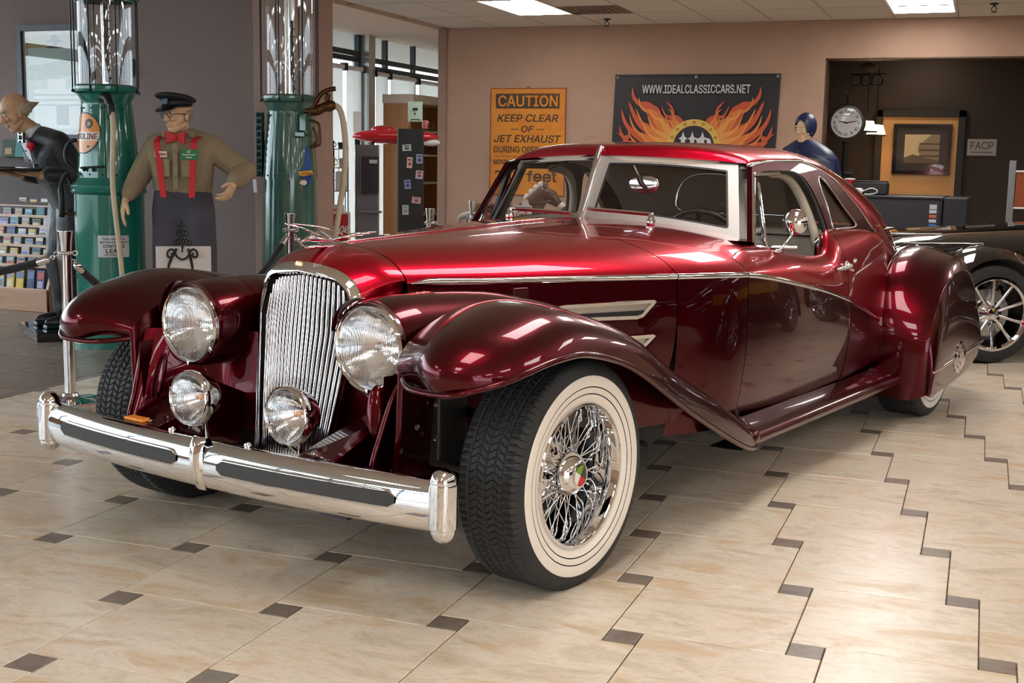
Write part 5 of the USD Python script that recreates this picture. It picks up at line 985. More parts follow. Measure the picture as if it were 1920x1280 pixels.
pal = [('white', (214, 216, 214)), ('pale blue', (140, 172, 196)), ('navy', (44, 58, 98)), ('crimson', (178, 52, 62)), ('cream', (210, 200, 168)), ('teal', (66, 128, 132)), ('grey', (140, 146, 152)), ('yellow', (206, 178, 66)), ('lilac', (168, 156, 190)), ('slate blue', (84, 112, 148)), ('tan', (180, 150, 116)), ('olive', (122, 128, 86))]
PALM = [pm('brochure_' + n.replace(' ', '_'), srgb(*c), .4) for n, c in pal]
ordn = ['bottom', 'second', 'third', 'fourth', 'fifth', 'sixth', 'seventh', 'eighth', 'ninth', 'tenth', 'eleventh']; ordr = ['far right', 'second from right', 'third from right', 'fourth from right', 'fifth from right', 'sixth from right', 'seventh from right']
big_cols = [2, 2, 7, 7, 1, 9]
for k, (y, z, h_, w_) in enumerate(rows):
    for c in range(6):
        x = W_ - .08 - c * (.098 if k == 0 else .108) - rnd.uniform(0, .012); ci = big_cols[c] if k == 0 else rnd.randrange(len(pal)); c2 = rnd.choice([i for i in range(len(pal)) if i != ci])
        if k > 0 and rnd.random() < .06: continue
        hh = h_ * (1 if k == 0 else rnd.uniform(.85, 1.15)); nmx = pal[ci][0]
        b = thing('brochure', f'{nmx} {"tall folded map" if k == 0 else "leaflet"} in the {ordn[k]} row of the rack, {ordr[c]}', 'brochure', (-7.55 + x, 7.71 + y + .006, z + .001), rnd.uniform(-3, 3), 'brochures on the stepped rack')
        part(b, 'stack', mv(bx(-w_ / 2, 0, 0, w_ / 2, .012, hh), rx=-8), PALM[ci])
        part(b, 'cover_band', mv(bx(-w_ * .42, -.0015, hh * .55, w_ * .42, .001, hh * .9), rx=-8), PALM[c2]); part(b, 'cover_picture', mv(bx(-w_ * .38, -.0015, hh * .12, w_ * .3, .001, hh * .45), rx=-8), PALM[(ci + c2 + 3) % len(pal)])
for lb, px, w_, h_, col, tx in (('teal paperback with a pale letter standing on top of the rack', -7.30, .11, .16, srgb(70, 140, 146), 'B'), ('purple paperback beside the teal book on the rack top', -7.17, .11, .14, srgb(76, 70, 104), None), ('dark green paperback at the left end of the rack top', -7.43, .11, .14, srgb(36, 66, 40), None)):
    b = thing('book', lb, 'book', (px, 8.175, 1.183), 8); mt = pm('book_%d' % len(used), col, .4)
    part(b, 'cover', mv(bx(-w_ / 2, 0, 0, w_ / 2, .02, h_), rx=-10), mt); part(b, 'pages', mv(bx(-w_ / 2 + .003, .003, .002, w_ / 2 + .001, .017, h_ + .001), rx=-10), M['paper'])
    if tx: part(b, 'title', mv(frame_to(text(tx, .045, .001, True, center=True), (.02, -.001, .09), (1, 0, 0), (0, 0, 1)), rx=-10), pm('title_pale', srgb(190, 214, 212), .5))
    else: part(b, 'picture', mv(bx(-.03, -.0015, .02, .03, 0, .07), rx=-10), PALM[10])
wp2 = thing('wall_plate', 'small steel bracket plate on the mauve wall right of the pump cage', 'bracket', (-6.25, 8.245, 1.88)); part(wp2, 'loop', tube(np.array([(-.0, -.01, -.055), (.05, -.03, -.055), (.05, -.03, .055), (0, -.01, .055)]), .006, 6), M['darkmetal']); part(wp2, 'plate', rbox(-.02, -.01, -.07, .015, 0, .07, .003), M['darkmetal'])

# ------------------------------------------------------------------ rope stanchions
def stanchion(label, x, y, Hh=.855):
    t = thing('stanchion', label, 'stanchion', (x, y, 0), group=None)
    part(t, 'base', lathe([(0, 0), (.15, 0), (.155, .006), (.155, .03), (.15, .038), (.06, .05), (.04, .058), (.034, .07)], 48), M['chrome'], 30)
    part(t, 'post', lathe([(.026, .06), (.026, Hh - .11)], 32), M['chrome'], True)
    part(t, 'head', lathe([(.026, Hh - .115), (.031, Hh - .11), (.031, Hh - .10), (.027, Hh - .098), (.030, Hh - .05), (.037, Hh - .004), (.036, Hh), (.0, Hh + .002)], 32), M['chrome'], 30)
    part(t, 'ring', [mv(trimesh.creation.torus(.033, .005, 24, 8), (0, 0, Hh - .105))] + [mv(trimesh.creation.torus(.011, .003, 16, 6), (.043 * math.cos(a), .043 * math.sin(a), Hh - .108), rx=90, rz=math.degrees(a)) for a in (.8, 2.6, 4.2)], M['chrome'], True)
    return t
SP = {'a': (-4.085, 4.85), 'b': (-4.24, 7.19), 'c': (-3.88, 8.62), 'd': (-4.29, 10.45)}
stanchion('chrome rope stanchion nearest the front bumper, before the teal pump', *SP['a']); stanchion('chrome rope stanchion in front of the weathered green pump', *SP['b'])
stanchion('chrome rope stanchion standing by the tall black sticker cabinet', *SP['c']); stanchion('chrome rope stanchion beside the brown rocking horse', *SP['d'])
def rope(label, p, q, sag, hz=.75):
    a, b = np.array([*p, hz]), np.array([*q, hz]); n = 41; s = np.linspace(0, 1, n); ln = np.linalg.norm(b - a)
    k = 2 * math.asinh(1) ; pts = a + (b - a) * s[:, None]; pts[:, 2] -= sag * (1 - (np.cosh((s - .5) * 3.2) - 1) / (math.cosh(1.6) - 1)); m0 = max(2, int(.055 / ln * n) + 1); e = max(3, int(.13 / ln * n) + 1)
    t = thing('barrier_rope', label, 'barrier rope', tuple((a + b) / 2)); pts -= (a + b) / 2
    fine = spl(pts, 200, kind='cr'); d = np.r_[0, np.cumsum(np.linalg.norm(np.diff(fine, axis=0), axis=1))]; at_ = lambda l: int(np.searchsorted(d, l)); LN = d[-1]
    part(t, 'cord', tube(fine[at_(.15):at_(LN - .15)], .020, 12), M['velvet'], True)
    for i0, i1 in ((at_(.085), at_(.165)), (at_(LN - .165), at_(LN - .085))): part(t, 'ferrule', tube(fine[i0:i1 + 1], [.014] + [.019] * (i1 - i0 - 1) + [.020], 12) if i1 - i0 > 1 else rod(fine[i0], fine[i1], .019), M['chrome'], True)
    for sgn in (0, 1):
        for kk in range(3):
            l = .045 + .017 * kk; i = at_(l if sgn == 0 else LN - l); part(t, 'chain_link', mv(trimesh.creation.torus(.009, .0028, 14, 6), fine[i], rx=90 * (kk % 2), rz=20), M['chrome'], True)
rope('black velvet rope swagging from the front stanchion off to the left', SP['a'], (-6.0, 4.45), .16)
rope('black velvet rope hanging low between the front and second stanchions', SP['a'], SP['b'], .42)
rope('black velvet rope between the second stanchion and the cabinet stanchion', SP['b'], SP['c'], .34)
rope('black velvet rope between the cabinet stanchion and the horse stanchion', SP['c'], SP['d'], .40)

# ------------------------------------------------------------------ easel with a blank card
es = thing('easel_sign', 'wrought iron easel holding a blank white card by the right fender', 'easel', (-4.04, 5.72, 0), 34)
IRON = pm('wrought_iron', (.018, .016, .015), .45, .5)
def curl(pts, r=.006): return tube(spl(pts, 40, kind='cr'), r, 8)
part(es, 'leg', [tube(spl([(-.03, .0, .72), (-.075, .0, .62), (-.10, -.02, .30), (-.16, -.05, .0)], 24), .007, 8)], IRON, True); part(es, 'leg', [tube(spl([(.03, .0, .72), (.05, .0, .62), (.07, -.02, .30), (.13, -.05, .0)], 24), .007, 8)], IRON, True); part(es, 'leg', rod((0, .01, .74), (0, .24, 0), .007), IRON, True)
part(es, 'shelf_bar', [rod((-.13, -.03, .44), (.12, -.03, .44), .006), rod((-.13, -.055, .45), (-.13, -.03, .44), .006), rod((.12, -.055, .45), (.12, -.03, .44), .006)], IRON, True)
for s in (1, -1): part(es, 'scroll', curl([(.0, -.012, .66), (.03 * s, -.012, .68), (.05 * s, -.012, .715), (.075 * s, -.012, .705), (.072 * s, -.012, .675), (.052 * s, -.012, .68), (.058 * s, -.012, .695)], .0055), IRON, True)
part(es, 'finial', [mv(trimesh.creation.torus(.012, .0035, 14, 6), (dx, 0, dz), rx=90) for dx, dz in ((0, .76), (-.022, .755), (.022, .755), (-.012, .78), (.012, .78), (-.022, .80), (.022, .80), (0, .805), (-.010, .828), (.010, .828), (0, .85), (-.036, .75), (.036, .75))] + [rod((0, 0, .70), (0, 0, .85), .004)], IRON, True)
cd = thing('card', 'blank white card leaning on the wrought iron easel', 'sign card', (-4.03, 5.715, .447), 34); part(cd, 'face', mv(rbox(-.145, -.008, 0, .145, .0, .285, .002), rx=-6), pm('card_white', srgb(206, 200, 196), .6)); part(cd, 'backing', mv(bx(-.14, .0, .004, .14, .004, .28), rx=-6), M['paper'])

# ------------------------------------------------------------------ red plaque, kiosk, rack and cabinets in the window bay
rs = thing('sign', 'red sign with white script and white border beside the green pump base', 'sign', (-4.60, 8.42, 0), 22)
part(rs, 'board', mv(ext(sbox(-.125, -.115, .125, .115).buffer(.012), .012), (0, 0, .69), rx=90), M['redink']); part(rs, 'border', mv(ext(sbox(-.125, -.115, .125, .115).buffer(.012).difference(sbox(-.115, -.105, .115, .105).buffer(.006)), .003), (0, -.012, .69), rx=90), M['white'])
def script_word(word, h):
    """brush-script word as tubes"""
    G_ = {'P': [[(.1, 0), (.25, .9), (.2, 1.0)], [(.05, .75), (.3, 1.05), (.6, .85), (.3, .5)]], 'l': [[(0, .1), (.25, .9), (.12, 1.0), (.1, .2), (.3, .1)]], 'e': [[(0, .15), (.25, .4), (.12, .5), (.08, .1), (.4, .12)]], 'a': [[(.3, .45), (.05, .35), (.1, .02), (.3, .3), (.3, .05), (.42, .1)]], 's': [[(0, .1), (.22, .5), (.25, .1), (.05, .05), (.4, .12)]]}
    adv = {'P': .55, 'l': .26, 'e': .36, 'a': .38, 's': .36}; x, out = 0, []
    for ch in word:
        for st in G_[ch]: out.append(tube(spl([(x + a + .22 * b, b, 0) for a, b in st], 24, kind='cr') * h, .055 * h, 6))
        x += adv[ch]
    return cat_(out)
part(rs, 'lettering', frame_to(script_word('Please', .105), (-.115, -.013, .655), (1, 0, 0), (0, 0, 1)), M['white'], True); part(rs, 'post', [rod((0, .008, 0), (0, .008, .62), .012)], M['darkmetal']); part(rs, 'foot', lathe([(0, 0), (.11, 0), (.11, .01), (.02, .02)], 24), M['darkmetal'])
GREYP = nm('grey_kiosk_laminate', srgb(118, 114, 120), srgb(126, 122, 128), 20, .5)
FAC = 20.4
kio = thing('kiosk', 'narrow grey kiosk post with a black box and small ledge', 'kiosk', (-5.55, 10.85, 0), FAC)
part(kio, 'post', cbox(-.105, 0, 0, .105, .12, 1.345, .004), GREYP); part(kio, 'side_strip', cbox(-.118, .0, 0, -.106, .12, 1.345, .002), M['stainless']); part(kio, 'base', rbox(-.12, -.04, 0, .15, .2, .03, .01), M['darkmetal'])
part(kio, 'box', cbox(-.055, -.075, .885, .115, 0, 1.235, .005), pm('dark_box', srgb(52, 48, 50), .5), 20); part(kio, 'box_label', bx(.03, -.0765, 1.17, .105, -.0745, 1.205), M['paper']); part(kio, 'box_shadow_seam', bx(.025, -.0765, .90, .028, -.0745, 1.225), M['black']); part(kio, 'ledge', cbox(-.06, -.10, .70, .145, 0, .72, .004), GREYP)  # thin black strip runs down the box front
for k in range(6): solo('ornament', [ball((0, 0, 0), .028, 2, (1, 1, 1.2)), rod((0, 0, .03), (0, 0, .055), .012, 8)], M['stainless'], f'small silvery trinket in the row on top of the grey kiosk, {["leftmost", "second", "third", "fourth", "fifth", "rightmost"][k]}', 'ornament', 'trinkets on the kiosk', smooth=True) if False else None
wr = thing('wire_rack', 'tall wire merchandise rack with small goods left of the grey kiosk', 'display rack', (-5.85, 10.72, 0), FAC)
part(wr, 'upright', [rod((x, y, 0), (x, y, 1.33), .006, 6) for x in (-.16, -.02, .12) for y in (0, .2)], M['darkmetal']); 
for z in (.42, .66, .90, 1.12, 1.30): part(wr, 'wire_shelf', [rod((-.17, y, z), (.13, y, z), .004, 6) for y in np.linspace(0, .2, 6)] + [rod((x, 0, z), (x, .2, z), .004, 6) for x in (-.17, .13)], M['stainless'])
part(wr, 'grid_back', [rod((x, .2, .9), (x, .2, 1.3), .003, 6) for x in np.linspace(-.15, .12, 7)] + [rod((-.16, .2, z), (.12, .2, z), .003, 6) for z in (1.0, 1.2)], M['darkmetal']); part(wr, 'foot', bx(-.19, -.02, 0, .14, .22, .03), M['darkmetal'])
def rk(x, y, z): a = math.radians(FAC); return (-5.85 + x * math.cos(a) - y * math.sin(a), 10.72 + x * math.sin(a) + y * math.cos(a), z)
goods = [('dark glass mug on the top shelf of the wire rack, left', -.12, 1.304, .035, .07, M['darkmetal']), ('dark glass mug on the top shelf of the wire rack, middle', -.03, 1.304, .035, .075, M['darkmetal']), ('dark glass mug on the top shelf of the wire rack, right', .07, 1.304, .035, .06, M['black']),
         ('grey tumbler on the second shelf of the wire rack, left', -.12, 1.124, .03, .09, M['stainless']), ('gold tumbler on the second shelf of the wire rack', -.02, 1.124, .032, .10, pm('gold_tin', srgb(190, 160, 96), .3, .8)), ('grey tumbler on the second shelf of the wire rack, right', .07, 1.124, .03, .09, M['stainless'])]
for lb, x, z, r, h_, mt in goods:
    g_ = thing('cup', lb, 'cup', rk(x, .09, z)); part(g_, 'body', lathe([(0, 0), (r * .8, 0), (r, h_), (r * .93, h_), (r * .75, .006), (0, .006)], 20), mt, 30); part(g_, 'handle', mv(trimesh.creation.torus(h_ * .26, .004, 14, 6), (r * 1.05, 0, h_ * .5), rx=90), mt, True)
for lb, x, z, w_, h_, mt in (('red folded shirt on the third shelf of the wire rack', -.08, .904, .14, .16, M['redink']), ('white carton on the third shelf of the wire rack', .07, .904, .10, .18, M['white']), ('white carton on the fourth shelf of the wire rack', -.09, .664, .12, .14, M['white']), ('orange printed card box on the fourth shelf of the wire rack', .03, .664, .12, .10, pm('card_cream', srgb(226, 214, 190), .6)), ('brown carton on the lowest shelf of the wire rack', -.07, .424, .14, .12, pm('brown_carton', srgb(110, 62, 56), .6)), ('clear plastic carton on the lowest shelf of the wire rack', .06, .424, .11, .15, M['stainless'])):
    g_ = thing('carton', lb, 'carton', rk(x, .10, z), FAC); part(g_, 'box', cbox(-w_ / 2, -.06, 0, w_ / 2, .06, h_, .003), mt); part(g_, 'lid_flap', bx(-w_ / 2 + .004, -.058, h_, w_ / 2 - .004, .058, h_ + .004), mt)
    if 'orange' in lb: part(g_, 'print', frame_to(flame_set(.10, .07) if False else ext(unary_union([Point(0, 0).buffer(.018).difference(Point(0, 0).buffer(.011)), Polygon([(-.045, .03), (-.01, .0), (-.04, -.01)]), Polygon([(.045, .03), (.01, .0), (.04, -.01)])]), .001), (0, -.061, h_ / 2), (1, 0, 0), (0, 0, 1)), pm('flame_print', srgb(214, 84, 50), .6))
cab = thing('cabinet', 'tall narrow black cabinet covered with stickers beside the window bay', 'cabinet', (-5.50, 11.72, 0), 24)
part(cab, 'body', cbox(-.13, .0, 0, .13, .30, 1.52, .006), pm('cabinet_black', (.014, .014, .015), .45)); part(cab, 'side', cbox(-.136, .004, .03, -.1305, .296, 1.515, .001), pm('cabinet_grey_side', srgb(112, 120, 126), .35, .5)); part(cab, 'foot', bx(-.12, .01, -.0, .12, .29, .005), M['black'])
part(cab, 'side_slot', [bx(-.138, .06, z, -.1355, .10, z + .10) for z in (1.02, 1.14)], M['darkmetal'])
stick = [(-.04, 1.33, .09, .065, (190, 206, 200)), (-.01, 1.18, .055, .11, (214, 200, 186)), (.09, 1.22, .065, .095, (150, 160, 190)), (.09, 1.06, .075, .085, (190, 190, 204)), (-.03, .96, .065, .095, (140, 150, 196)), (.06, .80, .09, .065, (204, 186, 176)), (-.05, .70, .065, .10, (186, 196, 198))]
for k, (x, z, w_, h_, c) in enumerate(stick):
    st = part(cab, 'sticker', mv(bx(-w_ / 2, -.0015, -h_ / 2, w_ / 2, .0, h_ / 2), (x, 0, z), ry=(-4, 3, 0, 4, -5, 5, 0)[k]), pm('sticker_%d' % k, srgb(*c), .5))
    part(st, 'print', [bx(x - w_ * .3, -.0025, z + h_ * .18, x + w_ * .3, -.001, z + h_ * .34), bx(x - w_ * .2, -.0025, z - h_ * .28, x + w_ * .25, -.001, z + h_ * .02)], (PALM[2], PALM[3], PALM[2], PALM[3], PALM[2], PALM[3], PALM[6])[k])
sg = thing('sheet_sign', 'mint green paper sign in a wire holder on top of the black cabinet', 'sign', (-5.55, 11.86, 1.521), 24)
part(sg, 'sheet', mv(bx(-.075, -.001, 0, .075, .001, .205), (.03, 0, .075), rx=-5), pm('mint_paper', srgb(190, 214, 196), .7)); part(sg, 'holder', [tube(np.array([(-.04, .0, .0), (-.01, -.004, .08), (-.01, -.004, .10), (.08, -.004, .10), (.08, -.004, .08), (.11, 0, 0)]), .003, 6)], M['darkmetal'])
part(sg, 'writing', [mv(bx(.005, -.0025, .19, .055, -.001, .215)), mv(bx(.02, -.003, .145, .035, -.0015, .165))], M['ink'])
jar = thing('ornament', 'small pink figurine beside the mint sign on the black cabinet', 'ornament', (-5.42, 11.90, 1.521)); part(jar, 'body', cbox(-.03, -.03, 0, .03, .03, .09, .012), pm('pink_clay', srgb(190, 110, 100), .5)); part(jar, 'ring', mv(trimesh.creation.torus(.03, .004, 16, 6), (.06, 0, .035), rx=90, rz=30), M['darkmetal'])
OAK = nm('oak_veneer', srgb(190, 134, 84), srgb(204, 148, 96), 3, .45, stretch=(6, 6, .5)); OAKT = pm('white_edge', srgb(226, 212, 196), .5)
bc = thing('bookcase', 'long oak bookcase with white top edge under the window shades', 'bookcase', (-7.10, 14.32, 0))
part(bc, 'end_panel', cbox(0, 0, 0, .37, .03, 1.90, .003), OAK); part(bc, 'top', [cbox(-.01, -.01, 1.90, .42, 5.2, 2.01, .004)], OAKT); part(bc, 'back', bx(0, .03, 0, .02, 5.2, 1.9), OAK)
for y in (1.3, 2.6, 3.9, 5.17): part(bc, 'upright', cbox(.02, y, 0, .41, y + .03, 1.9, .003), OAK if y else OAK); part(bc, 'edge_strip', cbox(.405, y, 0, .417, y + .03, 1.9, .002), OAKT)
for z in (.08, .5, .9, 1.25, 1.55):
    for y in (.03, 1.33, 2.63, 3.93): part(bc, 'shelf', cbox(.02, y, z, .40, y + 1.24, z + .025, .003), OAKT)
rc_ = thing('model_aircraft', 'glossy red model hull with white tip seen behind the black cabinet', 'model', (-6.15, 12.70, 0), 20)
REDG = pm('red_gloss', srgb(196, 20, 34), .12, coat_weight=.8); hull_ = mv(ball((0, 0, 0), 1, 4, (.48, .16, .085)), (0, 0, 1.46)); part(rc_, 'hull', hull_, REDG, True); part(rc_, 'cowl', mv(ball((0, 0, 0), 1, 3, (.14, .10, .05)), (-.13, 0, 1.53)), REDG, True); part(rc_, 'stripe', mv(ball((0, 0, 0), 1, 3, (.40, .162, .012)), (0, 0, 1.475)), M['white'], True)
part(rc_, 'tip', mv(ball((0, 0, 0), 1, 3, (.10, .05, .04)), (.40, -.02, 1.40)), M['white'], True); part(rc_, 'stand', [rod((x, 0, 0), (x, 0, 1.40), .02) for x in (-.25, .25)] + [bx(-.35, -.15, 0, .35, .15, .02)], M['darkmetal'])
ts = thing('door_sign', 'slim black sign post with white notice by the window frame', 'sign', (-6.72, 12.9, 0), 20); part(ts, 'post', cbox(-.03, -.015, 0, .03, .015, 1.50, .003), M['black']); part(ts, 'notice', bx(-.045, -.02, 1.50, .045, -.012, 1.74), M['paper']); part(ts, 'base', rbox(-.15, -.1, 0, .15, .1, .02, .005), M['black'])

# ------------------------------------------------------------------ signs on the back wall
def onwall(m, x, y, z): return frame_to(m, (x, y, z), (1, 0, 0), (0, 0, 1))
RUST = nm('rusted_orange_enamel', srgb(214, 134, 36), srgb(200, 112, 34), 5, .5, detail=6, lo=.45, hi=.75)
cs = thing('sign', 'orange metal CAUTION jet exhaust sign hung on the back wall', 'sign', (-4.87, YB, 0))
X0, X1, Z0, Z1 = -.445, .445, .835, 2.02
def cw_(m, x, z, d=.014): return frame_to(m, (x, -d, z), (1, 0, 0), (0, 0, 1))
part(cs, 'plate', cbox(X0, -.014, Z0, X1, -.002, Z1, .003), RUST); part(cs, 'edge', [cbox(X0 - .006, -.016, Z0 - .006, X0 + .004, -.001, Z1 + .006, .002), cbox(X1 - .004, -.016, Z0 - .006, X1 + .006, -.001, Z1 + .006, .002), cbox(X0, -.016, Z1 - .004, X1, -.001, Z1 + .006, .002), cbox(X0, -.016, Z0 - .006, X1, -.001, Z0 + .004, .002)], nm('rust_edge', srgb(120, 62, 30), srgb(150, 84, 40), 12, .7))
INKB = nm('worn_black_print', srgb(58, 44, 30), srgb(84, 58, 32), 9, .6)
part(cs, 'header_panel', cbox(-.385, -.0165, 1.80, .375, -.014, 1.965, .001), INKB)
part(cs, 'header_text', cw_(text('CAUTION', .115, .002, True, w=.71, center=True), 0, 1.826, .0165), RUST)
for s_, h_, z, w_, sh in (('KEEP CLEAR', .078, 1.655, .72, .22), ('OF', .066, 1.54, .145, .22), ('JET EXHAUST', .078, 1.425, .79, .22), ('DURING OPERATION', .066, 1.31, .80, 0), ('MINIMUM SAFE DISTANCE', .052, 1.175, .80, 0)): part(cs, 'lettering', cw_(text(s_, h_, .002, True, shear=sh, w=w_, center=True), -.0, z), INKB)
part(cs, 'lettering', cw_(text('200', .115, .002, True, w=.25), -.385, .99), INKB); part(cs, 'lettering', cw_(text('feet', .115, .002, True, w=.36), .0, .99), INKB)
part(cs, 'rule', [cbox(-.20, -.016, 1.565, -.105, -.014, 1.573, .001), cbox(.105, -.016, 1.565, .20, -.014, 1.573, .001), cbox(-.40, -.016, 1.262, .42, -.014, 1.266, .001)], INKB); part(cs, 'hanger', mv(trimesh.creation.torus(.012, .003, 14, 6), (0, -.008, 2.03), rx=90), M['darkmetal'])
bn = thing('banner', 'black vinyl banner with orange flames, web address and gold studded ring', 'banner', (-2.963, YB, 0))
BB_ = 1.02; bw2 = .895
part(bn, 'cloth', grid([[(x, -.012 - .006 * math.sin(x * 4 + 1) * (2.16 - z), z) for x in np.linspace(-bw2 - .03 * (2.16 - z), bw2 - .03 * (2.16 - z), 24)] for z in np.linspace(2.16, BB_, 16)]), pm('banner_vinyl', srgb(40, 38, 40), .55), True)
part(bn, 'hem', [cbox(-bw2, -.02, 2.145, bw2, -.004, 2.165, .003)], pm('banner_hem', srgb(30, 29, 31), .5)); [part(bn, 'grommet', mv(trimesh.creation.torus(.012, .004, 16, 6), (x, -.022, 2.135), rx=90), M['stainless']) for x in (-bw2 + .03, 0, bw2 - .03)]
FW = lambda m, dd=.022: frame_to(m, (0, -dd, 0), (1, 0, 0), (0, 0, 1))
part(bn, 'web_address', FW(text('WWW.IDEALCLASSICCARS.NET', .085, .002, True, w=1.17, center=True).apply_translation([0, 1.965, 0]), .030), pm('banner_white', srgb(206, 204, 200), .5))
def tongue(p, w0):
    c = spl(p, 40, kind='cr'); t = np.gradient(c, axis=0); t /= np.linalg.norm(t, axis=1, keepdims=True); nrm = np.stack([-t[:, 1], t[:, 0]], 1); s = np.linspace(0, 1, 40); w = w0 * np.minimum(1, 1.0 - s) ** .8 * (1 + .25 * np.sin(s * 7))
    return Polygon(np.vstack([c + nrm * w[:, None], (c - nrm * w[:, None])[::-1]])).buffer(0)
base_t = [([(.16, 1.52), (.40, 1.66), (.52, 1.83), (.60, 1.85), (.68, 1.93), (.69, 2.03)], .085), ([(.18, 1.46), (.45, 1.56), (.62, 1.66), (.70, 1.80), (.735, 1.88)], .075), ([(.18, 1.40), (.48, 1.46), (.68, 1.55), (.78, 1.68), (.81, 1.80)], .075), ([(.18, 1.32), (.5, 1.35), (.70, 1.42), (.80, 1.52), (.83, 1.62)], .065),
          ([(.18, 1.26), (.45, 1.27), (.62, 1.32), (.74, 1.42), (.80, 1.46)], .06), ([(.18, 1.18), (.4, 1.18), (.55, 1.22), (.66, 1.30), (.72, 1.33)], .06), ([(.14, 1.55), (.24, 1.66), (.24, 1.78), (.32, 1.88)], .05), ([(.12, 1.55), (.20, 1.70), (.30, 1.72), (.37, 1.84)], .04), ([(.20, 1.5), (.36, 1.62), (.40, 1.78), (.50, 1.85)], .06), ([(.72, 1.50), (.78, 1.49), (.82, 1.52), (.86, 1.545)], .022)]
fo_ = unary_union([tongue(p, w) for p, w in base_t]); fi_ = unary_union([tongue([(a * .86 + .02, 1.45 + (b - 1.45) * .82) for a, b in p], w * .62) for p, w in base_t[:9]]); fy_ = unary_union([tongue([(a * .66 + .03, 1.45 + (b - 1.45) * .62) for a, b in p], w * .42) for p, w in base_t[:9]])
for nme, pg, dd, c in (('flame', fo_, .026, srgb(196, 84, 52)), ('flame_middle', fi_, .028, srgb(214, 122, 56)), ('flame_core', fy_, .030, srgb(222, 152, 74))):
    mt = pm('banner_' + nme, c, .5)
    for s in (1, -1): part(bn, nme, FW(ext(pg if s > 0 else affinity.scale(pg, -1, 1, origin=(0, 0)), .002), dd), mt)
GOLD = pm('banner_gold', srgb(216, 178, 84), .45)
part(bn, 'ring', FW(ext(Point(0, 1.40).buffer(.29, 48).difference(Point(0, 1.40).buffer(.222, 48)), .002), .034), GOLD); part(bn, 'disc', FW(ext(Point(0, 1.40).buffer(.222, 48), .002), .033), pm('banner_disc', srgb(42, 38, 44), .5))
for k in range(16): a = k * pi / 8 + pi / 2; part(bn, 'stud', FW(ext(Point(.256 * math.cos(a), 1.40 + .256 * math.sin(a)).buffer(.016).difference(Point(.256 * math.cos(a), 1.40 + .256 * math.sin(a)).buffer(.008)), .002), .036), pm('stud_brown', srgb(150, 84, 40), .5) if k == 0 else L + 'stud_brown')
def gothic(ch, x, h=.26):
    st = [sbox(x - .022, 0, x + .022, h * .86), Polygon([(x - .05, h * .80), (x, h * .72), (x + .05, h * .80), (x, h * .93)]), Polygon([(x - .018, h * .86), (x, h * 1.1), (x + .018, h * .86)]), Polygon([(x - .05, .03), (x, -.03), (x + .05, .03), (x, .07)])]
    if ch == 'C': st += [Polygon([(x + .02, h * .86), (x + .085, h * .80), (x + .10, h * .60), (x + .075, h * .50), (x + .055, h * .62), (x + .045, h * .74)]), Polygon([(x + .02, .0), (x + .095, .02), (x + .06, .06)])]
    return unary_union(st)
part(bn, 'monogram', FW(ext(affinity.translate(unary_union([gothic('I', -.115), gothic('C', -.015), gothic('C', .095)]), 0, 1.275), .002), .037), L + 'banner_white')

# ------------------------------------------------------------------ rocking horse, warning card
HB_ = nm('brown_horse_paint', srgb(88, 62, 48), srgb(98, 70, 55), 5, .35); HW = pm('horse_white', srgb(216, 208, 200), .5)
hx, hy = -4.60, 12.0
hs = thing('rocking_horse', 'brown rocking horse with white blaze and muzzle behind the windscreen', 'rocking horse', (hx, hy, 0))
hb = soup([m3.Manifold.batch_hull([sph((-.22, 0, .62), .165), sph((.05, 0, .58), .15), sph((.25, 0, .62), .155)]), m3.Manifold.batch_hull([sph((.24, 0, .66), .135), sph((.36, 0, .80), .095), sph((.45, 0, .90), .075)]), m3.Manifold.batch_hull([sph((.44, 0, .90), .075), sph((.53, 0, .875), .062), sph((.60, 0, .80), .042)]), m3.Manifold.batch_hull([sph((.60, 0, .805), .042), sph((.655, 0, .755), .038)])]
          + [m3.Manifold.batch_hull([sph((.465, .04 * s, .96), .018), sph((.46, .045 * s, 1.015), .006)]) for s in (1, -1)] + [m3.Manifold.batch_hull([sph((a, .09 * s, .55), .075), sph((b, .13 * s, .33), .042)]) for s in (1, -1) for a, b in ((.22, .34), (-.24, -.34))] + [m3.Manifold.batch_hull([sph((b, .13 * s, .33), .042), sph((c, .15 * s, .10), .032)]) for s in (1, -1) for b, c in ((.34, .40), (-.34, -.42))], .012, 6)
part(hs, 'body', hb, HB_, True); part(hs, 'muzzle', mv(ball((0, 0, 0), 1, 3, (.055, .043, .045)), (.635, 0, .772), ry=40), HW, True); part(hs, 'mane', [mv(ball((0, 0, 0), 1, 2, (.03, .02, .05)), p) for p in ((.26, 0, .84), (.31, 0, .89), (.36, 0, .935), (.41, 0, .968))], HW, True)
part(hs, 'blaze', mv(ball((0, 0, 0), 1, 2, (.055, .014, .008)), (.545, 0, .912), ry=38), HW, True); part(hs, 'eye', [ball((.515, s * .063, .905), .011, 2) for s in (1, -1)], M['blackgloss'], True); part(hs, 'nostril', [ball((.672, s * .02, .768), .008, 1) for s in (1, -1)], M['ink']); part(hs, 'bridle', [mv(trimesh.creation.torus(.058, .005, 24, 6), (.575, 0, .835), ry=50), tube(spl([(.575, -.06, .83), (.42, -.12, .80), (.28, -.15, .75)], 12), .005, 6)], LEATHERB, True)
part(hs, 'saddle', mv(ball((0, 0, 0), 1, 3, (.15, .165, .06)), (-.02, 0, .725)), LEATHERB, True); part(hs, 'saddle_ring', [mv(trimesh.creation.torus(.02, .005, 14, 6), (-.12, -.05, .79), rx=70)], M['chrome']); part(hs, 'tail', tube(spl([(-.36, 0, .66), (-.47, 0, .62), (-.50, 0, .42)], 14), np.linspace(.035, .012, 14), 8), HW, True)
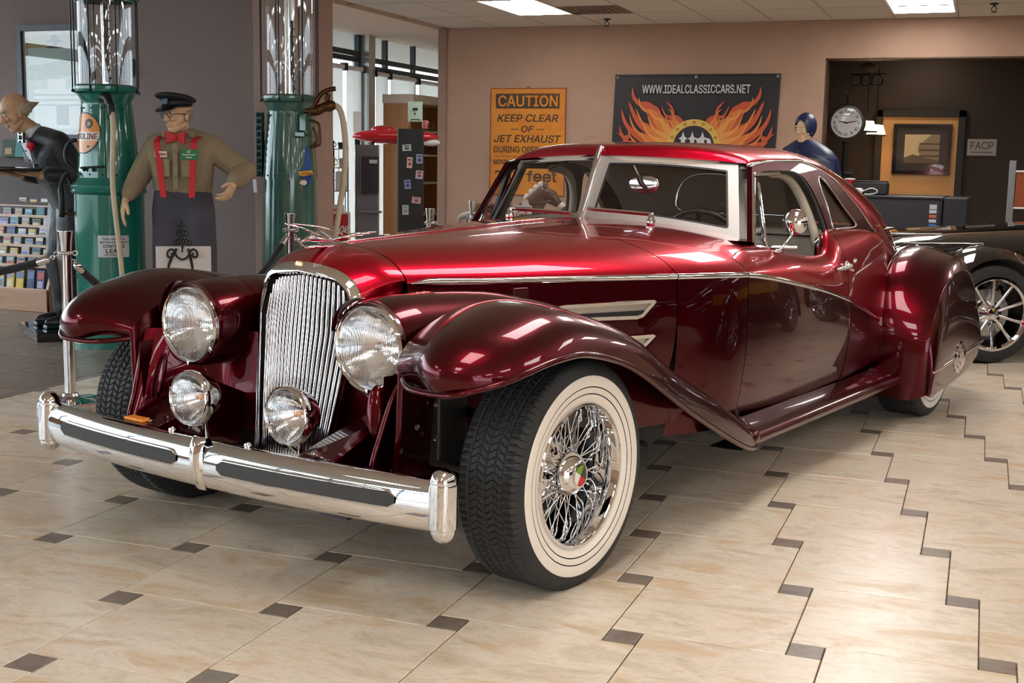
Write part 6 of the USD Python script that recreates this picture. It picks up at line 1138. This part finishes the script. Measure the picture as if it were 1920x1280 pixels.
part(hs, 'rocker', [tube(spl([(-.62, s * .15, .14), (-.3, s * .15, .05), (0, s * .15, .028), (.3, s * .15, .05), (.62, s * .15, .14)], 30), .026, 8) for s in (1, -1)] + [rod((x, -.15, .055), (x, .15, .055), .02) for x in (-.3, .3)], nm('rocker_wood', srgb(120, 80, 50), srgb(136, 94, 60), 4, .5), True)
part(hs, 'hang_tag', mv(bx(-.035, -.003, -.05, .035, 0, .05), (.30, -.12, .78), ry=-20), pm('tag_white', srgb(222, 210, 206), .6))
wc = thing('sign', 'small white do-not-touch card with orange crossed circle before the horse', 'sign', (-4.30, 11.78, 0)); part(wc, 'card', cbox(-.10, -.004, .58, .10, .004, .78, .001), M['white']); part(wc, 'post', rod((0, .01, 0), (0, .01, .60), .008), M['darkmetal']); part(wc, 'foot', lathe([(0, 0), (.09, 0), (.09, .01), (.015, .015)], 20), M['darkmetal'])
part(wc, 'circle', onwall(ext(unary_union([Point(0, .66).buffer(.072).difference(Point(0, .66).buffer(.060)), affinity.rotate(sbox(-.066, .654, .066, .666), 45, origin=(0, .66))]), .002), 0, -.006, 0), pm('orange_print', srgb(214, 110, 50), .5)); part(wc, 'hand', onwall(ext(unary_union([sbox(-.03 + .016 * k, .64, -.02 + .016 * k, .70 - .006 * abs(k - 1.5)) for k in range(4)] + [sbox(-.03, .61, .03, .65)]), .002), 0, -.005, 0), M['ink']); part(wc, 'caption', onwall(text('Please Do Not Touch', .013, .001, True, w=.17, center=True), 0, -.005, .755), M['ink'])

# ------------------------------------------------------------------ plain cloaked display mannequin by the opening
CLOAK = nm('navy_satin_cloak', srgb(22, 30, 66), srgb(30, 40, 80), 5, .38)
cm_ = thing('mannequin', 'display mannequin in a plain navy hooded cloak by the dark doorway', 'mannequin', (-1.50, 11.3, 0), 252)
HC, HY, HP = (.02, 0, 1.53), -8, 4
J = {'neck': ((0, 0, 1.42), .055), 'nb': ((-.01, 0, 1.36), .07), 'ch': ((0, 0, 1.22), .125), 'shl': ((-.01, .17, 1.32), .06), 'shr': ((-.01, -.17, 1.32), .06), 'wa': ((0, 0, 1.02), .115), 'hl': ((0, .085, .92), .10), 'hr': ((0, -.085, .92), .10), 'ell': ((-.02, .27, 1.08), .042), 'wrl': ((.04, .28, .86), .03), 'elr': ((-.02, -.27, 1.08), .042), 'wrr': ((.04, -.28, .86), .03), 'kl': ((.02, .095, .5), .06), 'kr': ((.02, -.095, .5), .06), 'al': ((-.01, .10, .09), .04), 'ar': ((-.01, -.10, .09), .04), 'tl': ((.10, .11, .04), .034), 'tr': ((.10, -.11, .04), .034)}
part(cm_, 'body', soup([head_mans(HC, HY, HP)] + chainm(J, BB + [('al', 'tl'), ('ar', 'tr'), ]) + [m3.Manifold.batch_hull([sph((.01, 0, 1.45), .052), sph((0, 0, 1.40), .055)])] + hand_mans((.045, .285, .85), (.1, 0, -1), (.2, -1, 0), .3, -1) + hand_mans((.045, -.285, .85), (.1, 0, -1), (.2, 1, 0), .3, 1), .012, 5), SKIN2, True); eyes(cm_, HC, HY, HP)
G = dict(J); G.update({'ch': ((.01, 0, 1.22), .14), 'nb': ((-.01, 0, 1.35), .08), 'wa': ((.0, 0, 1.0), .125), 'hl': ((0, .09, .88), .115), 'hr': ((0, -.09, .88), .115), 'kl': ((.02, .10, .5), .078), 'kr': ((.02, -.10, .5), .078), 'al': ((0, .10, .10), .06), 'ar': ((0, -.10, .10), .06)})
part(cm_, 'tunic', soup(chainm(G, [('nb', 'ch'), ('ch', 'wa'), ('wa', 'hl', 'hr'), ('hl', 'kl'), ('hr', 'kr'), ('kl', 'al'), ('kr', 'ar')]), .018, 5), nm('grey_tunic', srgb(112, 104, 108), srgb(122, 114, 118), 6, .8), True)
hood = TM(*(lambda v, f: (np.array([head_pt(HC, HY, HP, p) for p in v]), f))(*(lambda m: (m.vertices * [.118, .105, .135] + [-.022, 0, .035], m.faces))(trimesh.creation.icosphere(4, 1.0))))
hood_ = trimesh.Trimesh(hood.vertices, hood.faces, process=False); fc_ = np.array([head_pt(HC, HY, HP, (.13, 0, -.03))])[0]; keep = np.linalg.norm((hood_.triangles_center - fc_) * [1, 1.25, .75], axis=1) > .092
part(cm_, 'hood', wrinkle(TM(hood_.vertices, hood_.faces[keep]), .004, 14, 3), CLOAK, True)
P = []
for k, z in enumerate(np.linspace(1.44, .25, 40)):
    r = np.interp(z, [.25, .7, 1.1, 1.28, 1.36, 1.44], [.36, .34, .33, .295, .225, .09]); ry = np.interp(z, [.25, 1.1, 1.28, 1.36, 1.44], [.24, .20, .175, .135, .09]); op = np.interp(z, [.25, 1.0, 1.27, 1.31, 1.44], [1.0, .85, .75, .06, .0]); row = []
    for a in np.linspace(op, 2 * pi - op, 60): w_ = 1 + .05 * math.sin(a * 9 + z * 3) * min(1, (1.40 - z) * 3 + .1); row.append((-.02 + ry * w_ * math.cos(a), r * w_ * math.sin(a), z))
    P.append(row)
part(cm_, 'cloak', grid(P), CLOAK, True); part(cm_, 'clasp', ball((.065, 0, 1.385), .018, 2), M['stainless'], True); part(cm_, 'boot', [rbox(-.08, s * .11 - .05, 0, .17, s * .11 + .05, .09, .03) for s in (1, -1)], LEATHERB, True)

# ------------------------------------------------------------------ dark rear room
clk = thing('clock', 'round two-faced station clock with roman numerals on a dark iron bracket', 'clock', (-1.47, 14.35, 1.69), 6)
part(clk, 'case', lathe([(0, -.06), (.19, -.06), (.205, -.05), (.205, .05), (.19, .06), (.165, .062), (.16, .05), (0, .05)], 48, 'y').apply_transform(np.diag([1, -1, 1, 1.])), pm('clock_case', srgb(46, 30, 22), .35), 30)
part(clk, 'dial', lathe([(0, -.055 - .003), (.162, -.057)], 48, 'y'), pm('clock_dial', srgb(206, 200, 196), .4))
for k, nme in enumerate(['XII', 'I', 'II', 'III', 'IIII', 'V', 'VI', 'VII', 'VIII', 'IX', 'X', 'XI']):
    a = -k * pi / 6; m = text(nme, .026, .0015, True, center=True); m.apply_translation([0, .115, 0]); m.apply_transform(trimesh.transformations.rotation_matrix(a, [0, 0, 1])); part(clk, 'numeral', frame_to(m, (0, -.060, 0), (1, 0, 0), (0, 0, 1)), M['ink'])
def hand_(ang, ln, w): return frame_to(ext(affinity.rotate(Polygon([(-w, -.02), (w, -.02), (w * .5, ln), (-w * .5, ln)]), ang, origin=(0, 0)), .002), (0, -.063, 0), (1, 0, 0), (0, 0, 1))
part(clk, 'hour_hand', hand_(80, .085, .008), M['ink']); part(clk, 'minute_hand', hand_(-80, .125, .006), M['ink']); part(clk, 'glass', lathe([(.0, -.068), (.10, -.067), (.163, -.062)], 40, 'y'), M['glass'], True)
part(clk, 'bracket', [rod((0, 0, .205), (0, 0, .30), .012), mv(trimesh.creation.torus(.05, .008, 24, 6), (0, 0, .30), rx=90), tube(spl([(0, 0, -.20), (.0, .0, -.45), (.02, 0, -.9), (.0, 0, -1.6)], 12), .03, 8), rbox(-.05, -.05, -1.69, .05, .05, -1.62, .01), rod((0, .0, -.55), (.10, 0, -.55), .04)], IRON, 40)
SHG = usdkit.material(stage, L + 'amber_shade', {'p': ('principled_bsdf', {'base_color': (.9, .6, .25), 'roughness': .3, 'emission_color': (1.0, .62, .24), 'emission_strength': 5.0})}, surface='p.BSDF')
for k, (x, y, z, lb) in enumerate(((-1.29, 14.78, 1.63, 'left amber glass pendant lamp glowing beside the station clock'), (-1.22, 15.2, 1.60, 'right amber glass pendant lamp, half behind the other one'))):
    lp = thing('pendant_lamp', lb, 'lamp', (x, y, 0)); part(lp, 'shade', lathe([(.02, z + .10), (.075, z + .095), (.10, z + .02), (.11, z - .02)], 24), SHG, 30); part(lp, 'rim', mv(trimesh.creation.torus(.11, .008, 24, 6), (0, 0, z - .022)), IRON); part(lp, 'rod', rod((0, 0, z + .10), (0, 0, 2.55), .006), IRON); part(lp, 'canopy', lathe([(0, 2.55), (.05, 2.55), (.04, 2.52), (.0, 2.515)], 16), IRON)
    part(lp, 'bulb', ball((0, 0, z + .02), .035, 2), emit('warm_bulb_%d' % k, (1.0, .72, .38), 18.0), True)
pf = thing('wall_ornament', 'dark iron scrollwork ornament high on the rear room side', 'ornament', (-1.35, 14.6, 2.16)); part(pf, 'scroll', [mv(trimesh.creation.torus(.06, .008, 20, 6), (-.06 + .11 * k, 0, 0), rx=90) for k in range(3)] + [rod((-.14, 0, .07), (.26, 0, .07), .008)], IRON, True); part(pf, 'hanger', [rod((.06, 0, .07), (.06, 0, .39), .006)], IRON); part(pf, 'pale_knob', mv(ball((0, 0, 0), 1, 2, (.10, .04, .05)), (.06, 0, .14)), pm('dull_pewter', srgb(96, 84, 74), .6), True)
rp2 = thing('wall_panel', 'warm tan wall panel framed in black at the back of the rear room', 'panel', (-.755, 15.6, 0)); PT = nm('warm_tan_plaster', srgb(196, 148, 96), srgb(204, 156, 104), 3, .8, bump=.4, bscale=150, bdist=.004)
part(rp2, 'infill', bx(-.42, -.03, .10, .42, -.004, 1.80), PT); part(rp2, 'frame', [cbox(-.50, -.06, 0, -.42, -.002, 1.88, .004), cbox(.42, -.06, 0, .50, -.002, 1.88, .004), cbox(-.50, -.06, 1.80, .50, -.002, 1.88, .004)], pm('panel_frame_black', (.012, .010, .009), .6))
dl = UsdLux.DiskLight.Define(stage, '/World/rear_spot'); dl.CreateRadiusAttr(.08); dl.CreateIntensityAttr(85.0); dl.CreateColorAttr(Gf.Vec3f(1.0, .84, .62)); dl.AddTranslateOp().Set(Gf.Vec3d(-.75, 15.0, 2.52)); dl.AddRotateXOp().Set(12.0)
pc = thing('framed_picture', 'sepia photograph of an old building in wide black frame on the tan panel', 'picture', (-.72, 15.565, 1.43), 0)
part(pc, 'frame', ext(sbox(-.325, -.29, .325, .29).difference(sbox(-.285, -.25, .285, .25)), .04).apply_transform(trimesh.transformations.rotation_matrix(pi / 2, [1, 0, 0])), M['blackgloss'], 20); part(pc, 'mat_board', bx(-.29, -.018, -.255, .29, -.004, .255), pm('black_mat', (.02, .018, .016), .6))
part(pc, 'photograph', bx(-.195, -.021, -.16, .195, -.018, .17), pm('sepia_pale', srgb(206, 184, 142), .5)); SEP = pm('sepia_dark', srgb(92, 76, 56), .6); SEP2 = pm('sepia_mid', srgb(140, 120, 90), .6)
part(pc, 'photo_building', frame_to(ext(Polygon([(-.04, -.02), (-.04, .04), (.10, .17), (.195, .17), (.195, -.16), (.0, -.10)]), .002), (0, -.023, 0), (1, 0, 0), (0, 0, 1)), SEP2); part(pc, 'photo_storeys', [frame_to(ext(sbox(-.03, z, .195, z + .022), .002), (0, -.025, 0), (1, 0, 0), (0, 0, 1)) for z in (-.09, -.02, .05)], SEP)
part(pc, 'photo_street', frame_to(ext(Polygon([(-.195, -.16), (-.195, -.10), (-.10, -.06), (.0, -.09), (.195, -.13), (.195, -.16)]), .002), (0, -.024, 0), (1, 0, 0), (0, 0, 1)), SEP); part(pc, 'glazing', bx(-.285, -.032, -.25, .285, -.029, .25), M['glass'])
fs = thing('sign', 'grey FACP notice on the dark wall of the rear room', 'sign', (-.065, 15.60, 1.46)); part(fs, 'plate', cbox(-.16, -.012, -.095, .16, -.002, .095, .002), pm('facp_plate', srgb(150, 140, 136), .5)); part(fs, 'lettering', frame_to(text('FACP', .082, .002, True, w=.25, center=True), (0, -.012, -.02), (1, 0, 0), (0, 0, 1)), pm('facp_ink', srgb(84, 70, 68), .6)); part(fs, 'underline', bx(-.12, -.014, -.062, .12, -.012, -.05), L + 'facp_ink')
DK = pm('counter_black', (.012, .013, .014), .4)
ct = thing('counter', 'long black counter cabinet with pale reveal lines behind the coupe tail', 'counter', (-.60, 11.45, 0), -2)
part(ct, 'body', cbox(-.62, 0, 0, .27, .75, .95, .006), DK); part(ct, 'top', [cbox(-.64, -.015, .95, .275, .76, .972, .004)], pm('counter_top', (.035, .034, .033), .25)); part(ct, 'end_block', cbox(.275, -.01, 0, .47, .76, .965, .006), pm('counter_end', (.010, .009, .009), .5))
part(ct, 'front_panel', cbox(-.61, -.012, .66, .255, 0, .935, .003), pm('counter_front', (.020, .021, .023), .35)); part(ct, 'reveal_strip', [cbox(-.61, -.010, z, .255, 0, z + .010, .002) for z in (.60, .52, .44, .36)], pm('bronze_strip', srgb(120, 96, 70), .4, .6))
for k, (z, h_, c) in enumerate(((.885, .04, (190, 192, 196)), (.845, .028, (200, 206, 210)), (.805, .026, (206, 96, 60)), (.765, .026, (196, 200, 206)), (.725, .03, (40, 110, 190)))): part(ct, 'sticker', bx(.165, -.0145, z - h_ / 2, .225, -.012, z + h_ / 2), pm('counter_sticker_%d' % k, srgb(*c), .5))
def ctp(x, y, z=.973): a = math.radians(-2); return (-.60 + x * math.cos(a) - y * math.sin(a), 11.45 + x * math.sin(a) + y * math.cos(a), z)
ob = thing('printer', 'low black box printer on the counter top', 'printer', ctp(-.36, .30)); part(ob, 'body', rbox(-.16, -.13, 0, .14, .13, .11, .012), M['black'], 30); part(ob, 'lid', rbox(-.15, -.12, .11, .13, .12, .122, .006), M['darkmetal'], 30)
ob = thing('cup', 'red and white paper cup on the left end of the counter', 'cup', ctp(-.55, .22)); part(ob, 'body', lathe([(0, 0), (.035, 0), (.048, .13), (.044, .13), (.033, .006), (0, .006)], 24), M['redink'], 30); part(ob, 'band', lathe([(.0405, .05), (.0445, .085)], 24), M['white']); part(ob, 'lid', lathe([(.05, .128), (.05, .138), (.02, .142), (0, .142)], 24), M['white'])
ob = thing('telephone', 'pale telephone handset lying on the counter beside the cup', 'telephone', ctp(-.51, .10), 20); part(ob, 'handset', tube(spl([(-.09, 0, .02), (-.06, 0, .045), (.06, 0, .045), (.09, 0, .02)], 14), [.022, .024, .018, .014, .013, .013, .013, .013, .013, .013, .014, .018, .024, .022], 10), M['white'], True); part(ob, 'base', rbox(-.08, -.05, 0, .08, .05, .025, .01), M['paper'], 30)
ob = thing('cable', 'loop of white cable lying on the counter edge', 'cable', ctp(-.32, .07)); part(ob, 'loop', tube(spl([(-.14, 0, .004), (-.05, .0, .05), (.0, .02, .055), (.03, .03, .03), (-.02, .03, .006), (-.08, .02, .004)], 30, kind='cr'), .006, 6), M['white'], True); part(ob, 'plug', rbox(-.17, -.012, 0, -.135, .012, .02, .005), M['paper'], 30)
GRM = pm('grey_metal_furniture', srgb(128, 126, 128), .4)
gl = thing('partition', 'tall narrow grey partition post at the far right with an orange panel', 'partition', (.235, 12.9, 0)); part(gl, 'post', cbox(-.03, 0, 0, .03, .06, 1.30, .004), GRM); part(gl, 'panel', cbox(.035, .01, .86, .20, .03, 1.19, .003), pm('orange_panel', srgb(150, 70, 22), .6)); part(gl, 'rail', [cbox(.03, .0, z, .21, .04, z + .018, .002) for z in (.845, 1.19, .66)], M['paper'])
fr2 = thing('filing_cabinet', 'small pale grey cabinet with vented front at the far right edge', 'cabinet', (.42, 12.75, 0)); part(fr2, 'body', cbox(-.17, 0, 0, .17, .40, .66, .006), GRM); part(fr2, 'door', cbox(-.155, -.012, .10, .12, 0, .60, .004), pm('grille_grey', srgb(104, 104, 108), .5)); part(fr2, 'vent_slat', [cbox(-.14, -.016, .14 + .03 * k, .105, -.010, .15 + .03 * k, .002) for k in range(14)], GRM); part(fr2, 'drawer', cbox(.125, -.012, .10, .165, 0, .60, .003), M['paper'])
bg = thing('bag', 'black holdall with handle standing on the floor right of the counter', 'bag', (.07, 12.35, 0)); part(bg, 'body', rbox(-.13, -.09, 0, .13, .09, .52, .04), M['black'], 30); part(bg, 'label', bx(-.10, -.093, .36, .09, -.089, .47), pm('bag_label', srgb(96, 110, 140), .5)); part(bg, 'handle', tube(spl([(-.10, 0, .51), (-.10, 0, .66), (-.03, 0, .72), (.07, 0, .70), (.10, 0, .62), (.10, 0, .51)], 24), .010, 8), M['darkmetal'], True)

# ------------------------------------------------------------------ black roadster at the right edge
BLK = pm('black_car_paint', (.004, .004, .005), .08, coat_weight=1.0, coat_roughness=.01); YEL = pm('yellow_car_paint', srgb(214, 170, 20), .25, coat_weight=.8)
def roadster(label, loc, rz, paint_m, accent, s=1.0):
    t = thing('car', label, 'car', loc, rz)
    sec = [(-.85, .30, .30, .62), (-.62, .52, .26, .72), (-.2, .62, .24, .79), (.4, .66, .24, .83), (1.0, .68, .24, .86), (1.7, .70, .24, .88), (2.2, .70, .24, .86), (2.9, .66, .26, .82), (3.4, .55, .30, .74), (3.65, .30, .36, .62)]
    q = PchipInterpolator([a[0] for a in sec], np.array(sec)[:, 1:])
    part(t, 'body', grid([[(x, w * np.sign(math.cos(a)) * abs(math.cos(a)) ** .55, (z0 + z1) / 2 + (z1 - z0) / 2 * np.sign(math.sin(a)) * abs(math.sin(a)) ** .7) for a in np.linspace(0, 2 * pi, 49)[:-1]] for x in np.linspace(-.85, 3.65, 60) for w, z0, z1 in [q(x)]], closed_v=True), paint_m, True)
    part(t, 'hood_trim', [tube(np.array([(x, -.40, .955 - .0 * x) for x in np.linspace(-.55, -.15, 6)]) * [1, 1, 1] + [0, 0, -.165], .008, 8), tube(np.array([(x, -.56, .74) for x in np.linspace(-.50, .05, 6)]), .008, 8)], M['chrome'], True)
    part(t, 'windscreen_frame', [tube(np.array([(1.25, -.55, .85), (1.10, -.50, 1.14), (1.10, .50, 1.14), (1.25, .55, .85)]), .014, 8)], M['chrome'], True); part(t, 'windscreen', grid([[(1.25 - .15 * k, y * (1 - .08 * k), .85 + .28 * k) for y in (-.54, .54)] for k in (0, 1)]), M['glass'])
    for s_ in (1, -1):
        for x0 in (0.0, 2.75):
            arch = lambda r, z: [(x0 + r * math.cos(a), s_ * .0, z + r * math.sin(a)) for a in np.linspace(-.25, pi + .25, 30)]
            I, O = np.array(arch(.385, .32)), np.array(arch(.355, .32)); mid = np.array(arch(.40, .325))
            part(t, 'fender', grid(np.stack([I + [0, s_ * .50, 0], mid + [0, s_ * .62, .01], mid + [0, s_ * .80, .0], O + [0, s_ * .88, -.01]], 1)), paint_m, True)
        part(t, 'accent_stripe', grid([[(x, s_ * (q(x)[0] + .008), z) for z in (.60, .70)] for x in np.linspace(-.3, 3.2, 30)]), accent, True)
        part(t, 'sill', rbox(.45, s_ * .60, .20, 2.3, s_ * .84, .27, .03), paint_m, 30)
    def wheel(x, y, sg):
        w = UsdGeom.Xform.Define(stage, uname(pathof(t), 'wheel')); w.AddTranslateOp().Set(Gf.Vec3d(x, y, .315)); w = w.GetPrim()
        S_ = lambda pr: lathe([(r, yy * sg) for r, yy in pr], 64, 'y')
        part(w, 'tyre', S_([(.225, -.09), (.27, -.10), (.305, -.085), (.315, -.06), (.315, .06), (.305, .085), (.27, .10), (.232, .095)]), L + 'tyre_rubber', 40); part(w, 'rim', S_([(.236, .09), (.236, .10), (.222, .10), (.21, .085), (.205, .0), (.20, -.08), (.225, -.09)]), M['chrome'], 30)
        for k in range(10): a = k * pi / 5 + .35; part(w, 'spoke', rod((.05 * math.cos(a), sg * .06, .05 * math.sin(a)), (.21 * math.cos(a), sg * .075, .21 * math.sin(a)), .011, 8, .013), M['chrome'], True)
        part(w, 'hub', S_([(0, .09), (.035, .085), (.06, .06), (.075, .05), (.075, .02), (0, .02)]), M['chrome'], 30); part(w, 'brake_disc', S_([(.0, .0), (.15, .0), (.15, -.02), (0, -.02)]), M['stainless'], 30)
    for x in (0.0, 2.75):
        for s_ in (1, -1): wheel(x, s_ * .74, s_)
    part(t, 'underbody', bx(-.5, -.5, .18, 3.3, .5, .32), M['black'])
    for s_ in (1, -1): part(t, 'tail_lamp', mv(ball((0, 0, 0), 1, 2, (.04, .05, .05)), (-.72, s_ * .32, .66)), M['redink'], True)
    return t
roadster('black roadster with chrome spoked wheel parked at the right edge', (-.31, 9.12, 0), 30, BLK, BLK)
roadster('yellow roadster parked out to the right, mirrored in the coupe door', (2.55, 7.75, 0), -105, BLK, YEL)
col = thing('pillar', 'brown pillar with tiled foot to the right, mirrored in the coupe door', 'pillar', (1.05, 11.7, 0)); part(col, 'shaft', cbox(-.25, -.25, .3, .25, .25, 2.70, .01), nm('pillar_brown', srgb(134, 84, 52), srgb(142, 92, 58), 4, .7)); part(col, 'tiled_foot', [cbox(-.27, -.27, .0, -.002, .27, .30, .004), cbox(.002, -.27, 0, .27, .27, .30, .004)], SLATE_I)
